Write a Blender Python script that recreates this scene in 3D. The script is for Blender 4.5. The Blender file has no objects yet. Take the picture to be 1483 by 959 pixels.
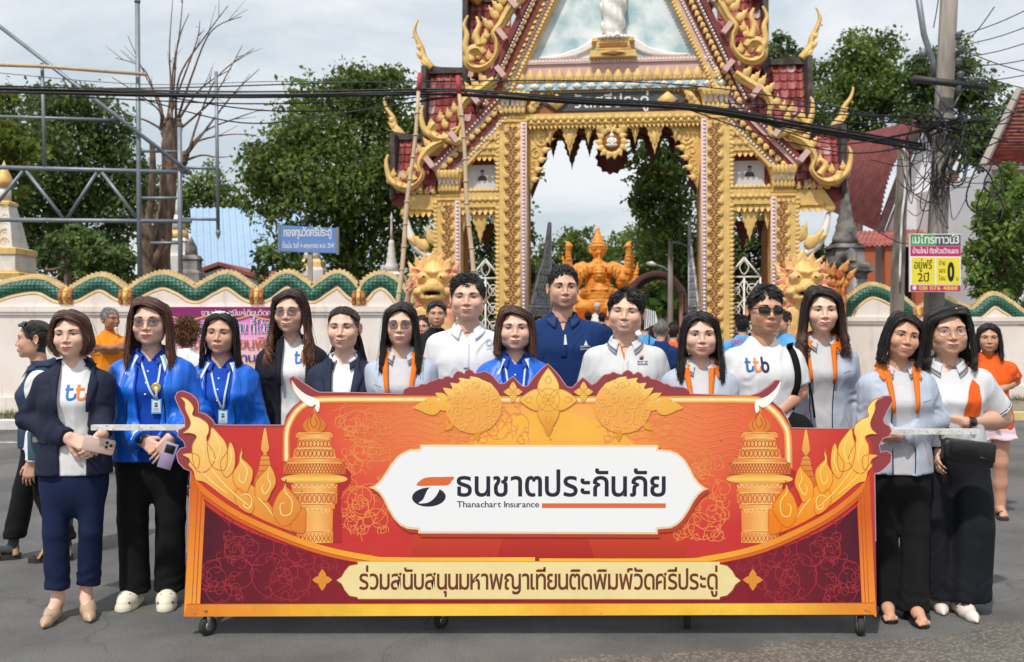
import bpy,math,random
import numpy as np
from mathutils import Vector,Matrix
from mathutils.bvhtree import BVHTree
from mathutils.geometry import tessellate_polygon
PI=math.pi
rng=np.random.default_rng(7)
random.seed(7)
SC=bpy.context.scene
COL=SC.collection
# camera
FPX,CX,HY,CAMZ=1442.0,741.5,474.0,1.515
cam_d=bpy.data.cameras.new('camera')
cam_d.sensor_width=36.0
cam_d.lens=FPX/1483*36
cam_d.shift_y=-5.5/1483
cam_d.clip_start,cam_d.clip_end=0.05,3000
cam_d.dof.use_dof=True
cam_d.dof.focus_distance=5.2
cam_d.dof.aperture_fstop=4.0
cam=bpy.data.objects.new('camera',cam_d)
cam.location=(0,0,CAMZ)
cam.rotation_euler=(PI/2,0,0)
COL.objects.link(cam)
SC.camera=cam
def P(px,py,Y):
 """world point seen at photo pixel (px, py) at distance Y"""
 return Vector(((px-CX)/FPX*Y,Y,CAMZ-(py-HY)/FPX*Y))
 # sky, sun, exposure
SUN_EL,SUN_AZ=math.radians(57),math.radians(204)
world=bpy.data.worlds.new('World')
SC.world=world
world.use_nodes=True
nt=world.node_tree
nt.nodes.clear()
wo=nt.nodes.new('ShaderNodeOutputWorld')
bg=nt.nodes.new('ShaderNodeBackground')
bg.inputs['Strength'].default_value=0.122
sky=nt.nodes.new('ShaderNodeTexSky')
sky.sky_type='NISHITA'
sky.sun_disc=False
sky.sun_elevation=SUN_EL
sky.sun_rotation=SUN_AZ
sky.dust_density=2.5
sky.air_density=1.2
tc=nt.nodes.new('ShaderNodeTexCoord')
mp=nt.nodes.new('ShaderNodeMapping')
mp.inputs['Scale'].default_value=(1,1,2.6)
n1=nt.nodes.new('ShaderNodeTexNoise')
n1.inputs['Scale'].default_value=3.1
n1.inputs['Detail'].default_value=7
n1.inputs['Roughness'].default_value=0.55
n1.inputs['Distortion'].default_value=0.35
rmp=nt.nodes.new('ShaderNodeValToRGB')
rmp.color_ramp.elements[0].position=0.42
rmp.color_ramp.elements[0].color=(4.7,5.35,5.85,1)
rmp.color_ramp.elements[1].position=0.60
rmp.color_ramp.elements[1].color=(7.1,7.2,7.35,1)
mx=nt.nodes.new('ShaderNodeMix')
mx.data_type='RGBA'
mx.inputs['Factor'].default_value=0.88
L=nt.links.new
L(tc.outputs['Generated'],mp.inputs['Vector'])
L(mp.outputs['Vector'],n1.inputs['Vector'])
L(n1.outputs['Fac'],rmp.inputs['Fac'])
L(sky.outputs['Color'],mx.inputs['A'])
L(rmp.outputs['Color'],mx.inputs['B'])
L(mx.outputs['Result'],bg.inputs['Color'])
L(bg.outputs['Background'],wo.inputs['Surface'])
sun_d=bpy.data.lights.new('sun','SUN')
sun_d.energy=2.9
sun_d.angle=math.radians(2.0)
sun_d.color=(1.0,0.955,0.88)
sun=bpy.data.objects.new('sun',sun_d)
sd=Vector((math.sin(SUN_AZ)*math.cos(SUN_EL),math.cos(SUN_AZ)*math.cos(SUN_EL),math.sin(SUN_EL)))
sun.rotation_euler=sd.to_track_quat('Z','Y').to_euler()
sun.location=(0,0,30)
COL.objects.link(sun)
vs=SC.view_settings
vs.view_transform='Standard'
vs.look='None'
vs.exposure=0.14
vs.gamma=1.0
vs.use_curve_mapping=False
# materials
def lin(c):
 """sRGB 0-255 triple -> linear colour"""
 return tuple(((v/255)/12.92 if v/255<=0.04045 else((v/255+0.055)/1.055)**2.4)for v in c)
def mat(name,col=(.5,.5,.5),rough=.6,metal=0.,var=0.,vscale=6.,bump=0.,bscale=60.,attr=False,spec=.5,col2=None,detail=4.,stretch=None,sss=0.,trans=0.,coat=0.,sheen=0.,alpha=1.,voro=0.):
 m=bpy.data.materials.new(name)
 m.use_nodes=True
 t=m.node_tree
 b=t.nodes['Principled BSDF']
 b.inputs['Roughness'].default_value=rough
 b.inputs['Metallic'].default_value=metal
 b.inputs['Specular IOR Level'].default_value=spec
 if coat:b.inputs['Coat Weight'].default_value=coat
 if sheen:b.inputs['Sheen Weight'].default_value=sheen
 if sss:
  b.inputs['Subsurface Weight'].default_value=sss
  b.inputs['Subsurface Radius'].default_value=(.012,.005,.003)
  b.inputs['Subsurface Scale'].default_value=1.0
 if trans:b.inputs['Transmission Weight'].default_value=trans
 if alpha<1:b.inputs['Alpha'].default_value=alpha
 c=tuple(col)+(1,)
 tcn=t.nodes.new('ShaderNodeTexCoord')
 mpn=t.nodes.new('ShaderNodeMapping')
 if stretch:mpn.inputs['Scale'].default_value=stretch
 t.links.new(tcn.outputs['Object'],mpn.inputs['Vector'])
 src=None
 if attr:
  a=t.nodes.new('ShaderNodeVertexColor')
  a.layer_name='Col'
  src=a.outputs['Color']
 if var or col2:
  n=t.nodes.new('ShaderNodeTexNoise')
  n.inputs['Scale'].default_value=vscale
  n.inputs['Detail'].default_value=detail
  t.links.new(mpn.outputs['Vector'],n.inputs['Vector'])
  if col2 is not None:
   r=t.nodes.new('ShaderNodeValToRGB')
   r.color_ramp.elements[0].position=.38
   r.color_ramp.elements[1].position=.62
   r.color_ramp.elements[0].color=c
   r.color_ramp.elements[1].color=tuple(col2)+(1,)
   t.links.new(n.outputs['Fac'],r.inputs['Fac'])
   src=r.outputs['Color']
  if var:
   mr=t.nodes.new('ShaderNodeMapRange')
   mr.inputs['From Min'].default_value=.3
   mr.inputs['From Max'].default_value=.7
   mr.inputs['To Min'].default_value=1-var
   mr.inputs['To Max'].default_value=1+var
   t.links.new(n.outputs['Fac'],mr.inputs['Value'])
   vm=t.nodes.new('ShaderNodeVectorMath')
   vm.operation='SCALE'
   t.links.new(mr.outputs['Result'],vm.inputs['Scale'])
   if src is not None:t.links.new(src,vm.inputs[0])
   else:vm.inputs[0].default_value=col
   src=vm.outputs['Vector']
 if src is not None:t.links.new(src,b.inputs['Base Color'])
 else:b.inputs['Base Color'].default_value=c
 if bump:
  if voro:
   n2=t.nodes.new('ShaderNodeTexVoronoi')
   out=n2.outputs['Distance']
  else:
   n2=t.nodes.new('ShaderNodeTexNoise')
   n2.inputs['Detail'].default_value=6
   out=n2.outputs['Fac']
  n2.inputs['Scale'].default_value=bscale
  t.links.new(mpn.outputs['Vector'],n2.inputs['Vector'])
  bp=t.nodes.new('ShaderNodeBump')
  bp.inputs['Strength'].default_value=bump
  bp.inputs['Distance'].default_value=.01
  t.links.new(out,bp.inputs['Height'])
  t.links.new(bp.outputs['Normal'],b.inputs['Normal'])
 return m
 # mesh helpers
def mesh(name,V,F,mats,cols=None,smooth=True,midx=None):
 me=bpy.data.meshes.new(name)
 V=np.asarray(V,dtype=np.float32).reshape(-1,3)
 if isinstance(F,np.ndarray):
  k=F.shape[1]
  me.vertices.add(len(V));me.vertices.foreach_set('co',V.ravel())
  me.loops.add(F.size);me.loops.foreach_set('vertex_index',F.astype(np.int32).ravel())
  me.polygons.add(len(F))
  me.polygons.foreach_set('loop_start',np.arange(0,F.size,k,dtype=np.int32))
 else:
  ln=np.fromiter((len(f)for f in F),dtype=np.int32,count=len(F))
  fl=np.fromiter((i for f in F for i in f),dtype=np.int32,count=int(ln.sum()))
  me.vertices.add(len(V));me.vertices.foreach_set('co',V.ravel())
  me.loops.add(len(fl));me.loops.foreach_set('vertex_index',fl)
  me.polygons.add(len(F))
  me.polygons.foreach_set('loop_start',np.concatenate([[0],np.cumsum(ln)[:-1]]).astype(np.int32))
 if not isinstance(mats,(list,tuple)):mats=[mats]
 for m in mats:me.materials.append(m)
 n=len(me.polygons)
 if midx is not None:me.polygons.foreach_set('material_index',np.asarray(midx,dtype=np.int32))
 me.polygons.foreach_set('use_smooth',np.full(n,bool(smooth)))
 me.update(calc_edges=True)
 if cols is not None:
  ca=me.color_attributes.new('Col','FLOAT_COLOR','POINT')
  c4=np.ones((len(V),4),dtype=np.float32)
  c4[:,:3]=np.asarray(cols,dtype=np.float32).reshape(-1,3)
  ca.data.foreach_set('color',c4.ravel())
 me.validate()
 return me
def obj(name,me,parent=None,loc=None,kind=None):
 o=bpy.data.objects.new(name,me)
 COL.objects.link(o)
 if parent is not None:o.parent=parent
 if loc is not None:o.location=loc
 if kind:o['kind']=kind
 return o
def empty(name,loc=(0,0,0),rz=0.):
 o=bpy.data.objects.new(name,None)
 o.empty_display_size=.2
 o.location=loc
 o.rotation_euler=(0,0,rz)
 COL.objects.link(o)
 return o
def tag(o,label,cat,group=None):
 o['label']=label
 o['category']=cat
 if group:o['group']=group
 return o
class MB:
 """collects geometry for ONE mesh object"""
 def __init__(s):
  s.V,s.F,s.C,s.n,s.M=[],[],[],0,[]
 def add(s,V,F,col=None,mi=0):
  V=np.asarray(V,dtype=np.float64).reshape(-1,3)
  s.V.append(V)
  o=s.n
  s.F.extend([tuple(int(i)+o for i in f)for f in F])
  s.M.extend([mi]*len(F))
  s.C.append(np.tile(np.asarray(col if col is not None else(.5,.5,.5),dtype=np.float64),(len(V),1))if col is None or np.ndim(col)==1 else np.asarray(col))
  s.n+=len(V)
  return s
 def box(s,x0,x1,y0,y1,z0,z1,col=None,mi=0):
  V=[(x0,y0,z0),(x1,y0,z0),(x1,y1,z0),(x0,y1,z0),(x0,y0,z1),(x1,y0,z1),(x1,y1,z1),(x0,y1,z1)]
  return s.add(V,[(0,3,2,1),(4,5,6,7),(0,1,5,4),(1,2,6,5),(2,3,7,6),(3,0,4,7)],col,mi)
 def bar(s,a,b,w,d,col=None,mi=0):
  """square bar from a to b"""
  return s.tube([a,b],[w/1.414,w/1.414],4,col,mi=mi,rot=PI/4,sq=d/w)
 def tube(s,pts,rad,n=8,col=None,caps=True,mi=0,rot=0.,sq=1.,up=(0,0,1)):
  pts=[Vector(p)for p in pts]
  k=len(pts)
  if np.ndim(rad)==0:rad=[rad]*k
  V,F,Cc=[],[],[]
  prev=None
  for i,p in enumerate(pts):
   t=(pts[min(i+1,k-1)]-pts[max(i-1,0)])
   t=t.normalized()if t.length>1e-9 else Vector((0,0,1))
   if prev is None:
    ref=Vector(up)
    if abs(t.dot(ref))>.95:ref=Vector((0,1,0))
    a=t.cross(ref).normalized()
   else:
    a=(prev-t*prev.dot(t))
    a=a.normalized()if a.length>1e-6 else prev
   prev=a
   b=t.cross(a)
   for j in range(n):
    w=2*PI*j/n+rot
    V.append(p+a*(math.cos(w)*rad[i])+b*(math.sin(w)*rad[i]*sq))
  for i in range(k-1):
   for j in range(n):
    F.append((i*n+j,i*n+(j+1)%n,(i+1)*n+(j+1)%n,(i+1)*n+j))
  if caps:
   F.append(tuple(range(n))[::-1]);F.append(tuple((k-1)*n+j for j in range(n)))
  return s.add([tuple(v)for v in V],F,col,mi)
 def lathe(s,prof,c=(0,0,0),n=16,col=None,mi=0,sq=None):
  """prof: (radius, z) from bottom to top; sq: number of sides makes it faceted"""
  V,F=[],[]
  n=sq or n
  ph=PI/n if sq else 0
  for r,z in prof:
   for j in range(n):
    w=2*PI*j/n+ph
    V.append((c[0]+r*math.cos(w),c[1]+r*math.sin(w),c[2]+z))
  for i in range(len(prof)-1):
   for j in range(n):
    F.append((i*n+j,i*n+(j+1)%n,(i+1)*n+(j+1)%n,(i+1)*n+j))
  F.append(tuple(range(n))[::-1]);F.append(tuple((len(prof)-1)*n+j for j in range(n)))
  return s.add(V,F,col,mi)
 def ball(s,c,r,n=10,m=7,col=None,mi=0):
  r=(r,r,r)if np.ndim(r)==0 else r
  V=[(c[0],c[1],c[2]-r[2])]
  for i in range(1,m):
   th=-PI/2+PI*i/m
   for j in range(n):
    V.append((c[0]+r[0]*math.cos(th)*math.cos(2*PI*j/n),c[1]+r[1]*math.cos(th)*math.sin(2*PI*j/n),c[2]+r[2]*math.sin(th)))
  V.append((c[0],c[1],c[2]+r[2]))
  F=[(0,1+(j+1)%n,1+j)for j in range(n)]
  for i in range(m-2):
   for j in range(n):
    F.append((1+i*n+j,1+i*n+(j+1)%n,1+(i+1)*n+(j+1)%n,1+(i+1)*n+j))
  k=1+(m-2)*n
  F+=[(k+j,k+(j+1)%n,len(V)-1)for j in range(n)]
  return s.add(V,F,col,mi)
 def prism(s,poly,yf,yb,col=None,bev=0.,mi=0,back=True):
  """polygon in (x, z), extruded from yf (front, towards the camera) to yb"""
  poly=[tuple(p)for p in poly]
  A=sum(poly[i][0]*poly[(i+1)%len(poly)][1]-poly[(i+1)%len(poly)][0]*poly[i][1]for i in range(len(poly)))
  if A<0:poly=poly[::-1]
  n=len(poly)
  tri=tessellate_polygon([[Vector((p[0],p[1],0))for p in poly]])
  def fix(t):
   a,b,c=(poly[i]for i in t)
   return t if(b[0]-a[0])*(c[1]-a[1])-(c[0]-a[0])*(b[1]-a[1])>0 else t[::-1]
  tri=[fix(tuple(t))for t in tri]
  rings,V=[],[]
  if bev:
   ins=inset(poly,bev)
   V+=[(p[0],yf,p[1])for p in ins]+[(p[0],yf+bev,p[1])for p in poly]
   F=[tuple(t)for t in tri]
   F+=[(i,n+i,n+(i+1)%n,(i+1)%n)for i in range(n)]
   base=n
  else:
   V+=[(p[0],yf,p[1])for p in poly]
   F=[tuple(t)for t in tri]
   base=0
  if yb is not None and yb>yf:
   V+=[(p[0],yb,p[1])for p in poly]
   k=base+n
   F+=[(base+i,k+i,k+(i+1)%n,base+(i+1)%n)for i in range(n)]
   if back:F+=[tuple(k+i for i in t[::-1])for t in tri]
  return s.add(V,F,col,mi)
 def strip(s,pts,w,yf,d=.004,col=None,mi=0,closed=False):
  """raised line along (x, z) points; w scalar or list"""
  p=np.asarray(pts,dtype=float)
  n=len(p)
  w=np.full(n,w)if np.ndim(w)==0 else np.asarray(w)
  t=np.gradient(p,axis=0)
  if closed:
   t=np.roll(p,-1,0)-np.roll(p,1,0)
  t/=(np.linalg.norm(t,axis=1,keepdims=True)+1e-9)
  nr=np.stack([-t[:,1],t[:,0]],1)
  a,b=p+nr*w[:,None]/2,p-nr*w[:,None]/2
  V=np.concatenate([np.stack([a[:,0],np.full(n,yf+d),a[:,1]],1),np.stack([p[:,0],np.full(n,yf),p[:,1]],1),np.stack([b[:,0],np.full(n,yf+d),b[:,1]],1)])
  F=[]
  for i in range(n if closed else n-1):
   j=(i+1)%n
   F.append((i,n+i,n+j,j));F.append((n+i,2*n+i,2*n+j,n+j))
  return s.add(V,F,col,mi)
 def grid(s,fn,nu,nv,col=None,mi=0):
  V=[fn(i/nu,j/nv)for j in range(nv+1)for i in range(nu+1)]
  F=[(j*(nu+1)+i,j*(nu+1)+i+1,(j+1)*(nu+1)+i+1,(j+1)*(nu+1)+i)for j in range(nv)for i in range(nu)]
  return s.add(V,F,col,mi)
 def put(s,VF,loc,ang=0.,sc=1.,flip=1,col=None,mi=0):
  """place a relief ornament (V in x, y depth, z) turned by ang in the facade plane"""
  V,F=VF
  V=np.array(V,dtype=float)
  if flip<0:
   V[:,0]*=-1;F=[f[::-1]for f in F]
  sx,sz=(sc,sc)if np.ndim(sc)==0 else sc
  x,z=V[:,0]*sx,V[:,2]*sz
  c,n=math.cos(ang),math.sin(ang)
  W=np.stack([x*c-z*n+loc[0],V[:,1]*min(sx,sz)+loc[1],x*n+z*c+loc[2]],1)
  return s.add(W,F,col,mi)
 def arr(s):
  return np.concatenate(s.V),s.F,np.concatenate(s.C)
 def mesh(s,name,mats,cols=False,smooth=True):
  V,F,C=s.arr()
  return mesh(name,V,F,mats,C if cols else None,smooth,s.M if isinstance(mats,(list,tuple))else None)
 def build(s,name,mats,parent=None,cols=False,smooth=True,loc=None,kind=None):
  return obj(name,s.mesh(name,mats,cols,smooth),parent,loc,kind)
def inset(poly,d):
 p=np.asarray(poly,dtype=float)
 a,b=np.roll(p,1,0),np.roll(p,-1,0)
 e1=p-a;e2=b-p
 e1/=np.linalg.norm(e1,axis=1,keepdims=True)+1e-12
 e2/=np.linalg.norm(e2,axis=1,keepdims=True)+1e-12
 n1=np.stack([-e1[:,1],e1[:,0]],1);n2=np.stack([-e2[:,1],e2[:,0]],1)
 m=n1+n2
 m/=np.maximum((m*n1).sum(1,keepdims=True),.35)*1.0+1e-9
 q=p+m/np.maximum(np.linalg.norm(m,axis=1,keepdims=True)/2.5,1)*d
 return[tuple(v)for v in q]
def catmull(pts,n=8,closed=False):
 """smooth curve through points (any dimension), list of tuples"""
 p=np.asarray(pts,dtype=float)
 k=len(p)
 out=[]
 rg=range(k if closed else k-1)
 for i in rg:
  if closed:a,b,c,d=p[(i-1)%k],p[i],p[(i+1)%k],p[(i+2)%k]
  else:a,b,c,d=p[max(i-1,0)],p[i],p[i+1],p[min(i+2,k-1)]
  for j in range(n):
   t=j/n
   out.append(.5*((2*b)+(-a+c)*t+(2*a-5*b+4*c-d)*t*t+(-a+3*b-3*c+d)*t**3))
 if not closed:out.append(p[-1])
 return[tuple(v)for v in out]
def copy_tree(o,parent=None):
 c=o.copy()
 COL.objects.link(c)
 if parent is not None:
  c.parent=parent
 for ch in list(o.children):copy_tree(ch,c)
 return c
_txt=bpy.data.curves.new('lettering','FONT')
_txto=bpy.data.objects.new('lettering',_txt)
COL.objects.link(_txto)
_txto.hide_render=True
_cache={}
UP1,LOW,TONE='ัิีึื็ํ','ุู','่้๊๋์'
def glyph(ch,bold):
 key=(ch,bold)
 if key not in _cache:
  _txt.body=ch
  _txt.offset=bold
  _txt.resolution_u=3
  dg=bpy.context.evaluated_depsgraph_get()
  dg.update()
  me=_txto.evaluated_get(dg).to_mesh()
  V=np.array([v.co[:2]for v in me.vertices]).reshape(-1,2)
  F=[tuple(p.vertices)for p in me.polygons]
  _cache[key]=(V,F)
 return _cache[key]
def text_mesh(body,bold=0.,track=.05):
 """list of (V, F) in units of font size; returns V, F and width"""
 VV,FF,n,x=[],[],0,0.
 last_up=False
 base=(0.,0.)
 for ch in body:
  if ch==' ':
   x+=.28;last_up=False;continue
  V,F=glyph(ch,bold)
  if len(V)==0:continue
  w0,w1=V[:,0].min(),V[:,0].max()
  V=V.copy()
  if ch in UP1+LOW+TONE:
   V[:,0]+=base[1]-w1-.01
   if ch in TONE and last_up:V[:,1]+=.19
   if ch in TONE and not last_up:V[:,1]-=.0
   if ch in UP1:last_up=True
  else:
   V[:,0]+=x-w0
   base=(x,x+w1-w0)
   x+=(w1-w0)+track
   if ch=='ำ':pass
   last_up=False
  VV.append(V);FF+=[tuple(i+n for i in f)for f in F];n+=len(V)
 V=np.concatenate(VV)
 return V,FF,x-track
def text_fit(body,x0,x1,zbase,size,bold=0.,track=.05):
 """flat lettering whose advance fills x0..x1 with the given font size (height); returns V(x, z), F"""
 V,F,w=text_mesh(body,bold,track)
 V=V.copy()
 V[:,0]=x0+V[:,0]/w*(x1-x0)
 V[:,1]=zbase+V[:,1]*size
 return V,F
 # signed-distance modelling for bodies and cloth
def d_ell(p,c,r):
 q=(p-np.asarray(c,np.float32))
 r=np.asarray(r,np.float32)
 k0=np.sqrt(((q/r)**2).sum(-1));k1=np.sqrt(((q/(r*r))**2).sum(-1))+1e-9
 return k0*(k0-1)/k1
def d_cone(p,a,b,ra,rb):
 a=np.asarray(a,np.float32);b=np.asarray(b,np.float32)
 ba=b-a
 h=np.clip(((p-a)@ba)/max(float(ba@ba),1e-9),0,1)
 return np.sqrt(((p-a-h[...,None]*ba)**2).sum(-1))-(ra+(rb-ra)*h)
def smin(a,b,k):
 if k<=0:return np.minimum(a,b)
 h=np.maximum(k-np.abs(a-b),0)/k
 return np.minimum(a,b)-h*h*k*.25
def smax(a,b,k):return-smin(-a,-b,k)
class Field:
 def __init__(s,lo,hi,h):
  s.h=h;s.lo=np.asarray(lo,np.float32)
  s.n=np.ceil((np.asarray(hi)-np.asarray(lo))/h).astype(int)+1
  ax=[s.lo[i]+np.arange(s.n[i],dtype=np.float32)*h for i in range(3)]
  s.ax=ax
  s.F=np.full(tuple(s.n),.25,np.float32)
 def sub(s,lo,hi):
  i0=np.clip(np.floor((np.asarray(lo)-s.lo)/s.h).astype(int),0,s.n)
  i1=np.clip(np.ceil((np.asarray(hi)-s.lo)/s.h).astype(int)+1,0,s.n)
  sl=tuple(slice(a,b)for a,b in zip(i0,i1))
  if any(b<=a for a,b in zip(i0,i1)):return None,None
  g=np.meshgrid(*[s.ax[i][sl[i]]for i in range(3)],indexing='ij')
  return sl,np.stack(g,-1)
 def cone(s,a,b,ra,rb,k=0.,cut=False):
  a,b=np.asarray(a,float),np.asarray(b,float)
  m=max(ra,rb)+.06
  sl,p=s.sub(np.minimum(a,b)-m,np.maximum(a,b)+m)
  if sl is None:return s
  d=d_cone(p,a,b,ra,rb)
  s.F[sl]=smax(s.F[sl],-d,k)if cut else smin(s.F[sl],d,k)
  return s
 def ell(s,c,r,k=0.,cut=False):
  r=np.full(3,r)if np.ndim(r)==0 else np.asarray(r,float)
  c=np.asarray(c,float)
  sl,p=s.sub(c-r-.06,c+r+.06)
  if sl is None:return s
  d=d_ell(p,c,r)
  s.F[sl]=smax(s.F[sl],-d,k)if cut else smin(s.F[sl],d,k)
  return s
 def fn(s,f,lo=None,hi=None,k=0.,op='add'):
  sl,p=s.sub(lo if lo is not None else s.lo,hi if hi is not None else s.lo+s.n*s.h)
  if sl is None:return s
  d=f(p).astype(np.float32)
  s.F[sl]=smin(s.F[sl],d,k)if op=='add' else smax(s.F[sl],d,k)if op=='and' else smax(s.F[sl],-d,k)if op=='cut' else s.F[sl]+d
  return s
 def nets(s):
  """surface nets -> vertices, quads"""
  F=s.F.copy()
  F[0],F[-1]=.1,.1;F[:,0],F[:,-1]=.1,.1;F[:,:,0],F[:,:,-1]=.1,.1
  I=F<0
  nx,ny,nz=F.shape
  c=np.zeros((nx-1,ny-1,nz-1),np.int8)
  for dx in(0,1):
   for dy in(0,1):
    for dz in(0,1):
     c+=I[dx:nx-1+dx,dy:ny-1+dy,dz:nz-1+dz]
  act=(c>0)&(c<8)
  idx=np.full(act.shape,-1,np.int64)
  ii=np.argwhere(act)
  idx[act]=np.arange(len(ii))
  acc=np.zeros((len(ii),3));cnt=np.zeros(len(ii))
  x,y,z=ii.T
  cs=[(dx,dy,dz)for dx in(0,1)for dy in(0,1)for dz in(0,1)]
  for a in range(8):
   for b in range(a+1,8):
    A,B=cs[a],cs[b]
    if sum(abs(A[i]-B[i])for i in range(3))!=1:continue
    fa,fb=F[x+A[0],y+A[1],z+A[2]],F[x+B[0],y+B[1],z+B[2]]
    m=(fa<0)!=(fb<0)
    t=np.where(m,fa/np.where(fa-fb==0,1,fa-fb),0)
    for i in range(3):acc[:,i]+=np.where(m,A[i]+t*(B[i]-A[i]),0)
    cnt+=m
  V=s.lo+(ii+acc/np.maximum(cnt,1)[:,None])*s.h
  Q=[]
  for ax in range(3):
   sl0=[slice(None)]*3;sl1=[slice(None)]*3
   sl0[ax]=slice(0,-1);sl1[ax]=slice(1,None)
   a,b=I[tuple(sl0)],I[tuple(sl1)]
   e=np.argwhere(a!=b)
   o1,o2=[i for i in range(3)if i!=ax]
   ok=(e[:,o1]>0)&(e[:,o2]>0)&(e[:,o1]<F.shape[o1]-1)&(e[:,o2]<F.shape[o2]-1)
   e=e[ok]
   def cell(d1,d2):
    q=e.copy();q[:,o1]-=d1;q[:,o2]-=d2
    return idx[q[:,0],q[:,1],q[:,2]]
   q=np.stack([cell(1,1),cell(0,1),cell(0,0),cell(1,0)],1)
   inside=a[e[:,0],e[:,1],e[:,2]]
   flip=inside if ax!=1 else~inside
   q[~flip]=q[~flip][:,::-1]
   Q.append(q)
  return V,np.concatenate(Q)
_W=np.random.default_rng(3).normal(size=(10,3)).astype(np.float32)
def wobble(p,f=18.,seed=0,st=(1,1,1)):
 """cheap smooth noise about -1..1"""
 q=p*np.asarray(st,np.float32)*f
 o=0
 for i in range(6):
  w=_W[(i+seed)%10]
  o=o+np.sin(q@w+1.7*i+seed*2.3+1.3*np.sin(q@_W[(i+seed+3)%10]*.6))
 return o/3.2
M={}
def fabric(name,c,fold=.75,**k):
 m=mat(name,c,**k)
 t=m.node_tree;b=t.nodes['Principled BSDF']
 tcn=[n for n in t.nodes if n.type=='TEX_COORD'][0]
 mp_=t.nodes.new('ShaderNodeMapping');mp_.inputs['Scale'].default_value=(1.5,1.5,.8);mp_.inputs['Rotation'].default_value=(.3,.5,0)
 n=t.nodes.new('ShaderNodeTexNoise');n.inputs['Scale'].default_value=6.5;n.inputs['Detail'].default_value=5;n.inputs['Roughness'].default_value=.5;n.inputs['Distortion'].default_value=1.1
 n.noise_type='RIDGED_MULTIFRACTAL'
 t.links.new(tcn.outputs['Object'],mp_.inputs['Vector']);t.links.new(mp_.outputs['Vector'],n.inputs['Vector'])
 b2=t.nodes.new('ShaderNodeBump');b2.inputs['Strength'].default_value=fold;b2.inputs['Distance'].default_value=.018
 t.links.new(n.outputs['Fac'],b2.inputs['Height'])
 ob=[q for q in t.nodes if q.type=='BUMP' and q!=b2]
 if ob:t.links.new(b2.outputs['Normal'],ob[0].inputs['Normal'])
 else:t.links.new(b2.outputs['Normal'],b.inputs['Normal'])
 return m
def fab(name,c,rough=.8,var=.10,bump=.25,bscale=700,sheen=.0,spec=.3,vs=9,fold=.75):
 M[name]=fabric(name,lin(c),rough=rough,var=var,vscale=vs,bump=bump,bscale=bscale,sheen=sheen,spec=spec,fold=fold)
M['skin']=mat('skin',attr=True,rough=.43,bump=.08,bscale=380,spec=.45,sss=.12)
M['hair']=mat('hair',attr=True,rough=.34,bump=.4,bscale=240,stretch=(1,1,.06),spec=.5)
fab('navy_wool',(33,38,58));fab('navy_trouser',(20,33,68),.85,fold=.25);fab('ink_blazer',(27,28,40));fab('slate_blazer',(40,46,68))
fab('black_cloth',(17,17,19),.9,fold=.3);fab('black_wide',(20,22,30),.85,fold=.5);fab('white_cotton',(232,232,234),.9,.03);fab('white_pique',(236,236,238),.9,.03)
fab('blue_nylon',(16,102,212),.40,.08,.12,300,spec=.5);fab('blue_polo',(18,74,182),.85)
fab('grey_jacket',(182,191,206),.6,.04,.12,400);fab('grey_polo',(205,204,208),.9,.03);fab('pale_polo',(214,214,216),.9,.03)
fab('orange_lining',(232,118,28),.7,.06);fab('navy_polo',(20,52,104),.85,.06);fab('orange_panel',(226,92,26),.75)
fab('orange_shirt',(238,142,34),.85,.06);fab('orange_tee',(232,96,30),.8);fab('cyan_shirt',(92,160,214),.8,.08);fab('dark_shirt',(30,30,38),.9)
fab('denim_vest',(52,66,92),.85);fab('white_short',(232,206,214),.85)
fab('sock_grey',(74,76,84),.95)
M['collar']=mat('collar',attr=True,rough=.75,bump=.2,bscale=700)
M['print']=mat('print',attr=True,rough=.55,spec=.35)
M['black_plastic']=mat('black_plastic',(.012,.012,.013),rough=.25)
M['wire']=mat('wire',(.32,.22,.14),rough=.25,metal=1.)
M['gold_trim']=mat('gold_trim',(.75,.52,.18),rough=.3,metal=1.)
M['lens_clear']=mat('lens_clear',(.9,.9,.9),rough=.04,alpha=.10,spec=.5)
M['lens_tint']=mat('lens_tint',(.10,.075,.11),rough=.05,alpha=.62,spec=.6)
M['lens_dark']=mat('lens_dark',(.010,.010,.012),rough=.06,alpha=.97,spec=.6)
M['button']=mat('button',(.8,.8,.8),rough=.35)
M['black_leather']=mat('black_leather',(.012,.012,.013),rough=.32,bump=.3,bscale=240)
M['beige_leather']=mat('beige_leather',lin((186,158,132)),rough=.35,var=.06)
M['cream_rubber']=mat('cream_rubber',lin((226,220,200)),rough=.6,var=.04)
M['white_leather']=mat('white_leather',lin((226,214,204)),rough=.38,var=.04)
M['tan_leather']=mat('tan_leather',lin((176,140,96)),rough=.6,var=.1)
M['dark_sole']=mat('dark_sole',(.03,.028,.026),rough=.8)
M['yellow_plastic']=mat('yellow_plastic',lin((228,180,40)),rough=.45)
M['phone_rose']=mat('phone_rose',lin((206,176,166)),rough=.2,coat=.5)
M['phone_lilac']=mat('phone_lilac',lin((176,160,196)),rough=.25)
M['teal_bag']=mat('teal_bag',lin((74,104,116)),rough=.8)
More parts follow.
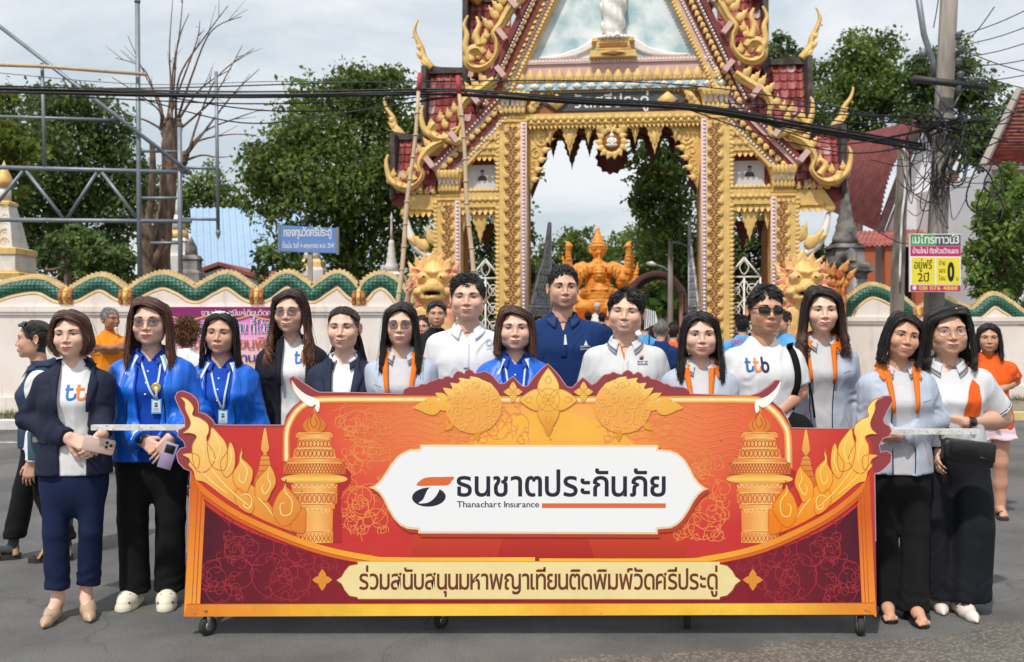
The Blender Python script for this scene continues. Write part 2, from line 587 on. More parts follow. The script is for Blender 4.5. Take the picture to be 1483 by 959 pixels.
# heads: one star-shaped sheet per head, finest on the face
HO=np.array([0,-.006,-.02],np.float32)
def head_sdf(p,a):
 fw,jw=1.11*a.get('fw',1.),a.get('jw',1.)
 ax=np.abs(p[...,0])
 q=np.stack([ax,p[...,1],p[...,2]],-1)
 d=d_ell(p,(0,.012,.030),(.0745*fw,.094,.086))
 d=smin(d,d_ell(p,(0,-.020,-.022),(.0650*fw,.066,.084)),.03)
 d=smin(d,d_ell(p,(0,-.030,-.070),(.0500*fw*jw,.050,.038)),.035)
 d=smin(d,d_ell(p,(0,-.071,-.098),(.0200*jw,.016,.0155)),.026)
 d=smin(d,d_ell(q,(.036*fw,-.060,-.032),(.022,.022,.022)),.028)
 d=smin(d,d_ell(q,(.0465*fw*jw,-.012,-.064),(.009,.022,.024)),.026)
 d=smin(d,d_cone(q,(.010,-.081,.020),(.044*fw,-.069,.022),.0105,.010),.018)
 d=smax(d,-d_ell(q,(.031*fw,-.099,.001),(.018,.0165,.0115)),.014)
 d=smin(d,d_ell(q,(.031*fw,-.0715,.000),(.0145,.0135,.0118)),.004)
 nl=a.get('nose',1.)
 d=smin(d,d_cone(p,(0,-.083,.010),(0,-.100-.002*nl,-.034),.0065,.0100*nl),.014)
 d=smin(d,d_ell(q,(.0125*nl,-.091,-.0385),(.0085,.0095,.0072)),.007)
 d=smin(d,d_ell(p,(0,-.083,-.067),(.026,.012,.017)),.014)
 d=smin(d,d_ell(p,(0,-.0925,-.0630),(.0225,.0080,.0060)),.005)
 d=smin(d,d_ell(p,(0,-.0915,-.0735),(.0190,.0090,.0072)),.005)
 sl=a.get('smile',0.)
 if sl:d=smin(d,d_ell(q,(.040*fw,-.0615,-.036+.003*sl),(.018,.020,.016)),.02+.006*sl)
 nw=a.get('neck',.92)
 d=smin(d,d_cone(p*np.array([1,1.0,1],np.float32),(0,.012,-.06),(0,.026,-.17),.050*nw,.0525*nw),.022)
 d=smin(d,d_cone(p,(0,.026,-.17),(0,.030,-.30),.0525*nw,.064*nw),.02)
 return d
def head_mesh(a,nu=132,nv=112):
 """a: face settings. Returns vertices, faces, colours (skin, lips, brows, eyes, scalp)"""
 u=np.linspace(-1,1,nu,endpoint=False)
 az=PI*(.42*u+.58*np.sign(u)*np.abs(u)**2.6)
 v=np.linspace(0,1,nv)
 pol=np.concatenate([np.linspace(.02,.95,22,endpoint=False),np.linspace(.95,2.45,nv-40,endpoint=False),np.linspace(2.45,2.955,18)])
 AZ,PO=np.meshgrid(az,pol)
 D=np.stack([np.sin(PO)*np.sin(AZ),-np.sin(PO)*np.cos(AZ),np.cos(PO)],-1).astype(np.float32)
 t=np.full(AZ.shape,.03,np.float32)
 for _ in range(26):
  t-=np.clip(head_sdf(HO+D*t[...,None],a),-.03,.03)*.8
  t=np.clip(t,.02,.34)
 V=(HO+D*t[...,None])
 nv=len(pol)
 F=[(j*nu+i,(j+1)*nu+i,(j+1)*nu+(i+1)%nu,j*nu+(i+1)%nu)for j in range(nv-1)for i in range(nu)]
 Vf=V.reshape(-1,3).astype(np.float64)
 x,y,z=Vf.T
 ax=np.abs(x)
 fw=1.11*a.get('fw',1.)
 skin=np.array(a['skin'])
 C=np.tile(skin,(len(Vf),1))
 def blend(m,c):C[:]=C+(np.asarray(c)-C)*np.clip(m,0,1)[:,None]
 sm=lambda e,w:np.clip(.5-e/w,0,1)
 fr=y<-.02
 blend(.25*np.exp(-((ax-.042)**2+(z+.034)**2)/.016**2)*fr,skin*np.array([1.08,.78,.74]))
 blend(.22*np.exp(-((ax)**2+(z+.034)**2)/.012**2)*fr,skin*np.array([1.02,.76,.72]))
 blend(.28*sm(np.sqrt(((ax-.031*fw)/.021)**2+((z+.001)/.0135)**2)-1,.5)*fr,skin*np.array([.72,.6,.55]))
 if a.get('stubble'):blend(a['stubble']*sm(z+.048+.25*(.05-ax)*(ax<.05),.02)*(z>-.125)*(y<.02),skin*np.array([.45,.42,.42]))
 ex,eo,ti=.031*fw,1.42*a.get('open',.0048),a.get('tilt',.0)
 ew=.0160
 s=(ax-ex)/ew
 zc=-.0008+ti*s*ew+0*s
 top=eo*np.sqrt(np.clip(1-s**2,0,1))**.9*(1.05+.15*s)
 bot=-eo*.75*np.clip(1-s**2,0,1)
 ez=z-zc
 inside=(np.abs(s)<1)&(ez<top)&(ez>bot)&fr
 blend(inside*1.,(.52,.47,.44))
 gz=a.get('gaze',0.)
 ir=np.sqrt((np.sign(x)*(ax-ex)-gz)**2+(ez-.0006)**2)
 blend(inside*sm(ir-.0074,.0012),(.028,.014,.009))
 lash=np.where((np.abs(s)<1.12)&fr,np.abs(ez-np.maximum(top,0)),1)
 blend(.95*sm(lash-a.get('lash',.0027),.0012),(.018,.012,.010))
 blend(.45*sm(np.where((np.abs(s)<1.0)&fr,np.abs(ez-bot),1)-.0007,.001),(.10,.05,.035))
 crease=np.where((np.abs(s)<1.05)&fr,np.abs(ez-top-.0035),1)
 blend(.35*sm(crease-.0006,.001),skin*.4)
 bs=(ax-(ex+.001))/.0205
 bz=a.get('browz',.0185)+.0035*(1-(bs-.25)**2)-a.get('frown',0.)*.004*(bs<0)*-bs
 bt=1.85*a.get('browt',.0030)*np.clip(1.1-.55*(bs+1),.25,1.2)
 m=sm(np.where((np.abs(bs)<1)&fr,np.abs(z-bz),1)-bt,.0022)*np.clip((1-np.abs(bs))*6,0,1)
 blend(m*a.get('browa',.97),a.get('browc',(.022,.014,.010)))
 sml=a.get('smile',0.)
 mw=.0235+.0045*sml
 ms=x/mw
 mz=-.0690+sml*.0105*np.clip(np.abs(ms),0,1.1)**1.7
 lip=np.asarray(a.get('lip',(.45,.13,.11)))
 up=mz+.0074*np.clip(1-ms**2,0,1)**.7*(1-.25*np.exp(-(x/.004)**2))
 lo=mz-.0102*np.clip(1-ms**2,0,1)**.8
 inm=(np.abs(ms)<1)&fr
 blend(sm(np.where(inm,np.maximum(z-up,lo-z),1),.0018)*.9,lip)
 if a.get('teeth',0):
  tz=a['teeth']
  blend(sm(np.where(np.abs(ms)<.82,np.abs(z-mz+.001)-tz*np.clip(1-(ms/.82)**2,0,1)**.6,1),.0015)*fr,(.70,.66,.60))
  blend(.8*sm(np.where(inm,np.abs(z-mz+.001-tz*np.clip(1-ms**2,0,1)**.6),1)-.0006,.0012),(.10,.03,.025))
 else:
  blend(.85*sm(np.where((np.abs(ms)<1.03)&fr,np.abs(z-mz),1)-.0008,.0014),lip*.18)
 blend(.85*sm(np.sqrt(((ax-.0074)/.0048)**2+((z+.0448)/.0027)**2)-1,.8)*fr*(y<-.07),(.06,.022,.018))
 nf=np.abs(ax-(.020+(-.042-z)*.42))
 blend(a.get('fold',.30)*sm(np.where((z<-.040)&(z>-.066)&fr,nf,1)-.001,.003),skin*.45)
 hl=a.get('hairline',.070)
 line=np.where(ax<.045,hl-4*ax**2,hl-.0081-(ax-.045)*1.9)
 sc=(z>line)&(y<.0)
 back=(y>=.0)&(z>-.085-.25*(y-.05))&~((ax>.060)&(y<.03)&(z<-.03))
 side=(y>=-.035)&(y<.01)&(z>.00+(-.035-y)*.2)&(ax>.055)
 jit=.004*np.sin(x*900+3*np.sin(x*310))
 soft=np.clip((z-line+.006+jit)/.014,0,1)*(y<.0)
 blend(np.maximum(np.where(back|side,.96,0.),soft*.96),a.get('hairc',(.012,.009,.008)))
 V2,F2=[],[]
 EN,EM=14,9
 for sgn in(-1,1):
  o=len(V2)
  for j in range(EM+1):
   for i in range(EN):
    w=2*PI*i/EN;r=j/EM
    ww=(.016+.0035*math.sin(w))*(1+.0*r)
    yy,zz=math.cos(w)*ww,math.sin(w)*.031*(1 if math.sin(w)>0 else .95)
    rim=[0,.6,.9,1.0,.96,.80,.62,.5,.35,0.02][j]
    th=[.0,.0,.002,.0045,.0065,.0055,.0025,-.001,-.002,-.003][j]
    V2.append((sgn*(.0665*fw+.006+th+.42*(yy*rim+.008)),.016+yy*rim*.95,-.006+zz*rim))
  for j in range(EM):
   for i in range(EN):
    f=(o+j*EN+i,o+j*EN+(i+1)%EN,o+(j+1)*EN+(i+1)%EN,o+(j+1)*EN+i)
    F2.append(f if sgn<0 else f[::-1])
 n0=len(Vf)
 V3=np.concatenate([Vf,np.array(V2)])
 C3=np.concatenate([C,np.tile(skin*np.array([1.0,.86,.82]),(len(V2),1))])
 F3=F+[tuple(i+n0 for i in f)for f in F2]
 return V3,F3,C3
def head_rot(a):
 """turn (yaw), nod (pitch), tilt (roll) about the top of the neck"""
 return Matrix.Rotation(a.get('roll',0.),3,'Y')@Matrix.Rotation(a.get('yaw',0.),3,'Z')@Matrix.Rotation(a.get('pitch',0.),3,'X')
PIV=np.array([0,.02,-.10])
def head_pose(V,a,neckblend=True):
 R=np.array(head_rot(a))
 W=(V-PIV)@R.T+PIV
 if neckblend:
  k=np.clip((V[:,2]+.19)/.08,0,1)[:,None]
  k=k*k*(3-2*k)
  W=V+(W-V)*k
 return W
 # hair as hundreds of tapered locks
def lock_mesh(P3,w,th,n=5):
 """P3: (m, k, 3) lock paths -> one mesh of flattened tapered tubes"""
 m,k,_=P3.shape
 T=np.gradient(P3,axis=1)
 T/=np.linalg.norm(T,axis=2,keepdims=True)+1e-9
 out=P3-np.array([0,.01,-.02])
 out[...,2]*=.3
 out/=np.linalg.norm(out,axis=2,keepdims=True)+1e-9
 A=np.cross(T,out);A/=np.linalg.norm(A,axis=2,keepdims=True)+1e-9
 B=np.cross(A,T)
 tt=np.linspace(0,1,k)
 prof=np.clip(np.minimum(.55+tt*2.5,1)*np.minimum(1,(1-tt)*3.2+.12),0,1)
 w=np.asarray(w).reshape(-1,1)*prof
 th=np.asarray(th).reshape(-1,1)*prof
 ang=2*PI*np.arange(n)/n
 V=P3[:,:,None]+A[:,:,None]*(w[...,None]*np.cos(ang))[...,None]*.5+B[:,:,None]*(th[...,None]*np.sin(ang))[...,None]*.5
 base=(np.arange(m)*k*n)[:,None,None]
 i=np.arange(k-1)[None,:,None]*n
 j=np.arange(n)[None,None,:]
 j2=(j+1)%n
 F=np.stack(np.broadcast_arrays(base+i+j,base+i+j2,base+i+n+j2,base+i+n+j),-1).reshape(-1,4)
 return V.reshape(-1,3),F
def resample(G,k):
 """piecewise smooth resample of (m, g, 3) control points to k points"""
 m,g,_=G.shape
 t=np.linspace(0,g-1,k)
 i=np.minimum(t.astype(int),g-2)
 f=(t-i)[None,:,None]
 a,b,c,d=G[:,np.maximum(i-1,0)],G[:,i],G[:,i+1],G[:,np.minimum(i+2,g-1)]
 return .5*((2*b)+(c-a)*f+(2*a-5*b+4*c-d)*f**2+(-a+3*b-3*c+d)*f**3)
def hair_long(a,r):
 """parted hair falling to length h['len'] (metres below the eyes)"""
 h=a['hair']
 Ln=h.get('len',.28);px=h.get('part',.0);vol=h.get('vol',1.);curl=h.get('curl',0.);face=h.get('face',0.)
 inw=h.get('inward',0.);lift=h.get('lift',0.);front=h.get('front',1.)
 G=[]
 n=h.get('n',300)
 for sgn in(-1,1):
  if h.get('only')and sgn not in h['only']:continue
  t=np.sort(r.uniform(0,1,n)**1.15)
  lay=r.uniform(0,1,n)
  L_=Ln*(1-.12*r.uniform(0,1,n)**2)
  s=sgn
  ff=face
  g0=np.array([[px,-.080,.088+lift*.6],[px+s*(.030-.2*s*px),-.088,.079+lift*.6],[s*.062,-.066,.045],[s*(.0745-ff*.012),-.052,-.005+.0],[s*(.079-ff*.016),-.050,-.065],[s*(.084-inw*.012),-.048,-.12]])
  g1=np.array([[px,-.02,.1225+lift],[px+s*.03,-.012,.121+lift],[s*.076,-.004,.082],[s*.0905,.005,.02],[s*.0975,.008,-.055],[s*(.102-inw*.015),.006,-.12]])
  g2=np.array([[px*.5,.045,.118+lift],[px*.4+s*.012,.078,.104],[s*.030,.110,.055],[s*.037,.120,-.01],[s*.045,.116,-.075],[s*.050,.100,-.13]])
  tb=t[:,None,None]
  w0,w1,w2=(1-tb)**2*1.0,2*tb*(1-tb),tb**2
  sm=np.where(tb<.5,0,0)
  l0=2*(tb-.5)*(tb-1);l1=-4*tb*(tb-1);l2=2*tb*(tb-.5)
  g=g0*l0+g1*l1+g2*l2
  c=np.array([0,.012,.0])
  g=c+(g-c)*(1-.07*lay[:,None,None])*np.array([1,1,1])
  vv=vol*1.07*max(1,a.get('fw',1.))
  g[:,1:]=c+(g[:,1:]-c)*np.array([vv,1+(vv-1)*.6,1+(vv-1)*.25])
  last=g[:,-1]
  m_=4
  ends=[]
  for q in range(1,m_+1):
   f=q/m_
   zz=last[:,2]+(-L_-last[:,2])*f
   e=last.copy()
   e[:,2]=zz
   fall=np.clip((-.12-zz)/.15,0,1.6)
   e[:,1]-=fall*(.040*(1-t)-.012*t)*(front)
   e[:,0]+=s*fall*.010*(1-inw*2.5)
   e[:,0]-=s*inw*.03*f**2
   if curl:
    ph=lay*6
    e[:,0]+=s*curl*.030*np.sin(f*7+ph)*f**.5
    e[:,1]+=curl*.020*np.cos(f*7+ph)
   ends.append(e)
  if Ln<.13:
   g=np.concatenate([g[:,:5],g[:,5:6]],1)
   k_=np.clip((Ln-.0)/.12,.3,1)
   g[:,5,2]=-Ln+.015*lay
   g[:,5,0]-=s*inw*.03
  else:
   g=np.concatenate([g,np.stack(ends,1)],1)
  g+=r.normal(0,.0026,g.shape)*np.linspace(.3,1.6,g.shape[1])[None,:,None]
  G.append(resample(g,h.get('k',14)))
 G=np.concatenate(G)
 m=len(G)
 w=r.uniform(.0045,.0105,m);th=r.uniform(.0025,.0045,m)
 thin=r.uniform(size=m)<.30
 G[thin]+=r.normal(0,.0055,(int(thin.sum()),1,3))*np.linspace(.2,1.5,G.shape[1])[None,:,None]
 w=np.where(thin,.0022,w);th=np.where(thin,.0018,th)
 V,F=lock_mesh(G,w,th,4)
 return V,F,np.repeat(r.uniform(.4,2.3,m),len(V)//m),G.shape[1]
def hair_short(a,r):
 """short locks rooted over the scalp, combed by direction h['comb']"""
 h=a['hair']
 n=h.get('n',1150)
 top,sid=h.get('top',.045),h.get('side',.016)
 comb=np.array(h.get('comb',(.3,.6,.6)))
 hl=h.get('line',a.get('hairline',.07)-.002)
 G,LL=[],[]
 c=np.array([0,.012,.030]);R=np.array([.0765*1.11*a.get('fw',1.),.096,.088])
 while len(G)<n:
  v=r.normal(size=3);v/=np.linalg.norm(v)
  p=c+v*R
  x,y,z=p
  line=hl-4*x*x if abs(x)<.045 else hl-.0081-(abs(x)-.045)*1.9
  if y<0 and z<max(line,.0 if y>-.035 else-1):continue
  if y>=0 and z<-.055-.3*(y-.05):continue
  if y<.035 and z<-.005 and abs(x)>.05 and y>-.03:continue
  up=np.clip((z-.045)/.05,0,1)
  nrm=v/R;nrm/=np.linalg.norm(nrm)
  d=comb*np.array([1,1,1])*up+np.array([.25*np.sign(x),.5,-.8])*(1-up)
  if h.get('fringe')and y<-.03 and up>.1:d=np.array([h['fringe']*(1 if x>=h.get('part',0)else-1),-.35,-.25])
  d=d+r.normal(0,h.get('mess',.22),3)
  d-=nrm*(d@nrm)*.93
  d/=np.linalg.norm(d)
  ln=(sid+(top-sid)*up)*r.uniform(.7,1.15)
  lf=h.get('lift',.35)*up+.10
  q0=p-nrm*.004
  q1=p+nrm*(ln*lf*.6)+d*ln*.35
  q2=p+nrm*(ln*lf*.9)+d*ln*.72
  q3=p+nrm*(ln*lf*.75)+d*ln
  G.append([q0,q1,q2,q3])
 G=resample(np.array(G),6)
 V,F=lock_mesh(G,r.uniform(.0045,.0095,n),r.uniform(.0025,.0045,n),4)
 return V,F,np.repeat(r.uniform(.6,1.5,n),len(V)//n),6
def hair_back(a,r):
 """hair drawn back over the skull; h['tail'] lets it fall behind the shoulders"""
 h=a['hair']
 n=h.get('n',420)
 tail=h.get('tail',.25)
 G=[]
 for i in range(n):
  f=r.uniform(-1,1)
  w=f*1.75
  lay=r.uniform(0,1)
  k=1-.05*lay
  x0,z0=math.sin(w)*.076,.078*math.cos(w*.78)
  y0=-.074+.075*abs(f)**2.2
  pts=[(x0*k,y0+.004,z0*k)]
  for s_ in(.3,.62,1.):
   ph=w*(1-.55*s_)
   pts.append((math.sin(ph)*(.084-.020*s_)*k,y0+(.110-y0)*s_,(.030+(.090*math.cos(ph*.9))*(1-.42*s_**2)-.045*s_)*k+.016*math.sin(s_*3)))
  bx=pts[-1][0]
  if tail:
   for s_ in(.33,.66,1.):
    pts.append((bx*(1+.9*s_)+f*.03*s_,.118-.035*s_+.01*r.normal(),.02-(tail+.02)*s_*r.uniform(.92,1.05)))
  else:
   for s_ in(.33,.66,1.):pts.append((bx*(1-.6*s_),.115-.01*s_,.04-.06*s_))
  G.append(pts)
 G=np.array(G)+r.normal(0,.0016,(n,7,3))
 G[...,0]*=1.06*a.get('fw',1.)
 G=resample(G,13)
 V,F=lock_mesh(G,r.uniform(.0045,.009,n),r.uniform(.0025,.004,n),4)
 return V,F,np.repeat(r.uniform(.6,1.45,n),len(V)//n),13
def make_hair(a,r,parent,M4):
 h=a['hair']
 parts=[]
 base=np.array(a.get('hairc',(.012,.009,.008)))
 tip=np.array(h.get('tip',base*1.15))
 for kind in h['kind'].split('+'):
  V,F,cv,k={'long':hair_long,'short':hair_short,'back':hair_back}[kind](a,r)
  zt=np.clip((-.02-V[:,2])/.22,0,1)[:,None]if kind!='short' else 0
  parts.append((V,F,(base+(tip-base)*zt)*cv[:,None]))
 n,VV,FF,CC=0,[],[],[]
 for V,F,C in parts:
  VV.append(V);FF.append(F+n);CC.append(C);n+=len(V)
 V=np.concatenate(VV)
 if h.get('kind')!='short':
  W=head_pose(V,a,False)
  k=np.clip((V[:,2]+.26)/.14,.25,1)[:,None]
  V=V+(W-V)*k
 else:V=head_pose(V,a,False)
 V=V*a['hs']+np.array(a['hc'])
 return obj('hair',mesh('hair',V,np.concatenate(FF),M4['hair'],np.concatenate(CC),True),parent)
 # bodies, hands, clothes
class Torso:
 """elliptical sections from hem to neck; front surface can be asked for"""
 def __init__(s,zs,sw,H,bust=.0,belly=.0,hip=.165,grow=0.,hem=None,neck=.064,slope=.065):
  hem=.47*H if hem is None else hem
  wz,hz=.62*H,.525*H
  rows=[(hem-.02,hip+.006,.112+belly*.5,0),(hz,hip,.112+belly*.6,0),(wz,sw*.80+belly*.6,.094+belly,-.004-belly*.5),(zs-.23,sw*.86+belly*.3,.100+bust*.3+belly*.6,-.004-belly*.3),(zs-.15,sw*.95,.106+bust,-.004-bust*.55),(zs-.085,sw*.955,.099+bust*.3,.002),(zs-.035,sw*.90,.086,.010),(zs-.0,sw*.72,.074,.017),(zs+.028,sw*.50,.066,.020),(zs+slope-.008,neck,.060,.020),(zs+slope+.02,neck-.008,.054,.018)]
  rows=[r for r in rows if r[0]>hem-.021]
  rows.sort()
  t=np.array(rows)
  zz=np.linspace(t[0,0],t[-1,0],60)
  s.z=zz
  k=np.ones(5)/5
  def sm(v):
   w=np.interp(zz,t[:,0],v)
   return np.convolve(np.pad(w,2,'edge'),k,'valid')
  s.a,s.b,s.c=sm(t[:,1])+grow,sm(t[:,2])+grow,sm(t[:,3])
  s.hem,s.top,s.zs,s.sw,s.g=hem,zs+slope,zs,sw,grow
 def sdf(s,p):
  z=p[...,2]
  a,b,c=np.interp(z,s.z,s.a),np.interp(z,s.z,s.b),np.interp(z,s.z,s.c)
  n=2.35
  r=((np.abs(p[...,0])/a)**n+(np.abs(p[...,1]-c)/b)**n)**(1/n)
  d=(r-1)*np.minimum(a,b)
  return np.maximum(np.maximum(d,s.hem-z),z-s.top)
 def yf(s,x,z):
  a,b,c=np.interp(z,s.z,s.a),np.interp(z,s.z,s.b),np.interp(z,s.z,s.c)
  n=2.35
  return c-b*(np.clip(1-(np.abs(x)/a)**n,.02,1))**(1/n)
def arm_points(T,side,spec):
 """shoulder, elbow, wrist"""
 sh=np.array([side*(T.sw-.026),.014,T.zs-.072])
 if spec is None:spec=((.062,.015,-.265),(.058,-.030,-.50))
 e,w=spec
 return sh,sh+np.array([side*e[0],e[1],e[2]]),sh+np.array([side*w[0],w[1],w[2]])
def cut_end(f,e,d,m=.10):
 d=np.asarray(d,float);d=d/np.linalg.norm(d)
 e=np.asarray(e,float)
 f.fn(lambda p:-((p-e.astype(np.float32))@d.astype(np.float32)),e-m,e+m,0,'cut')
def garment(T,arms,sleeve='long',rad=(.060,.050,.043),opening=None,vneck=None,h=.008,wr=.004,seed=0,short=.62):
 """upper garment as one surface: torso plus sleeves, with an open front or a neck opening cut out"""
 ext=[T.a.max()+.10]
 lo=np.array([-.42,-.30,T.hem-.03]);hi=np.array([.42,.24,T.top+.03])
 if sleeve:
  for A in arms.values():
   for q in A:
    lo=np.minimum(lo,np.asarray(q)-.09)if sleeve=='long' else lo
    hi=np.maximum(hi,np.asarray(q)+.09)if sleeve=='long' else hi
 f=Field(lo,hi,h)
 f.fn(T.sdf)
 if opening:
  w1,w0,x0=opening[:3]
  ztop,zbot=T.zs+.05,opening[3]if len(opening)>3 else T.hem
  def op(p):
   t=np.clip((p[...,2]-zbot)/(ztop-zbot),0,1.3)
   w=w0+(w1-w0)*t**1.3
   return np.maximum(np.maximum(np.abs(p[...,0]-x0)-w,p[...,1]+.02),zbot-p[...,2])
  f.fn(op,None,None,.004,'cut')
  if len(opening)>3:pass
 if vneck:
  d_,w_=vneck
  def vn(p):
   t=np.clip((p[...,2]-(T.zs+.068-d_))/d_,0,1.2)
   return np.maximum(np.abs(p[...,0])-w_*t,np.maximum(p[...,1]+.03,(T.zs+.068-d_)-p[...,2]))
  f.fn(vn,(-.1,-.3,T.zs-.2),(.1,.0,T.top+.02),.003,'cut')
 if sleeve:
  for sd,(a,e,w)in arms.items():
   g=Field(lo,hi,h)
   if sleeve=='long':
    g.cone(a,e,rad[0],rad[1],0).cone(e,w,rad[1],rad[2],.02)
    cut_end(g,w,np.asarray(w)-e,.16)
   else:
    m=np.asarray(a)+(np.asarray(e)-a)*short
    m2=np.asarray(a)+(np.asarray(e)-a)*(short+.2)
    g.cone(a,m2,rad[0],rad[1]+.004,0)
    cut_end(g,m,np.asarray(e)-a,.22)
   f.F=smin(f.F,g.F,.055)
 if wr:
  def fold(p):
   big=wr*wobble(p,14,seed,(1,1,.8))+wr*.45*wobble(p,38,seed+4,(1,1,.55))
   if sleeve=='long':
    for A in arms.values():
     a,e,w=[np.asarray(q,np.float32)for q in A]
     ph=(p-e)@((w-a)/np.linalg.norm(w-a))
     near=np.exp(-((p-e)**2).sum(-1)/.11**2)
     nw_=np.exp(-((p-w)**2).sum(-1)/.09**2)
     big=big+.0042*near*np.sin(ph*95+3.5*wobble(p,20,seed+2))*(.6+.6*wobble(p,13,seed+6))+.003*nw_*np.sin(ph*120+3.5*wobble(p,22,seed+5))
   return big
  f.fn(fold,None,None,0,'disp')
 V,F=f.nets()
 return V,F
def finger_chain(f,base,d,n,ln,r,curl,k=.004):
 """three phalanges bending towards the palm"""
 p=np.asarray(base,float);d=np.asarray(d,float)/np.linalg.norm(d);n=np.asarray(n,float)
 for i,(fr,c)in enumerate(((.45,curl*.8),(.32,curl),(.23,curl*.7))):
  ax=n
  d=d*math.cos(c)+ax*math.sin(c)
  nn=n*math.cos(c)-(d*0)
  q=p+d*ln*fr
  f.cone(p,q,r*(1-.12*i),r*(1-.12*(i+1)),k)
  n=n-d*(n@d);n=n/(np.linalg.norm(n)+1e-9)
  p=q
 return p
def hand_arm(elbow,wrist,d,n,thumb,curl=.35,h=.003,r0=.042,r1=.027,curls=None,spread=.10,scale=1.):
 """forearm and hand. d: direction of the fingers, n: the way the palm faces, thumb: +1/-1 side along cross(d, n)"""
 wrist=np.asarray(wrist,float);elbow=np.asarray(elbow,float)
 d=np.asarray(d,float)/np.linalg.norm(d)
 n=np.asarray(n,float);n=n-d*(n@d);n/=np.linalg.norm(n)
 sd=np.cross(d,n)*thumb
 lo=np.minimum(np.minimum(wrist,elbow),wrist+d*.2)-.075
 hi=np.maximum(np.maximum(wrist,elbow),wrist+d*.2)+.075
 S=scale
 f=Field(lo,hi,h)
 f.cone(elbow,wrist,r0,r1*.95,.01)
 cut_end(f,elbow,elbow-wrist,.06)
 k0=wrist-d*.005
 for i,(off,ln,fl,r)in enumerate(((.031,.088,.070,.0080),(.011,.092,.078,.0082),(-.009,.088,.073,.0079),(-.028,.080,.058,.0070))):
  kn=wrist+d*ln*S+sd*off*S*.95
  f.cone(k0+sd*off*.55*S+n*.002,kn,.0145*S,.0115*S,.012)
  c=curl if curls is None else curls[i]
  dd=d+sd*spread*(1.2-i*.8)
  finger_chain(f,kn,dd,n,fl*S,r*S,c,.002)
 tb=wrist+d*.022*S+sd*.024*S+n*.008
 td=d*.72+sd*.62+n*.35
 td/=np.linalg.norm(td)
 t1=tb+td*.042*S
 f.cone(tb-td*.01,t1,.0155*S,.0115*S,.012)
 t2=t1+(td*.8+d*.5+n*.25)/np.linalg.norm(td*.8+d*.5+n*.25)*.030*S
 f.cone(t1,t2,.0108*S,.0098*S,.004)
 t3=t2+(t2-t1)/.030*.024+n*.006
 f.cone(t2,t3,.0098*S,.0078*S,.004)
 return f.nets()
def foot_skin(f,p,yaw,z0=0.,heel=0.,ankle=(0,0,0),toes=True):
 c,s=math.cos(yaw),math.sin(yaw)
 R=lambda x,y,z:np.array([p[0]+x*c-y*s,p[1]+x*s+y*c,z])
 f.cone(R(0,.045,z0+.032+heel),R(0,-.05,z0+.030+heel*.45),.030,.028,.02)
 f.cone(R(0,.035,z0+.035+heel),np.asarray(ankle,float),.031,.036,.025)
 if not toes:return
 f.cone(R(0,-.05,z0+.028+heel*.45),R(0,-.115,z0+.018),.030,.026,.02)
 for i,x in enumerate((-.026,-.010,.004,.016,.027)):
  f.cone(R(x,-.115,z0+.015),R(x,-.150+abs(x+.026)*.55,z0+.011),.011,.0095,.003)
def trousers(H,hipw,legs,top,hem,rad,h=.010,wr=.004,seed=0,waist=.15,depth=.105):
 """legs: list of (hip, knee, ankle) points; rad: (thigh, knee, hem)"""
 allp=np.array([q for l in legs for q in l])
 lo=np.minimum(allp.min(0)-.16,(-.25,-.2,hem-.03));hi=np.maximum(allp.max(0)+.16,(.25,.2,top+.03))
 f=Field(lo,hi,h)
 f.ell((0,.01,top-.16),(hipw,depth+.01,.19),0)
 f.cone((-waist*.35,0,top-.04),(waist*.35,0,top-.04),depth*.92,depth*.92,.05)
 for a,k,e in legs:
  f.cone(a,k,rad[0],rad[1],.035).cone(k,e,rad[1],rad[2],.015)
 def fold(p):
  dn=np.clip((top-p[...,2])/(top-hem),0,1)
  return wr*(wobble(p,9,seed,(1.6,1.6,.7))+.5*wobble(p,26,seed+3,(1,1,.8)))*(.5+dn)+.0028*np.exp(-((p[...,2]-hem-.06)/.08)**2)*np.sin(p[...,2]*75+5*wobble(p,14,seed+1))
 f.fn(fold,None,None,0,'disp')
 f.fn(lambda p:np.maximum(hem+.004*np.sin(p[...,0]*40)-p[...,2],p[...,2]-top),None,None,0,'and')
 return f.nets()
def collar_mesh(T,cy=.022,r=.066,hgt=.034,flare=.020,drop=.040,point=.03,front=.42,z0=None,n=28,rows=9,tilt=.045,open_=0.,stripe=None,cols=None,lift=0.,spread=0.):
 """fold-over collar round the neck; rows run inside base -> top edge -> outer tip. colours by row"""
 z0=T.zs+.060+lift if z0 is None else z0
 V,C=[],[]
 for i in range(n+1):
  t=-1+2*i/n
  ph=t*(PI-front)
  ct=abs(t)
  zb=z0-tilt*(1-math.cos(ph))*.5*1.25
  dr=drop+point*ct**5
  fl=flare+open_*ct**2
  for j in range(rows):
   u=j/(rows-1)
   if u<.35:
    k=u/.35
    rr,z=r+.003*k,zb+hgt*(1-.25*ct)*k
   else:
    k=(u-.35)/.65
    rr=r+.003+.007*math.sin(min(k*4,1)*PI/2)+fl*k
    z=zb+hgt*(1-.25*ct)-dr*k+.004*math.sin(k*PI)
   x,y=math.sin(ph)*rr*(1.0),cy+math.cos(ph)*rr*.92
   y-=spread*ct**4*u
   if ct>.45 and u>.3:y=min(y,float(T.yf(x,min(z,T.zs+.03)))-.016-T.g*0)
   V.append((x,y,z))
   C.append(cols(u,t)if cols else(.5,.5,.5))
 F=[(i*rows+j,(i+1)*rows+j,(i+1)*rows+j+1,i*rows+j+1)for i in range(n)for j in range(rows-1)]
 return V,F,C
def solid(o,th,off=-1):
 m=o.modifiers.new('thickness','SOLIDIFY');m.thickness=th;m.offset=off
 return o
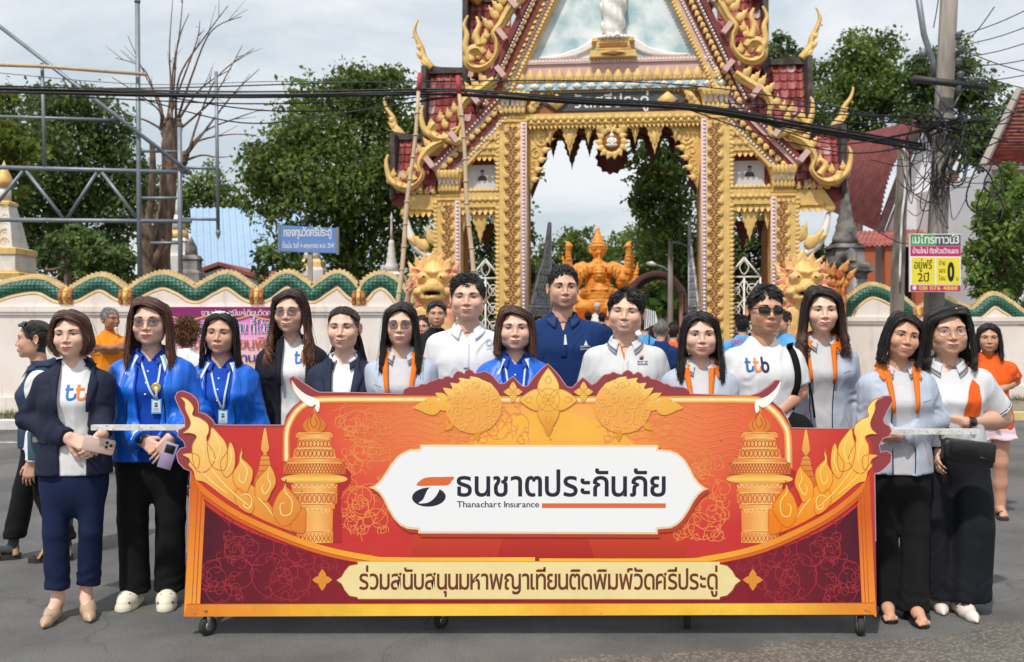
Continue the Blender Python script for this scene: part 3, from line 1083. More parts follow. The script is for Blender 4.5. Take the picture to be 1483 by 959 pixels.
def drape(bvh,V2,F,off,T,sub=0):
 """flat (x, z) figure laid on the front of a garment"""
 out=[]
 for x,z in V2:
  hit=bvh.ray_cast(Vector((x,-.6,z)),Vector((0,1,0)))
  y=hit[0].y if hit[0]is not None and hit[0].y<.02 else float(T.yf(x,z))
  out.append((x,y-off,z))
 return out,F
def patch(bvh,poly,off,T,step=.012):
 """fill a polygon with a fine sheet draped on the garment"""
 p=np.asarray(poly)
 x0,z0=p.min(0);x1,z1=p.max(0)
 n=len(p)
 rows=max(3,int((z1-z0)/step)+1)
 V,F=[],[]
 k=max(3,int((x1-x0)/step)+1)
 e=1e-5
 for j in range(rows):
  z=z0+e+(z1-z0-2*e)*j/(rows-1)
  xs=[]
  for i in range(n):
   a,b=p[i],p[(i+1)%n]
   if(a[1]-z)*(b[1]-z)<0:xs.append(a[0]+(z-a[1])/(b[1]-a[1])*(b[0]-a[0]))
  xs=sorted(xs)or[x0,x0]
  for i in range(k):V.append((xs[0]+(xs[-1]-xs[0])*i/(k-1),z))
 F=[(j*k+i,j*k+i+1,(j+1)*k+i+1,(j+1)*k+i)for j in range(rows-1)for i in range(k-1)]
 return drape(bvh,V,F,off,T)
def ribbon3(pts,w,nrm=(0,-1,0)):
 """flat band along 3-D points"""
 p=np.asarray(pts,float)
 t=np.gradient(p,axis=0);t/=np.linalg.norm(t,axis=1,keepdims=True)+1e-9
 a=np.cross(t,np.asarray(nrm,float));a/=np.linalg.norm(a,axis=1,keepdims=True)+1e-9
 V=np.concatenate([p+a*w/2,p-a*w/2])
 n=len(p)
 return V,[(i,i+1,n+i+1,n+i)for i in range(n-1)]
def glasses(parent,a,kind):
 """kind: 'wire', 'tint', 'dark', 'hair' (pushed up on the hair)"""
 g,ln=MB(),MB()
 fw=1.11*a.get('fw',1.)
 dz,dy=(0,0)
 sq={'dark':4,'wire':2.6,'tint':2.4,'hair':2.2}[kind]
 ry,rx={'dark':(.0165,.0255),'wire':(.0200,.0245),'tint':(.0215,.0255),'hair':(.020,.027)}[kind]
 fr={'dark':.0026,'wire':.0011,'tint':.0010,'hair':.0025}[kind]
 yb=-.1045
 pts=[]
 for s in(-1,1):
  cx=s*.0325*fw
  ring=[]
  for i in range(24):
   w=2*PI*i/24
   c,n=math.cos(w),math.sin(w)
   e=2/sq
   x=rx*math.copysign(abs(c)**e,c);z=ry*math.copysign(abs(n)**e,n)
   ring.append((cx+x,yb+.25*abs(cx+x)**2/.05+.02*0,z-.003))
  n=len(ring)
  R=ring+[ring[0],ring[1]]
  g.tube(R,fr,5,caps=False)
  cen=(cx,yb-.001,-.003)
  V=[cen]+ring
  ln.add(V,[(0,1+(i+1)%n,1+i)if s>0 else(0,1+(i+1)%n,1+i)for i in range(n)])
  g.tube([(s*(.0325+.025)*fw,yb+.014,.004),(s*.066*fw,-.083,.005),(s*.0755*fw,-.03,.004),(s*.076*fw,.012,.002)],fr*1.1,5)
 g.tube([(-.0085,yb,.003),(0,yb-.003,.006),(.0085,yb,.003)],fr*1.1,5)
 def fin(mb,name,m):
  V,F,C=mb.arr()
  if kind=='hair':
   R=np.array(Matrix.Rotation(math.radians(-62),3,'X'))
   V=(V@R.T)*1.12+np.array([0,-.014,-.004])
  V=head_pose(V,a,False)*a['hs']+np.array(a['hc'])
  return obj(name,mesh(name,V,F,m),parent)
 f=fin(g,'glasses',M['wire']if kind in('wire','tint')else M['black_plastic'])
 l=fin(ln,'lens',{'wire':M['lens_clear'],'tint':M['lens_tint'],'dark':M['lens_dark'],'hair':M['lens_dark']}[kind])
 l.parent=f
 return f
 # one person
class Ctx:pass
def person(label,px,chin,headpx,Y,rz=0.,face=None,sw=.165,bust=.02,belly=.0,hip=.165,group=None,lean=0.,lod=0,hsfix=None,neck=.92,stoop=0.):
 c=Ctx()
 s=FPX/Y
 c.s,c.Y,c.rz=s,Y,rz
 hs=hsfix or float(np.clip(headpx/s/.238,.93,1.075))
 ze=CAMZ-(chin-HY)/s+.112*hs
 c.hs,c.ze,c.H=hs,ze,ze+.122*hs
 c.root=tag(empty('person',((px-CX)/s-lean,Y,0),rz),label,'person',group)
 c.inv=Matrix.Rotation(-rz,3,'Z')
 a=dict(face or{})
 a['hs'],a['hc']=hs,(lean,-.022-stoop,ze)
 a.setdefault('neck',neck)
 c.a=a
 c.r=np.random.default_rng(abs(hash(label))%1000 if False else sum(map(ord,label))%9973)
 c.zs=ze-.197*hs
 c.bodyV,c.bodyF,c.bodyC,c.n=[],[],[],0
 c.lod=lod
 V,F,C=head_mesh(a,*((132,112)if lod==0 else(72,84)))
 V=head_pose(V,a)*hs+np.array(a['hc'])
 c.add_body(V,F,C)if False else add_body(c,V,F,C)
 c.T=Torso(c.zs,sw,c.H,bust,belly,hip)
 c.sw,c.bust,c.belly,c.hip=sw,bust,belly,hip
 c.arms={}
 c.seed=int(c.r.integers(0,9))
 return c
def add_body(c,V,F,C=None):
 V=np.asarray(V)
 if C is None:C=np.tile(np.asarray(c.a['skin']),(len(V),1))
 c.bodyV.append(V);c.bodyC.append(C)
 c.bodyF+=[tuple(int(i)+c.n for i in f)for f in F]
 c.n+=len(V)
def loc(c,px,py,dy=0.):
 """photo pixel at depth dy in front (-) of the person's axis -> person coordinates"""
 return np.array(c.inv@(P(px,py,c.Y+dy)-c.root.location))
def set_arms(c,L=None,R=None):
 """R is the arm on the picture's left. each: ((px, py, dy) elbow, (px, py, dy) wrist) or None for hanging"""
 for sd,sp in((-1,R),(1,L)):
  T=c.T
  if sp is None:c.arms[sd]=arm_points(T,sd,None)
  else:
   sh=np.array([sd*(T.sw-.026),.014,T.zs-.072])
   c.arms[sd]=(sh,loc(c,*sp[0]),loc(c,*sp[1]))
def skin_chest(c):
 T=Torso(c.zs,c.sw,c.H,c.bust,c.belly,c.hip,grow=-.009,hem=c.zs-.2)
 f=Field((-.22,-.2,c.zs-.22),(.22,.16,c.zs+.19),.009)
 f.fn(T.sdf)
 f.cone((0,.018,c.zs-.06),(c.a['hc'][0]*.7,.004,c.zs+.115),.062,.0475*c.a['neck']/.92,.03)
 V,F=f.nets()
 add_body(c,V,F)
def seam(c,pts,m,r=.0016,name='seam',off=.001,b=None):
 b=b or c.bvh
 q=[]
 for x,z in catmull(pts,5):
  h_=b.ray_cast(Vector((x,-.6,z)),Vector((0,1,0)))[0]
  if h_ is not None:q.append((x,h_.y-off,z))
 if len(q)>2:
  mb=MB();mb.tube(q,r,5);mb.build(name,M[m]if isinstance(m,str)else m,c.root)
def hands(c,which=(-1,1),**kw):
 for sd in which:
  sh,e,w=c.arms[sd]
  w=np.asarray(w,float);e=np.asarray(e,float)
  o=dict(kw.get({-1:'R',1:'L'}[sd],{}))
  d=o.pop('d',(w-e));n=o.pop('n',(-sd,.25,0));th=o.pop('thumb',None)
  d=np.asarray(d,float)/np.linalg.norm(d)
  n=np.asarray(n,float)
  if th is None:
   th=1 if np.cross(d,n)@np.array([0,-1,0])>0 else-1
  o.setdefault('h',.0029 if c.lod==0 and o.pop('fine',True)else .007)
  ar=o.pop('from_',e)
  V,F=hand_arm(ar,w,d,n,th,**o)
  add_body(c,V,F)
def finish_body(c):
 o=obj('body',mesh('body',np.concatenate(c.bodyV),c.bodyF,M['skin'],np.concatenate(c.bodyC),True),c.root)
 if 'hair' in c.a:make_hair(c.a,c.r,c.root,M)
 return o
def cloth(c,name,VF,m,bvh=False):
 V,F=VF
 o=obj(name,mesh(name,V,F,M[m]if isinstance(m,str)else m),c.root)
 if bvh:c.bvh=BVHTree.FromPolygons([tuple(v)for v in V],[tuple(int(i)for i in f)for f in F])
 return o
def simple_legs(c,m='black_cloth',hemz=.07,fine=False,rad=(.088,.062,.062),stance=.095,name='trousers',shoes=True):
 H=c.H
 legs=[((s*.085,.01,.50*H),(s*stance,-.01,.27*H),(s*stance,.02,hemz))for s in(-1,1)]
 cloth(c,name,trousers(H,c.hip+.008,legs,c.T.hem+.10,hemz,rad,.016 if not fine else .010,.004,c.seed,depth=.105+c.belly*.5),m)
 if shoes:
  for s in(-1,1):plain_shoe(c,(s*stance,.0),s*.12)
def plain_shoe(c,p,yaw,m='black_leather',z0=0.,h=.008):
 f=Field((p[0]-.16,p[1]-.24,z0-.02),(p[0]+.16,p[1]+.14,z0+.14),h)
 cs,sn=math.cos(yaw),math.sin(yaw)
 R=lambda x,y,z:np.array([p[0]+x*cs-y*sn,p[1]+x*sn+y*cs,z0+z])
 f.cone(R(0,.04,.04),R(0,-.08,.036),.037,.036,.02).cone(R(0,-.08,.034),R(0,-.145,.026),.038,.026,.02).cone(R(0,.03,.05),R(0,.02,.10),.036,.04,.02)
 f.fn(lambda q:z0+.002-q[...,2],None,None,0,'and')
 o=cloth(c,'shoe',f.nets(),m)
 return o
def decal(c,name,V2,F,off,col,m='print',parent=None):
 V,F=drape(c.bvh,V2,F,off,c.T)
 cols=np.tile(np.asarray(col),(len(V),1))if np.ndim(col)==1 else col
 return obj(name,mesh(name,V,F,M[m],cols,False),parent or c.root)
def collar(c,m='collar',**kw):
 V,F,C=collar_mesh(c.T,**kw)
 o=obj('collar',mesh('collar',V,F,M[m]if isinstance(m,str)else m,C),c.root)
 return solid(o,.0035,0)
def buttons(c,x,zs_,col=(.8,.8,.8),r=.0055):
 for z in zs_:
  mb=MB()
  hit=c.bvh.ray_cast(Vector((x,-.6,z)),Vector((0,1,0)))[0]
  y=hit.y if hit else float(c.T.yf(x,z))
  mb.lathe([(0,-.001),(r,-.001),(r,.0015),(r*.7,.0025),(0,.0025)],n=10)
  V,F,C=mb.arr()
  V=np.stack([V[:,0]+x,y-V[:,2],V[:,1]+z],1)
  obj('button',mesh('button',V,F,M['button']),c.root)
def edge_line(c,T2,opening,sgn,m,r=.003,name='zip',z1=None,z0=None):
 w1,w0,x0=opening[:3]
 zt,zb=c.T.zs+.05,c.T.hem
 pts=[]
 for z in np.linspace(z0 or zb+.005,z1 or c.T.zs-.02,26):
  t=min(max((z-zb)/(zt-zb),0),1.3)
  w=w0+(w1-w0)*t**1.3
  x=x0+sgn*(w+.001)
  pts.append((x,float(T2.yf(x,z))+.002,z))
 mb=MB();mb.tube(pts,r,6)
 return mb.build(name,M[m],c.root)
TTB=[(lin((26,108,176)),'t'),(lin((226,130,62)),'t'),(lin((32,36,74)),'b')]
def ttb_logo(c,px0,px1,pyb,pyt):
 """three thick letters joined along the foot: blue t, orange t, navy b"""
 a,b=loc(c,px0,pyb,-.13),loc(c,px1,pyt,-.13)
 W,Hh=b[0]-a[0],b[2]-a[2]
 w=Hh*.155
 def thick(pts):
  mb=MB();mb.strip(catmull(pts,6),w,0,0.0)
  V,F,_=mb.arr()
  return[(v[0],v[2])for v in V],F
 k=0
 for i,(col,ch)in enumerate(TTB):
  ox=a[0]+W*(0,.335,.64)[i]
  lw=W*.34
  if ch=='t':
   figs=[[(ox+w,a[2]+Hh*.93),(ox+w,a[2]+Hh*.45),(ox+w*1.05,a[2]+Hh*.25),(ox+lw*.45,a[2]+w*.55),(ox+lw*.9,a[2]+w*.9),(ox+lw*1.02,a[2]+Hh*.28),(ox+lw*1.02,a[2]+Hh*.42)],[(ox+w*.1,a[2]+Hh*.66),(ox+lw*.78,a[2]+Hh*.66)]]
  else:
   figs=[[(ox+w,a[2]+Hh),(ox+w,a[2]+Hh*.3)],[(ox+w+lw*.40*(1+math.cos(u))*.98-w*.1,a[2]+Hh*.36+(Hh*.36-w/2)*math.sin(u))for u in np.linspace(PI,PI+2*PI,18)]]
  for f in figs:
   V2,F=thick(f)
   decal(c,'printed_letter',V2,F,.0016+.0004*k,col);k+=1
def chest_text(c,lines,pxc,pyc,width,size,col,off=.003,name='chest_print',gap=1.35,bold=.01):
 q=loc(c,pxc,pyc,-.13)
 VV,FF,n=[],[],0
 for i,t in enumerate(lines):
  V,F=text_fit(t,q[0]-width/2,q[0]+width/2,q[2]-i*size*gap,size,bold)
  VV+=[tuple(v)for v in V];FF+=[tuple(j+n for j in f)for f in F];n+=len(V)
 decal(c,name,VV,FF,off,col)
def t_mark(c,pxc,pyc,w):
 """round emblem: slanted bar over a dark oval with a pale stroke"""
 q=loc(c,pxc,pyc,-.13);x,z=q[0],q[2]
 bar=[(x-w*.42,z+w*.12),(x-w*.2,z+w*.36),(x+w*.5,z+w*.36),(x+w*.3,z+w*.12)]
 V,F=[],[]
 decal(c,'emblem',bar,[(0,3,2,1)],.004,lin((226,110,40)))
 ov=[(x-w*.05+w*.42*math.cos(u)*1.0+.12*w*math.sin(u),z-w*.2+w*.26*math.sin(u))for u in np.linspace(0,2*PI,17)[:-1]]
 decal(c,'emblem',ov,[tuple(range(16))],.0042,(.02,.025,.04))
def lanyard(c,bx,bz,card=True,medal=None,mcol=lin((196,216,232)),w=.011,cw=.052,ch=.078):
 yfr=lambda x,z:(c.bvh.ray_cast(Vector((x,-.6,z)),Vector((0,1,0)))[0]or Vector((0,float(c.T.yf(x,z)),0))).y
 V,F,n=[],[],0
 for s in(-1,1):
  pts=[]
  for u in np.linspace(0,1,14):
   x=s*.060*(1-u)**.8+bx*u;z=c.zs+.035+(bz-c.zs-.035)*u
   pts.append((x,yfr(x,z)-.007-.002*(s>0),z))
  v,f=ribbon3(pts,w)
  V+=[tuple(q)for q in v];F+=[tuple(i+n for i in g)for g in f];n+=len(v)
 lan=obj('lanyard',mesh('lanyard',V,F,M['collar'],np.tile(mcol,(len(V),1))),c.root)
 solid(lan,.0015,0)
 y=yfr(bx,bz-.05)-.012
 if medal:
  mb=MB();mb.lathe([(0,0),(.026,0),(.029,.002),(.026,.006),(.018,.005),(0,.007)],n=20)
  v,f,_=mb.arr()
  v=np.stack([v[:,0]+bx,y-.008-v[:,2],v[:,1]+medal],1)
  obj('medal',mesh('medal',v,f,M['gold_trim']),lan)
 if card:
  mb=MB()
  mb.box(bx-cw/2,bx+cw/2,y-.003,y,bz-ch,bz,lin((112,186,222)))
  mb.box(bx-cw*.38,bx+cw*.38,y-.0045,y-.003,bz-ch*.90,bz-ch*.10,lin((226,236,242)))
  mb.box(bx-cw*.2,bx+cw*.2,y-.005,y-.0045,bz-ch*.55,bz-ch*.22,lin((150,190,214)))
  mb.ball((bx,y-.005,bz-ch*.33),(cw*.09,.0008,cw*.10),8,6,(.02,.018,.018))
  mb.box(bx-cw*.15,bx+cw*.15,y-.0055,y-.005,bz-ch*.55,bz-ch*.44,(.03,.04,.08))
  for q in(.64,.72,.8):mb.box(bx-cw*.28,bx+cw*.28,y-.005,y-.0045,bz-ch*(q+.03),bz-ch*q,(.12,.2,.35))
  mb.box(bx-.006,bx+.006,y-.003,y,bz,bz+.03,(.7,.75,.78))
  mb.build('id_card',M['print'],lan,cols=True,smooth=False)
  # outfits
WH,LB=np.array(lin((228,236,240))),np.array(lin((120,190,224)))
def blue_jacket(c,op=(.085,.040,.0),label_tq=None,cuffs=True,lod=1.):
 T2=Torso(c.zs,c.sw+.008,c.H,c.bust,c.belly,c.hip+.012,grow=.020,hem=c.T.hem)
 cloth(c,'polo_shirt',garment(c.T,{},None,vneck=(.075,.034),wr=.002,seed=c.seed),'blue_polo',True)
 buttons(c,0.,[c.zs-.055,c.zs-.115,c.zs-.175])
 bv=c.bvh
 cloth(c,'jacket',garment(T2,c.arms,'long',(.066,.060,.050),op,wr=.006,seed=c.seed),'blue_nylon',True)
 for s in(-1,1):edge_line(c,T2,op,s,'blue_polo',.004,'zip')
 collar(c,r=.062,hgt=.030,flare=.018,drop=.032,point=.020,front=.5,cols=lambda u,t:lin((14,66,168)))
 def cc(u,t):
  if abs(t)>.80 and u>.3:return(WH,LB,WH,LB,WH)[min(int((abs(t)-.80)/.2*5),4)]
  return lin((18,98,206))
 collar(c,r=.078,hgt=.030,flare=.030,drop=.048,point=.045,front=.66,cols=cc,n=60,open_=.028,spread=.02)
 for s in(-1,1):
  seam(c,[(s*(op[0]+.02),c.zs-.02),(s*(op[0]+.045),c.zs-.12),(s*(op[0]+.03),c.zs-.3)],'blue_polo')
  seam(c,[(s*(op[1]+.045),c.zs-.20),(s*(op[1]+.052),c.zs-.33)],'black_cloth',.0026,'pocket_zip')
 c.bvh_out=c.bvh;c.bvh=bv
 if cuffs:
  for sd,(a,e,w)in c.arms.items():
   d=(np.asarray(w)-e);d=d/np.linalg.norm(d)
   mb=MB()
   for q0,q1,col in((-.052,-.040,WH),(-.040,-.028,LB),(-.028,-.016,WH),(-.016,.004,lin((18,98,206)))):
    mb.tube([w+d*q0,w+d*q1],[.0535,.0525],18,col,caps=False)
   mb.build('cuff',M['collar'],c.root,cols=True)
 return T2
def grey_jacket(c,op=(.072,.030,.0),vdepth=.07,logo=None):
 T2=Torso(c.zs,c.sw+.004,c.H,c.bust,c.belly,c.hip+.004,grow=.016,hem=c.T.hem)
 cloth(c,'polo_shirt',garment(c.T,{},None,vneck=(vdepth,.030),wr=.002,seed=c.seed),'grey_polo',True)
 buttons(c,0.,[c.zs-.075,c.zs-.135],r=.004)
 bv=c.bvh
 cloth(c,'jacket',garment(T2,c.arms,'long',(.061,.054,.046),op,wr=.004,seed=c.seed),'grey_jacket',True)
 for s in(-1,1):edge_line(c,T2,op,s,'black_cloth',.0028,'zip')
 collar(c,r=.062,hgt=.028,flare=.018,drop=.030,point=.022,front=.5,cols=lambda u,t:(.04,.04,.05)if .86<u<.95 else lin((206,205,209)))
 collar(c,r=.076,hgt=.038,flare=.024,drop=.046,point=.030,front=.72,cols=lambda u,t:lin((230,118,30)),n=40,open_=.030,spread=.018)
 w1,w0,x0=op
 for s in(-1,1):
  zt,zb=c.zs+.05,c.T.hem
  poly=[]
  zl=np.linspace(c.zs-.20,c.zs+.02,9)
  f=lambda z:w0+(w1-w0)*((z-zb)/(zt-zb))**1.3
  inn=[(x0+s*(f(z)-.012),z)for z in zl]
  out=[(x0+s*(f(z)+.003+.021*(z-zl[0])/.22),z)for z in zl]
  V=[(x,float(T2.yf(x,z))-.007,z)for x,z in inn]+[(x,float(T2.yf(x,z))-.010,z)for x,z in out]
  n=len(inn)
  F=[(i,i+1,n+i+1,n+i)for i in range(n-1)]
  solid(obj('facing',mesh('facing',V,F,M['orange_lining']),c.root),.004,0)
 gs_=M['seam_grey']
 for s in(-1,1):
  seam(c,[(s*(op[0]+.02),c.zs-.145),(s*.10,c.zs-.140),(s*.14,c.zs-.13)],gs_)
  seam(c,[(s*(op[1]+.05),c.zs-.34),(s*(op[1]+.085),c.zs-.47)],'orange_lining',.0014,'pocket_seam')
 return T2
def blazer(c,m,op=(.085,.055,.0),inner='tee',lapel=.25,notch=.07):
 T2=Torso(c.zs,c.sw+.002,c.H,c.bust,c.belly,c.hip+.008,grow=.015,hem=c.T.hem-.0)
 if inner=='tee':
  cloth(c,'tee_shirt',garment(c.T,{},None,wr=.0028,seed=c.seed),'white_cotton',True)
 else:
  cloth(c,'polo_shirt',garment(c.T,{},None,vneck=(.08,.034),wr=.002,seed=c.seed),'white_pique',True)
  collar(c,r=.062,hgt=.028,flare=.020,drop=.032,point=.026,front=.52,cols=lambda u,t:lin((22,28,48))if u>.55 else lin((226,226,230)))
 bv=c.bvh
 cloth(c,'blazer',garment(T2,c.arms,'long',(.060,.053,.045),op,wr=.0035,seed=c.seed),m,True)
 w1,w0,x0=op
 zt,zb=c.zs+.05,c.T.hem
 f=lambda z:w0+(w1-w0)*((z-zb)/(zt-zb))**1.3
 for s in(-1,1):
  zl=np.linspace(c.zs-lapel,c.zs+.045,16)
  V=[]
  for k in range(5):
   for z in zl:
    t=(z-zl[0])/(zl[-1]-zl[0])
    w=.008+notch*t**.8 if t<.72 else .008+notch*.72**.8-.022-.09*(t-.72)
    x=x0+s*(f(min(z,zt))-.006+max(w,.012)*k/4)
    y=float(T2.yf(x,min(z,c.zs+.01)))-(.007+.006*math.sin(PI*k/4))+max(0,z-c.zs-.01)*1.1
    V.append((x,y,z))
  n=len(zl)
  F=[(k*n+i,k*n+i+1,(k+1)*n+i+1,(k+1)*n+i)for k in range(4)for i in range(n-1)]
  solid(obj('lapel',mesh('lapel',V,F,M[m]),c.root),.004,0)
 collar(c,M[m],r=.074,hgt=.026,flare=.024,drop=.036,point=.0,front=.95,n=30,open_=.02)
 for s in(-1,1):seam(c,[(s*.10,c.T.hem+.17),(s*.155,c.T.hem+.175)],m,.004,'pocket_flap')
 buttons(c,x0+f(c.T.hem+.2)+.012,[c.T.hem+.20,c.T.hem+.11],r=.008)
 c.bvh_out=c.bvh;c.bvh=bv
 return T2
def polo(c,m,cols,sleeve=True,vneck=(.085,.036),rad=(.063,.062,.05),short=.66,trim=None,wr=.0035,front=.46,hem=None):
 T2=Torso(c.zs,c.sw,c.H,c.bust,c.belly,c.hip,grow=.004,hem=hem or c.T.hem)
 cloth(c,'polo_shirt',garment(T2,c.arms,'short',rad,vneck=vneck,wr=wr,seed=c.seed,short=short),m,True)
 collar(c,r=.066,hgt=.032,flare=.022,drop=.036,point=.030,front=front,cols=cols,n=40,spread=.01,open_=.012)
 if trim is not None:
  for sd,(a,e,w)in c.arms.items():
   a,e=np.asarray(a),np.asarray(e)
   d=(e-a)/np.linalg.norm(e-a);p=a+(e-a)*short
   mb=MB()
   for q0,q1,col in trim:mb.tube([p+d*q0,p+d*q1],[rad[1]+.0052]*2,20,col,caps=False)
   mb.build('sleeve_trim',M['collar'],c.root,cols=True)
 return T2
def bare_arms(c,which=(-1,1),r0=.047,r1=.040,h=.007):
 for sd in which:
  a,e,w=[np.asarray(q,float)for q in c.arms[sd]]
  lo=np.minimum(np.minimum(a,e),w)-.08;hi=np.maximum(np.maximum(a,e),w)+.08
  f=Field(lo,hi,h)
  f.cone(a,e,r0+.002,r1,0).cone(e,e+(w-e)*.3,r1,r1+.001,.01).cone(e+(w-e)*.3,w,r1+.001,.027,.01)
  V,F=f.nets()
  add_body(c,V,F)
def placket(c,x,z0,z1,w,m='white_pique',col=None):
 V,F=patch(c.bvh,[(x-w/2,z0),(x+w/2,z0),(x+w/2,z1),(x-w/2,z1)],.0025,c.T,.010)
 o=obj('placket',mesh('placket',V,F,M[m]if col is None else M['collar'],None if col is None else np.tile(col,(len(V),1))),c.root)
 return solid(o,.002,0)
def watch(c,w,d,r=.031,m='black_plastic',face=(0,-1,0),sz=.019):
 d=np.asarray(d,float)/np.linalg.norm(d)
 mb=MB();mb.tube([np.asarray(w)-d*.012,np.asarray(w)+d*.012],[r,r],20,caps=False)
 o=mb.build('watch',M[m],c.root)
 f=np.asarray(face,float);f=f-d*(f@d);f/=np.linalg.norm(f)
 q=np.asarray(w)+f*(r+.002)
 mb=MB();mb.tube([q-f*.004,q+f*.006],[sz*1.15,sz],16,rot=PI/4)
 mb.build('watch_face',M['lens_dark'],o)
M['seam_grey']=mat('seam_grey',lin((128,142,164)),rough=.8)
SKL,SKM,SKT,SKD=(np.array(lin(v))for v in((230,186,163),(217,168,142),(206,154,126),(172,120,94)))
# ground, road, kerbs, naga wall
def asphalt():
 m=bpy.data.materials.new('asphalt');m.use_nodes=True
 t=m.node_tree;b=t.nodes['Principled BSDF'];b.inputs['Roughness'].default_value=.86;b.inputs['Specular IOR Level'].default_value=.3
 tcn=t.nodes.new('ShaderNodeTexCoord');lk=t.links.new
 def noise(sc,det=5,rough=.6):
  n=t.nodes.new('ShaderNodeTexNoise');n.inputs['Scale'].default_value=sc;n.inputs['Detail'].default_value=det;n.inputs['Roughness'].default_value=rough
  lk(tcn.outputs['Object'],n.inputs['Vector']);return n.outputs['Fac']
 def ramp(f,a,b_,c0,c1):
  r=t.nodes.new('ShaderNodeValToRGB');r.color_ramp.elements[0].position=a;r.color_ramp.elements[1].position=b_
  r.color_ramp.elements[0].color=tuple(c0)+(1,);r.color_ramp.elements[1].color=tuple(c1)+(1,);lk(f,r.inputs['Fac']);return r.outputs['Color']
 def mixc(f,a,b_,mode='MIX'):
  x=t.nodes.new('ShaderNodeMix');x.data_type='RGBA';x.blend_type=mode
  if isinstance(f,float):x.inputs['Factor'].default_value=f
  else:lk(f,x.inputs['Factor'])
  lk(a,x.inputs['A']);lk(b_,x.inputs['B']);return x.outputs['Result']
 big=ramp(noise(.8,9,.68),.38,.62,(.100,.098,.099),(.168,.165,.161))
 fine=ramp(noise(120,4,.75),.3,.72,(.5,.5,.5),(1.5,1.49,1.46))
 ap=mixc(1.,big,fine,'MULTIPLY')
 v=t.nodes.new('ShaderNodeTexVoronoi');v.inputs['Scale'].default_value=62;lk(tcn.outputs['Object'],v.inputs['Vector'])
 vc=t.nodes.new('ShaderNodeSeparateColor');lk(v.outputs['Color'],vc.inputs['Color'])
 stone=ramp(vc.outputs['Red'],.0,1.,(.10,.088,.076),(.33,.29,.25))
 gap=ramp(v.outputs['Distance'],.32,.62,(1,1,1),(.34,.33,.32))
 cc=mixc(1.,stone,gap,'MULTIPLY')
 worn=ramp(noise(1.7,5),.48,.58,(.155,.142,.128),(.20,.185,.168))
 cc=mixc(.45,cc,worn)
 sp=t.nodes.new('ShaderNodeSeparateXYZ');lk(tcn.outputs['Object'],sp.inputs['Vector'])
 md=t.nodes.new('ShaderNodeMath');md.operation='MULTIPLY_ADD';lk(noise(1.1,7,.62),md.inputs[0]);md.inputs[1].default_value=1.1;lk(sp.outputs['Y'],md.inputs[2])
 ax=t.nodes.new('ShaderNodeMath');ax.operation='MULTIPLY_ADD';lk(sp.outputs['X'],ax.inputs[0]);ax.inputs[1].default_value=-.22;lk(md.outputs[0],ax.inputs[2])
 mk=t.nodes.new('ShaderNodeMapRange');mk.inputs['From Min'].default_value=5.06;mk.inputs['From Max'].default_value=5.02;lk(ax.outputs[0],mk.inputs['Value'])
 col=mixc(mk.outputs['Result'],ap,cc)
 vo=t.nodes.new('ShaderNodeTexVoronoi');vo.feature='DISTANCE_TO_EDGE';vo.inputs['Scale'].default_value=.42
 nn=t.nodes.new('ShaderNodeTexNoise');nn.inputs['Scale'].default_value=1.5;nn.inputs['Detail'].default_value=6;lk(tcn.outputs['Object'],nn.inputs['Vector'])
 av=t.nodes.new('ShaderNodeVectorMath');av.operation='MULTIPLY_ADD';lk(nn.outputs['Color'],av.inputs[0]);av.inputs[1].default_value=(.8,.8,0);lk(tcn.outputs['Object'],av.inputs[2]);lk(av.outputs['Vector'],vo.inputs['Vector'])
 ck=ramp(vo.outputs['Distance'],.0,.003,(.74,.73,.72),(1,1,1))
 col=mixc(1.,col,ck,'MULTIPLY')
 lk(col,b.inputs['Base Color'])
 bp_=t.nodes.new('ShaderNodeBump');bp_.inputs['Strength'].default_value=.5;bp_.inputs['Distance'].default_value=.006
 hm=mixc(mk.outputs['Result'],fine,gap)
 lk(hm,bp_.inputs['Height']);lk(bp_.outputs['Normal'],b.inputs['Normal'])
 return m
g=MB()
g.add([(-400,-300,0),(400,-300,0),(400,900,0),(-400,900,0)],[(0,1,2,3)])
g.build('road',asphalt(),kind='structure',smooth=False)
M_paint=mat('road_paint',lin((196,196,194)),rough=.8,col2=lin((150,149,147)),vscale=9)
g=MB();g.add([(-14,13.0,.004),(-1.2,13.0,.004),(-1.2,13.14,.004),(-14,13.14,.004)],[(0,1,2,3)]);g.build('road_line',M_paint,kind='structure',smooth=False)
M_plaster=mat('plaster',lin((240,231,224)),rough=.85,var=.06,vscale=1.3,bump=.1,bscale=30,col2=lin((226,213,205)),detail=7)
M_soil=mat('soil',lin((150,138,122)),rough=.95,col2=lin((118,106,92)),vscale=5,bump=.4,bscale=40)
M_kw,M_kr=mat('kerb_white',lin((214,208,204)),rough=.85,var=.1,vscale=7),mat('kerb_red',lin((196,120,116)),rough=.85,var=.12,vscale=7)
YL,YR=15.9,19.2
g=MB();g.box(-40,-3.2,14.75,16.3,-.2,.145);g.build('verge',M_soil,kind='structure',smooth=False)
g=MB();g.box(4.9,60,16.2,19.6,-.2,.14);g.build('pavement',M_soil,kind='structure',smooth=False)
kl=tag(empty('kerb',(-6,14.6,0)),'low white and red painted kerb in front of the long white wall','kerb')
for i,x in enumerate(np.arange(-10.5,-3.2,.98)):
 g=MB();g.prism([(x+.006,0.0),(x+.974,0.0),(x+.974,.155),(x+.006,.155)],0,.15,bev=.012)
 o=g.build('kerb_stone',M_kr if i%4==2 else M_kw,kl,smooth=False);o.location=(6,0,0)
kr=tag(empty('kerb',(8,16.05,0)),'pale yellow kerb along the far right pavement','kerb')
M_ky=mat('kerb_yellow',lin((206,186,130)),rough=.85,var=.12,vscale=7)
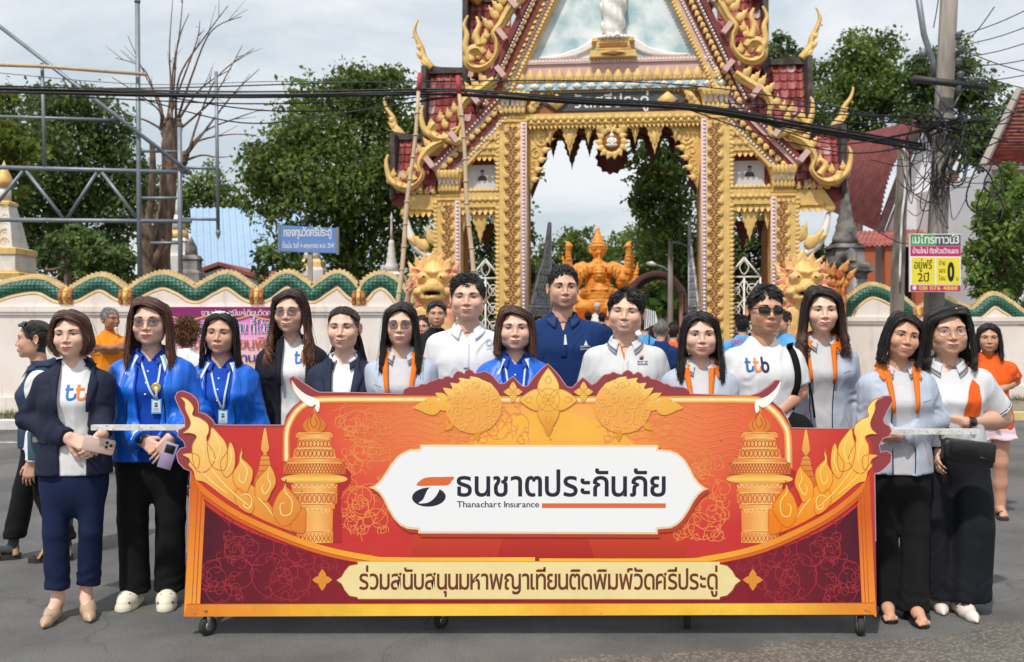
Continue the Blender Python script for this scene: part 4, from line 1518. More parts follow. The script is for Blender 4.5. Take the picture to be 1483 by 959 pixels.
for x in np.arange(5,16,1.):
 g=MB();g.prism([(x+.006,0.0),(x+.994,0.0),(x+.994,.15),(x+.006,.15)],0,.15,bev=.012)
 o=g.build('kerb_stone',M_ky,kr,smooth=False);o.location=(-8,0,0)
def grass(name,x0,x1,y0,y1,z,n,seed,h=.12):
 r=np.random.default_rng(seed)
 cx=r.uniform(x0,x1,40)
 x=(cx[r.integers(0,40,n)]+r.normal(0,.28,n)).clip(x0,x1);y=r.uniform(y0,y1,n)
 a=r.uniform(0,6.28,n);hh=r.uniform(.3,1,n)*h;ln=r.normal(0,.5,(n,2))*hh[:,None]
 dx,dy=np.cos(a)*.006,np.sin(a)*.006
 V=np.stack([np.stack([x-dx,y-dy,np.full(n,z)],1),np.stack([x+dx,y+dy,np.full(n,z)],1),np.stack([x+ln[:,0],y+ln[:,1],z+hh],1)],1).reshape(-1,3)
 F=np.arange(3*n).reshape(n,3)
 C=np.repeat(np.stack([r.uniform(.06,.12,n),r.uniform(.10,.17,n),r.uniform(.02,.04,n)],1),3,0)
 return obj(name,mesh(name,V,F,M_leafy,C,False),kind='stuff')
M_leafy=mat('leaf',attr=True,rough=.55,spec=.35)
_t=M_leafy.node_tree;_b=_t.nodes['Principled BSDF']
_tr=_t.nodes.new('ShaderNodeBsdfTranslucent');_ms=_t.nodes.new('ShaderNodeMixShader');_ms.inputs[0].default_value=.5
_at=[n for n in _t.nodes if n.type=='VERTEX_COLOR'][0]
_t.links.new(_at.outputs['Color'],_tr.inputs['Color'])
_t.links.new(_b.outputs[0],_ms.inputs[1]);_t.links.new(_tr.outputs[0],_ms.inputs[2]);_t.links.new(_ms.outputs[0],[n for n in _t.nodes if n.type=='OUTPUT_MATERIAL'][0].inputs['Surface'])
grass('grass',-9.5,-3.3,14.78,15.85,.145,2600,5)
grass('grass',5.2,13,18.4,19.1,.14,1800,6,.16)
def scales():
 m=bpy.data.materials.new('naga_scales');m.use_nodes=True
 t=m.node_tree;b=t.nodes['Principled BSDF'];lk=t.links.new
 b.inputs['Roughness'].default_value=.42
 tcn=t.nodes.new('ShaderNodeTexCoord');mp_=t.nodes.new('ShaderNodeMapping');mp_.inputs['Scale'].default_value=(1,.02,1.25);mp_.inputs['Rotation'].default_value=(0,.0,0)
 v=t.nodes.new('ShaderNodeTexVoronoi');v.inputs['Scale'].default_value=15;v.inputs['Randomness'].default_value=.22
 lk(tcn.outputs['Object'],mp_.inputs['Vector']);lk(mp_.outputs['Vector'],v.inputs['Vector'])
 r=t.nodes.new('ShaderNodeValToRGB');e=r.color_ramp.elements
 e[0].position,e[0].color=.30,tuple(lin((46,106,84)))+(1,);e[1].position,e[1].color=.60,tuple(lin((20,60,48)))+(1,)
 lk(v.outputs['Distance'],r.inputs['Fac']);lk(r.outputs['Color'],b.inputs['Base Color'])
 bp_=t.nodes.new('ShaderNodeBump');bp_.invert=True;bp_.inputs['Strength'].default_value=.8;bp_.inputs['Distance'].default_value=.02
 lk(v.outputs['Distance'],bp_.inputs['Height']);lk(bp_.outputs['Normal'],b.inputs['Normal'])
 return m
M_scale=scales()
M_gold=mat('gold_paint',lin((224,186,112)),rough=.48,metal=.08,var=.18,vscale=5,bump=.8,bscale=55,spec=.5)
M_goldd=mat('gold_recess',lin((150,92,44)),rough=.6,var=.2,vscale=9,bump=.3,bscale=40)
M_crest=mat('crest_paint',lin((218,190,138)),rough=.6,var=.2,vscale=9,bump=.4,bscale=60)
M_band=mat('naga_band',lin((176,110,62)),rough=.5,var=.15,vscale=20,bump=.4,bscale=60)
def weather(m):
 t=m.node_tree;b=t.nodes['Principled BSDF'];lk=t.links.new
 src=b.inputs['Base Color'].links[0].from_socket
 tcn=t.nodes.new('ShaderNodeTexCoord');mp_=t.nodes.new('ShaderNodeMapping');mp_.inputs['Scale'].default_value=(2.2,2.2,.35)
 n=t.nodes.new('ShaderNodeTexNoise');n.inputs['Scale'].default_value=2.4;n.inputs['Detail'].default_value=9;n.inputs['Roughness'].default_value=.68
 r=t.nodes.new('ShaderNodeValToRGB');r.color_ramp.elements[0].position=.54;r.color_ramp.elements[1].position=.74;r.color_ramp.elements[0].color=(1,1,1,1);r.color_ramp.elements[1].color=(.62,.57,.52,1)
 x=t.nodes.new('ShaderNodeMix');x.data_type='RGBA';x.blend_type='MULTIPLY';x.inputs['Factor'].default_value=.8
 lk(tcn.outputs['Object'],mp_.inputs['Vector']);lk(mp_.outputs['Vector'],n.inputs['Vector']);lk(n.outputs['Fac'],r.inputs['Fac']);lk(src,x.inputs['A']);lk(r.outputs['Color'],x.inputs['B']);lk(x.outputs['Result'],b.inputs['Base Color'])
weather(M_plaster)
def naga_wall(label,Y,key,joints,xa,xb,zbase,ledge,lw=.30,seed=0):
 """key: (px, py) along the centre of the naga; joints: px of the gold bands"""
 s=FPX/Y
 W=lambda px,py:((px-CX)/s,CAMZ-(py-HY)/s)
 k=[W(*q)for q in key]
 path=catmull(k,10)
 wall=tag(empty('naga_wall',(path[len(path)//2][0],Y,0)),label,'wall')
 off=(-wall.location.x,0,0)
 xs=np.array([p[0]for p in path]);zs_=np.array([p[1]for p in path])
 zl=CAMZ-(ledge-HY)/s
 mb=MB()
 X=np.linspace(xs[0],xs[-1],160);Zt=np.interp(X,xs,zs_)-.03
 V,F=[],[]
 for x,z in zip(X,Zt):V+=[(x,.04,zbase),(x,.04,z),(x,.26,z),(x,.26,zbase)]
 for i in range(len(X)-1):
  a,b=4*i,4*i+4
  F+=[(a,b,b+1,a+1),(a+1,b+1,b+2,a+2),(a+3,a+2,b+2,b+3)]
 mb.add(V,F)
 o=mb.build('wall_panel',M_plaster,wall,smooth=False);o.location=off
 mb=MB()
 mb.box(xs[0],xs[-1],-.015,.04,zl-.085,zl);mb.box(xs[0],xs[-1],.005,.039,zl-.13,zl-.0855);mb.box(xs[0],xs[-1],-.03,.039,zbase,zbase+.25)
 o=mb.build('cornice',M_plaster,wall,smooth=False);o.location=off
 P3=[(x,.13,z)for x,z in path]
 jx=[W(j,0)[0]for j in joints]
 rad=[.135-.030*max([math.exp(-((x-j)/.10)**2)for j in jx]+[0])for x,_ in path]
 mb=MB();mb.tube(P3,rad,16,sq=.95)
 o=mb.build('naga_body',M_scale,wall);o.location=off
 t=np.gradient(np.array(path),axis=0);t/=np.linalg.norm(t,axis=1,keepdims=True);n=np.stack([-t[:,1],t[:,0]],1)
 n[n[:,1]<0]*=-1
 pa=np.array(path);rr=np.array(rad)
 mb=MB();lo=pa-n*(rr*.98)[:,None]
 mb.tube([(x,.05,z)for x,z in lo],.022,6);o=mb.build('belly_edge',M_gold,wall);o.location=off
 mb=MB()
 hi=pa+n*(rr*.93)[:,None]
 seg=np.concatenate([[0],np.cumsum(np.linalg.norm(np.diff(hi,axis=0),axis=1))])
 for d in np.arange(0,seg[-1]-.05,.062):
  x,z=np.interp(d,seg,hi[:,0]),np.interp(d,seg,hi[:,1])
  i=min(int(np.searchsorted(seg,d)),len(n)-1)
  nn,tt=n[i],t[i]
  b0=np.array([x,z])-tt*.042;b1=np.array([x,z])+tt*.042
  tip=np.array([x,z])+nn*.066-tt*.022;sh=np.array([x,z])+nn*.045+tt*.018
  mb.prism([tuple(b0),tuple(b1),tuple(sh),tuple(tip)],.075,.19)
 mb.prism([tuple(v)for v in hi-n*.02]+[tuple(v)for v in(hi+n*.018)[::-1]],.06,.205)
 o=mb.build('crest_spine',M_crest,wall,smooth=False,kind='stuff');o.location=off
 for j in jx:
  zc=np.interp(j,xs,zs_)
  mb=MB()
  for dx,r_,m_ in((-.075,.155,0),(0,.165,1),(.075,.155,0)):
   mb.tube([(j+dx-.03,.13,zc),(j+dx+.03,.13,zc)],[r_,r_],14,mi=m_,up=(0,0,1))
   for k_ in range(5):
    a_=-1.2+k_*.6
    mb.ball((j+dx,.13-r_*.98*math.cos(a_),zc+r_*.98*math.sin(a_)),.022,6,4,mi=m_)
  o=mb.build('band',[M_band,M_gold],wall);o.location=off
 return wall
C0,V0=410,430
naga_wall('long white plaster wall topped by a green naga with gold crest, left of the gate',YL,[(-60,424),(-25,V0),(15,418),(55,414),(94,V0),(142,C0),(181,V0),(205,417),(233,407),(258,415),(281,427),(305,415),(330,407),(371,V0),(411,406),(432,415),(450,427),(470,415),(491,406),(519,431),(535,414),(552,407),(570,418),(588,445)],[94,181,371,519],0,590,.145,444)
naga_wall('white plaster wall with a green naga on top, right of the gate behind the pole',YR,[(1226,462),(1236,440),(1264,422),(1300,436),(1330,456),(1362,440),(1380,446),(1412,456),(1440,436),(1462,446),(1490,462),(1530,440),(1580,460)],[1331],1226,1580,.14,459)
# temple gate
GS,GCX,GY=72.1,888.0,20.0
gate=tag(empty('temple_gate',((GCX-CX)/GS,GY,0),-.10),'ornate golden temple gate with tiered red tiled roofs and white gold pillars','gate')
def gz(py):return CAMZ+(HY-py)/(GS*.988)
def gx(px,m=1):return-(GCX-px)/GS*m
def gp(pts,m=1):return[(gx(x,m),gz(y))for x,y in pts]
M_goldp=mat('gold_ground_shaded',lin((140,88,46)),rough=.55,var=.2,vscale=9,bump=.3,bscale=40)  # brown backing paint, darkened to stand in for shade in the relief crevices
M_pink=mat('pink_moulding',lin((214,176,170)),rough=.7,var=.06,vscale=8)
M_redw=mat('red_wood',lin((122,48,44)),rough=.6,var=.15,vscale=10)
M_maroon=mat('maroon_rear',lin((92,44,34)),rough=.7,var=.15,vscale=8)  # dark maroon for the rear copies of the gold ornaments
M_unlitpier=mat('unlit_pier',lin((176,116,70)),rough=.8,var=.1,vscale=4)  # brown-orange tone puts the unlit look of the rear piers into colour
M_white=mat('white_paint',lin((232,228,222)),rough=.6,var=.05,vscale=10)
M_ridge=mat('weathered_ridge',lin((92,84,80)),rough=.9,col2=lin((60,55,54)),vscale=6,bump=.5,bscale=24)
M_tile=[mat('roof_tile_'+n,lin(c),rough=.28,var=.12,vscale=30,spec=.6,coat=.2)for n,c in(('red',(156,78,74)),('rose',(182,110,108)),('deep',(124,56,54)))]
M_tilei=mat('roof_tile_pale',lin((200,168,164)),rough=.3,var=.1,vscale=30)
M_blue=mat('pale_blue_band',lin((206,220,222)),rough=.6,col2=lin((120,160,168)),vscale=10)
M_sign=mat('sign_slate',lin((74,76,82)),rough=.6,var=.1,vscale=8)
M_panel=mat('painted_relief',lin((226,234,236)),rough=.75,col2=lin((158,190,194)),vscale=2.2,bump=.5,bscale=7,detail=8)
def rel(poly,d=.03,bev=.012):
 mb=MB();mb.prism(poly,-d,.0,bev=bev,back=False);V,F,_=mb.arr();return V,F
def lotus(w,h):return catmull([(-.28*w,0),(-.5*w,.32*h),(-.36*w,.62*h),(0,h),(.36*w,.62*h),(.5*w,.32*h),(.28*w,0)],2)
def kranok(w,h):return[(-.3*w,0),(-.5*w,.22*h),(-.44*w,.46*h),(-.16*w,.70*h),(.20*w,h),(.14*w,.80*h),(.34*w,.64*h),(.20*w,.55*h),(.48*w,.36*h),(.34*w,.12*h),(.2*w,0)]
R_lotus,R_kran,R_dia=rel(lotus(1,1),.22,.12),rel(kranok(1,1),.22,.09),rel([(-.5,0),(0,.32),(.5,0),(0,-.32)],.2,.1)
def curl_rel(r=1.,turns=1.4,w=.30):
 mb=MB();pts=[((1-.8*i/14)*r*math.cos(turns*6.283*i/14),(1-.8*i/14)*r*math.sin(turns*6.283*i/14))for i in range(15)]
 mb.strip(pts,np.linspace(w,w*.5,15),-.22,.22);V,F,_=mb.arr();return V,F
R_curl=curl_rel()
def pend_poly(n=3):
 """drop pendant, outline with side lobes, hanging from z = 0 to z = -1"""
 L_=[(-.5,0),(-.52,-.10),(-.40,-.20),(-.44,-.30),(-.30,-.40),(-.30,-.50),(-.17,-.58),(-.15,-.70),(-.06,-.80),(0,-1)]
 return L_+[(-x,z)for x,z in L_[::-1][1:]]
R_pend=rel(pend_poly(),.12,.035)
def bead_row(mb,a,b,r,n,y,mi=0):
 for i in range(n):
  t=(i+.5)/n
  mb.ball((a[0]+(b[0]-a[0])*t,y,a[1]+(b[1]-a[1])*t),r,6,4,mi=mi)
def leaf_row(mb,a,b,n,w,h,y,shape=R_lotus,ang=None,flip=1):
 """n leaves standing on the line a-b, pointing to its left"""
 d=(b[0]-a[0],b[1]-a[1])
 an=math.atan2(d[1],d[0])if ang is None else ang
 for i in range(n):
  t=(i+.5)/n
  mb.put(shape,(a[0]+d[0]*t,y,a[1]+d[1]*t),an,(w,h),flip)
def pillar(x0,x1,ytop,ycap0,ycap1,m,kind):
 """x0 < x1 in left-half pixels; shaft from the ground to ycap1, capital ycap1..ycap0"""
 a,b=sorted((gx(x0,m),gx(x1,m)))
 w=b-a;cx=(a+b)/2
 zc0,zc1=gz(ycap1),gz(ycap0)
 inn=1 if m>0 else-1
 mb=MB();mb.box(a,b,0,w*.95,0,zc0);mb.box(a-.05,b+.05,-.05,w*.95+.05,0,.55);mb.box(a-.08,b+.08,-.08,w*.95+.08,0,.25)
 pl=mb.build('pillar',M_gold,gate,smooth=False)
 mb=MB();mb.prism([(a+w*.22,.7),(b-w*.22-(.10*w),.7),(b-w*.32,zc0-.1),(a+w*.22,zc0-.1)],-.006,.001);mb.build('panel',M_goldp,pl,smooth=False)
 mb=MB()
 sp=.115
 n=int((zc0-.8)/sp)
 for i in range(n):
  z=.75+i*sp
  f=1 if i%2 else-1
  mb.put(R_curl,(cx-.03*w+f*w*.12,-.004,z+.05),f*.9,w*.14,f)
  mb.put(R_kran,(cx-.03*w-f*w*.15,-.004,z),f*.5,(w*.24,sp*1.5),f)
 mb.build('scroll_relief',M_gold,pl,kind='stuff')
 mb=MB()
 xo=a if inn>0 else b
 leaf_row(mb,(xo,.75),(xo,zc0),int((zc0-.75)/.088),.10,.11,.02,R_kran,ang=(PI/2-.3 if inn>0 else-PI/2+.3),flip=inn)
 mb.build('edge_leaf_trim',M_gold,pl,kind='stuff')
 mb=MB()
 xi=b-w*.10 if inn>0 else a+w*.10
 mb.box(xi-w*.12,xi+w*.12,-.03,.0,.6,zc0)
 bead_row(mb,(xi,.65),(xi,zc0),.030,int((zc0-.65)/.075),-.04,1)
 mb.build('bead_strip',[M_pink,M_white],pl,kind='stuff')
 h=zc1-zc0
 mb=MB()
 prof=[(.50*w,0),(.60*w,.02*h),(.60*w,.08*h),(.52*w,.11*h),(.58*w,.15*h),(.58*w,.20*h),(.50*w,.24*h),(.50*w,.34*h),(.54*w,.65*h),(.66*w,.92*h),(.70*w,.94*h),(.70*w,h)]
 mb.lathe([(r*1.25,z)for r,z in prof],(cx,w*.5,zc0),sq=4)
 cp_=mb.build('capital',M_gold,pl,smooth=False)
 mb=MB()
 for k in range(6):
  t=(k+.5)/6
  mb.put(R_lotus,(cx-w*.46+w*.92*t,-.05,zc0+h*.28),0,(w*.17,h*.34))
  mb.put(R_lotus,(cx-w*.5+w*1.0*t,-.16,zc0+h*.98),PI,(w*.19,h*.30))
 for k in range(5):
  t=(k+.5)/5
  mb.put(R_lotus,(cx-w*.46+w*.92*t,-.075,zc0+h*.50),0,(w*.12,h*.42),mi=1)
 mb.build('capital_leaf',[M_gold,M_white],pl,kind='stuff')
 mb=MB()
 leaf_row(mb,(cx-w*.5,zc0),(cx+w*.5,zc0),5,w*.22,-.14,-.02,R_lotus,ang=0)
 mb.build('collar_leaf',M_gold,pl,kind='stuff')
 mb=MB();mb.box(a+.04,b-.04,1.05,1.05+w,0,zc0+.9);mb.build('rear_pier',M_unlitpier,pl,smooth=False)
 return pl
def hanging(mb,xs,ztop,w,h,y):
 for x in xs:mb.put(R_pend,(x,y,ztop),0,(w,h))
for m in(1,-1):
 pillar(722,762,0,135,178,m,'inner')
 pillar(630,664,0,246,290,m,'outer')
 # side bay between the pillars: upper beam, portrait panel, lower beam, pendants
 a,b=(gx(664,m),gx(722,m))
 x0,x1=min(a,b),max(a,b)
 mb=MB();mb.prism(gp([(600,224),(722,224),(722,204),(640,204),(620,212)],m),.02,.5);mb.box(x0,x1,.0,.45,gz(300),gz(278));mb.prism(gp([(575,302),(630,302),(630,280),(590,280)],m),.05,.45)
 be=mb.build('side_beam',M_gold,gate,smooth=False)
 mb=MB()
 for i in range(7):mb.put(R_dia,(x0+(x1-x0)*(i+.5)/7,-.01,gz(289)),0,(.12,.16))
 for i in range(9):mb.put(R_dia,(gx(645+i*9,m),.005,gz(214)),0,(.12,.16))
 leaf_row(mb,(gx(640,m),gz(224)),(gx(720,m),gz(224)),10,.11,-.13,.0,R_lotus,ang=0)
 leaf_row(mb,(x0,gz(300)),(x1,gz(300)),7,.12,-.16,.0,R_lotus,ang=0)
 leaf_row(mb,(gx(578,m),gz(302)),(gx(630,m),gz(302)),6,.12,-.16,.03,R_lotus,ang=0)
 leaf_row(mb,(gx(580,m),gz(280)),(gx(630,m),gz(280)),5,.14,.18,.03,R_kran,ang=0)
 leaf_row(mb,(x0,gz(278)),(x1,gz(278)),9,.09,.09,.0,R_lotus,ang=0)
 leaf_row(mb,(gx(640,m),gz(204)),(gx(720,m),gz(204)),12,.09,.13,.0,R_kran,ang=0)
 mb.build('beam_leaf_trim',M_gold,be,kind='stuff')
 for px,w,h in((668,.16,.42),(693,.34,.66),(716,.16,.42)):
  mb=MB();hanging(mb,[gx(px,m)],gz(308),w,h,.12)
  for s_ in(-1,1):mb.put(R_curl,(gx(px,m)+s_*w*.22,.10,gz(308)-h*.16),0,w*.16,s_)
  mb.put(R_curl,(gx(px,m),.09,gz(308)-h*.36),0,w*.15)
  mb.build('pendant',M_gold,be)
  mb=MB();hanging(mb,[gx(px,m)],gz(316),w,h,1.1);mb.build('rear_pendant',M_maroon,be)
 mb=MB();mb.box(x0,x1,.28,.34,gz(278),gz(226));mb.box(x0,x0+.07,.22,.28,gz(278),gz(226));mb.box(x1-.07,x1,.22,.28,gz(278),gz(226))
 fr=mb.build('portrait_frame',M_redw,gate,smooth=False)
 mb=MB();c0,c1=x0+.09,x1-.09
 mb.box(c0,c1,.262,.28,gz(274),gz(236));mb.build('portrait_board',mat('board_grey',lin((206,208,212)),rough=.6)if 'board_grey' not in bpy.data.materials else bpy.data.materials['board_grey'],fr,smooth=False)
 mb=MB();xc=(c0+c1)/2+.02;zt,zb=gz(238),gz(259)
 mb.box(xc-.13,xc+.13,.257,.262,zb,zt,lin((198,198,198)))
 mb.prism([(xc-.10,zb+.005),(xc-.08,zb+.08),(xc-.03,zb+.11),(xc+.03,zb+.11),(xc+.08,zb+.08),(xc+.10,zb+.005)],.2565,None,lin((70,70,72)))
 mb.prism([(xc+.042*math.cos(u),zb+.165+.055*math.sin(u))for u in np.linspace(0,6.283,15)[:-1]],.2560,None,lin((150,140,134)))
 mb.prism([(xc+.047*math.cos(u),zb+.185+.045*math.sin(u))for u in np.linspace(0,PI,10)],.2557,None,lin((40,38,38)))
 mb.build('portrait_print',M['print'],fr,cols=True,smooth=False)
 # the low gable over the side bay: slanting bands
 def slant(pts0,pts1,w0,w1,y0,y1,mm,nm='gable_band'):
  (ax,ay),(bx_,by_)=pts0,pts1
  dx,dy=bx_-ax,by_-ay;L_=math.hypot(dx,dy);nx,ny=-dy/L_,dx/L_
  mb=MB();mb.prism(gp([(ax+nx*w0,ay+ny*w0),(bx_+nx*w0,by_+ny*w0),(bx_+nx*w1,by_+ny*w1),(ax+nx*w1,ay+ny*w1)],m),y0,y1)
  return mb.build(nm,mm,gate,smooth=False)
 def leaves(p0,p1,n,w,h,y,sh,mm,off=0,an=0.,nm='gable_leaf',fl=1):
  (ax,ay),(bx_,by_)=p0,p1
  mb=MB()
  for i in range(n):
   t=(i+.5)/n
   x,z=gx(ax+(bx_-ax)*t,m),gz(ay+(by_-ay)*t)
   mb.put(sh,(x,y,z),math.atan2(-(by_-ay),(bx_-ax)*m)+an*m,(w,h),fl*m)
  return mb.build(nm,mm,gate,kind='stuff')
 def beads(p0,p1,n,r,y,mm=None):
  mb=MB();bead_row(mb,(gx(p0[0],m),gz(p0[1])),(gx(p1[0],m),gz(p1[1])),r,n,y);return mb.build('bead_strip',mm or M_white,gate,kind='stuff')
 P0,P1=(616,236),(722,128)
 for w0,w1,y0,mm in((0,9,-.10,M_redw),(9,15,-.05,M_pink),(15,27,-.02,M_redw),(27,35,.03,M_pink),(35,40,.0,M_gold)):
  slant(P0,P1,w0+4,w1+4,y0,.5,mm)
 beads((628,240),(726,140),24,.032,-.08);leaves((640,247),(730,156),11,.15,.15,-.04,R_kran,M_gold,fl=1);beads((655,250),(733,170),20,.03,.0)
 mb=MB();mb.prism(gp([(676,204),(722,204),(722,158)],m),.12,.4);mb.build('gable_panel',M_blue,gate,smooth=False)
 leaves((690,204),(722,200),3,.2,.34,.1,R_kran,M_gold)
 # main pediment: slanting bands left and right up to the apex
 A0,A1=(690,150),(888,-262)
 for w0,w1,y0,mm in((0,8,-.18,M_redw),(8,13,-.10,M_pink),(13,25,-.06,M_redw),(25,36,.0,M_pink),(36,42,-.03,M_gold)):
  slant(A0,A1,w0,w1,y0,.6,mm)
 def par(o):
  dx,dy=A1[0]-A0[0],A1[1]-A0[1];L_=math.hypot(dx,dy)
  return(A0[0]-dy/L_*o,A0[1]+dx/L_*o),(A1[0]-dy/L_*o,A1[1]+dx/L_*o)
 beads(*par(10.5),90,.030,-.13);leaves(*par(16),50,.13,.13,-.09,R_kran,M_gold,an=-.2);leaves(*par(23),50,.13,-.12,-.085,R_kran,M_gold,an=.2);beads(*par(30),96,.030,-.03);leaves(*par(40),84,.07,.08,-.06,R_lotus,M_gold)
 for px,py in((726,55),(724,108),(686,145),(656,200),(620,236),(742,10)):
  mb=MB();x,z=gx(px,m),gz(py)
  mb.prism([(x+m*q[0],z+q[1])for q in((-.10,.06),(.06,-.14),(.15,-.08),(-.01,.12))],-.32,.3);mb.build('purlin_end',M_pink,gate,smooth=False)
  # tiered roofs: tiles, ridge, edge board, finial
 def roof(nm,xl,xr,ytop,ybot,yd0,yd1,ridge_h,ncol,nrow):
  xa,xb=sorted((gx(xl,m),gx(xr,m)))
  kf=lambda d:1+d/20.
  zt,zb=CAMZ+(gz(ytop)-CAMZ)*kf(yd1),CAMZ+(gz(ybot)-CAMZ)*kf(yd0)
  rf=MB()
  rf.add([(xa,yd1,zt-.02),(xb,yd1,zt-.02),(xb,yd0,zb-.02),(xa,yd0,zb-.02)],[(0,3,2,1)])
  xo=xa if m>0 else xb
  ro=rf.build('roof',M_tile[2],gate,smooth=False)
  e=MB();e.prism([(xo-.06*m-.05,zb-.12),(xo-.06*m+.05,zb-.12),(xo-.06*m+.05,zt+.05),(xo-.06*m-.05,zt+.05)],yd0-.05,yd1+.1);e.build('edge_board',M_ridge,ro,smooth=False)
  e=MB();e.prism([(xo-.12*m,zt-.02),(xo-.12*m,zt+ridge_h*1.5),(xo+.25*m,zt+ridge_h*.9),(xo+(xb-xa)*.6*m,zt+ridge_h*.75),(xo+(xb-xa)*m,zt+ridge_h),(xo+(xb-xa)*m,zt-.02)],yd1-.12,yd1+.12);e.build('ridge',M_ridge,ro,smooth=False)
  tw,th=(xb-xa)/ncol,(zt-zb)/nrow
  sl=(yd1-yd0)/nrow
  v=MB()
  N=6
  for j,(zz,yy,up)in enumerate(((0,0,.035),(.0,.0,.0),(-th*1.04,-sl*1.04,.036),(-th*1.06,-sl*1.06,.0))):pass
  V=[]
  prof=[(0,.0),(.12,.012),(.5,-.012),(.80,.010),(.86,.045),(.93,.055),(1.,.0)]
  for zz,yy,up in((.01,.004,.0),(-th*1.03,-sl*1.03,.030),(-th*1.03,-sl*1.03,.004)):
   for fx,fy in prof:V.append((fx*tw,yy-(fy+up)*.8,zz+(fy+up)*.55))
  k=len(prof)
  F=[(j*k+i,(j+1)*k+i,(j+1)*k+i+1,j*k+i+1)for j in range(2)for i in range(k-1)]
  mes=[mesh('roof_tile',V,F,mm,None,False)for mm in(M_tile[0],M_tile[1],M_tile[2],M_tilei)]
  rr=np.random.default_rng(int(xl))
  for j in range(nrow):
   for i in range(ncol):
    o=obj('roof_tile',mes[rr.choice(4,p=(.52,.28,.14,.06))],ro)
    o.location=(xa+i*tw,yd0+(yd1-yd0)*(1-j/nrow)-.015,zt-j*th)
  return ro
 roof('roof',673,735,4,112,.25,.75,.12,6,9)
 roof('roof',613,690,105,212,.10,.55,.12,7,9)
 roof('roof',567,628,200,278,.04,.45,.10,6,7)
 mb=MB();mb.prism(gp([(660,60),(672,60),(672,104),(664,104)],m),.9,1.2);mb.build('roof_wall',M_ridge,gate,smooth=False)
 def finial(base,pts,r0):
  """slender horn rising from the ridge end"""
  mb=MB();q=catmull([(gx(x,m),.5,CAMZ+(gz(y)-CAMZ)*1.025)for x,y in pts],6)
  n=len(q);t=np.linspace(0,1,n)
  rad=r0*(1-t)**.75*(1+.35*np.exp(-((t-.12)/.10)**2))+.012
  mb.tube(q,list(rad),8,sq=.7)
  for k in range(3):
   i=int(n*(.08+.13*k));x,y,z=q[i]
   mb.put(R_kran,(x,y-rad[i]*.7,z),1.1*m,(.13,.24-.05*k),m)
  mb.ball((gx(pts[-3][0]-3,m),.5,gz(pts[-3][1]-2)),.02,6,5)
  return mb.build('finial',M_gold,gate)
 finial(0,[(616,98),(604,84),(600,68),(593,54),(589,42),(591,32),(595,25)],.10)
 finial(0,[(572,196),(560,182),(556,168),(546,154),(542,142),(543,138)],.085)
 finial(0,[(690,0),(672,-14),(668,-34),(658,-52),(655,-66),(658,-78)],.16)
 def barge(pts,r0,tail,teeth,nm='bargeboard'):
  """undulating gold bargeboard with flame teeth and a hooked naga tail"""
  mb=MB()
  q=catmull([(gx(x,m),-.16,gz(y))for x,y in pts],7)
  n=len(q)
  mb.tube(q,[r0*(.75+.25*math.sin(i/n*9))for i in range(n)],8,sq=1.2)
  mb.tube([(x,y-r0*1.0,z)for x,y,z in q],r0*.32,5)
  for tl in tail:
   qq=catmull([(gx(x,m),-.2,gz(y))for x,y in tl],6)
   k=len(qq)
   mb.tube(qq,[r0*.75*(1-i/k)**.7+.012 for i in range(k)],7)
  o=mb.build(nm,M_gold,gate)
  mb=MB()
  for(x,y,a,w,h)in teeth:mb.put(R_kran,(gx(x,m),-.17,gz(y)),a*m,(w*.72,h*.66),m)
  mb.build('bargeboard_leaf',M_gold,o,kind='stuff')
 tooth=lambda pts,a,w,h:[(x,y,a+.1*(i%2),w,h)for i,(x,y)in enumerate(pts)]
 barge([(800,-80),(776,-30),(758,0),(742,14),(726,40),(716,52),(720,66),(718,84),(706,98),(690,102),(678,94),(680,78),(692,74),(700,82)],.095,[[(684,92),(674,74),(676,54),(672,40),(678,26)],[(694,70),(690,54),(694,40),(690,28)]],tooth([(748,-6),(740,0),(733,10),(728,20),(722,30),(714,44)],.75,.26,.50)+tooth([(706,60),(702,68),(710,90),(690,62)],.2,.22,.36)+tooth([(694,88),(700,96),(686,84)],.0,.2,.2))
 barge([(716,118),(700,130),(684,140),(672,150),(666,164),(668,180),(660,194),(644,202),(630,200),(622,190),(630,180)],.090,[[(632,200),(616,192),(610,178),(609,162),(612,154)],[(640,198),(660,208),(668,200),(664,188),(652,190)]],tooth([(704,122),(694,130),(684,136),(674,146)],.7,.24,.44)+tooth([(660,164),(652,172),(640,176),(646,186)],.3,.22,.36)+tooth([(624,186),(616,196)],.1,.2,.34))
 barge([(640,206),(624,214),(612,226),(606,240),(610,254),(602,266),(588,272),(574,268),(570,258)],.085,[[(580,271),(564,262),(558,246),(557,232),(560,224)],[(600,262),(592,250),(598,242),(606,250)]],tooth([(632,206),(622,212),(612,222)],.7,.22,.36)+tooth([(600,246),(592,256),(584,260)],.2,.2,.3)+tooth([(568,256),(562,266)],.1,.18,.3))
 mb=MB();mb.prism(gp([(560,276),(606,262),(640,228),(640,300),(578,300),(560,292)],m),.12,.6);mb.build('soffit',M_redw,gate,smooth=False)
 # curved bracket under the eaves
 mb=MB();q=catmull([(gx(x,m),.12,gz(y))for x,y in((582,312),(586,332),(594,350),(606,364),(622,372),(632,370))],6)
 mb.tube(q,[.04+.055*math.sin(PI*i/(len(q)-1))for i in range(len(q))],8)
 br=mb.build('bracket',M_white,gate)
 mb=MB()
 for x,y,a,w,h in((616,360,-.9,.26,.5),(626,352,-.5,.24,.44),(606,352,-1.2,.2,.36),(632,344,-.1,.24,.4),(578,312,.5,.2,.36),(604,376,2.6,.22,.5),(618,386,2.9,.2,.5)):mb.put(R_kran,(gx(x,m),.06,gz(y)),-a*m,(w,h),m)
 mb.build('bracket_leaf',M_gold,br,kind='stuff')
 # side grille: white iron gate between the pillars
 mb=MB()
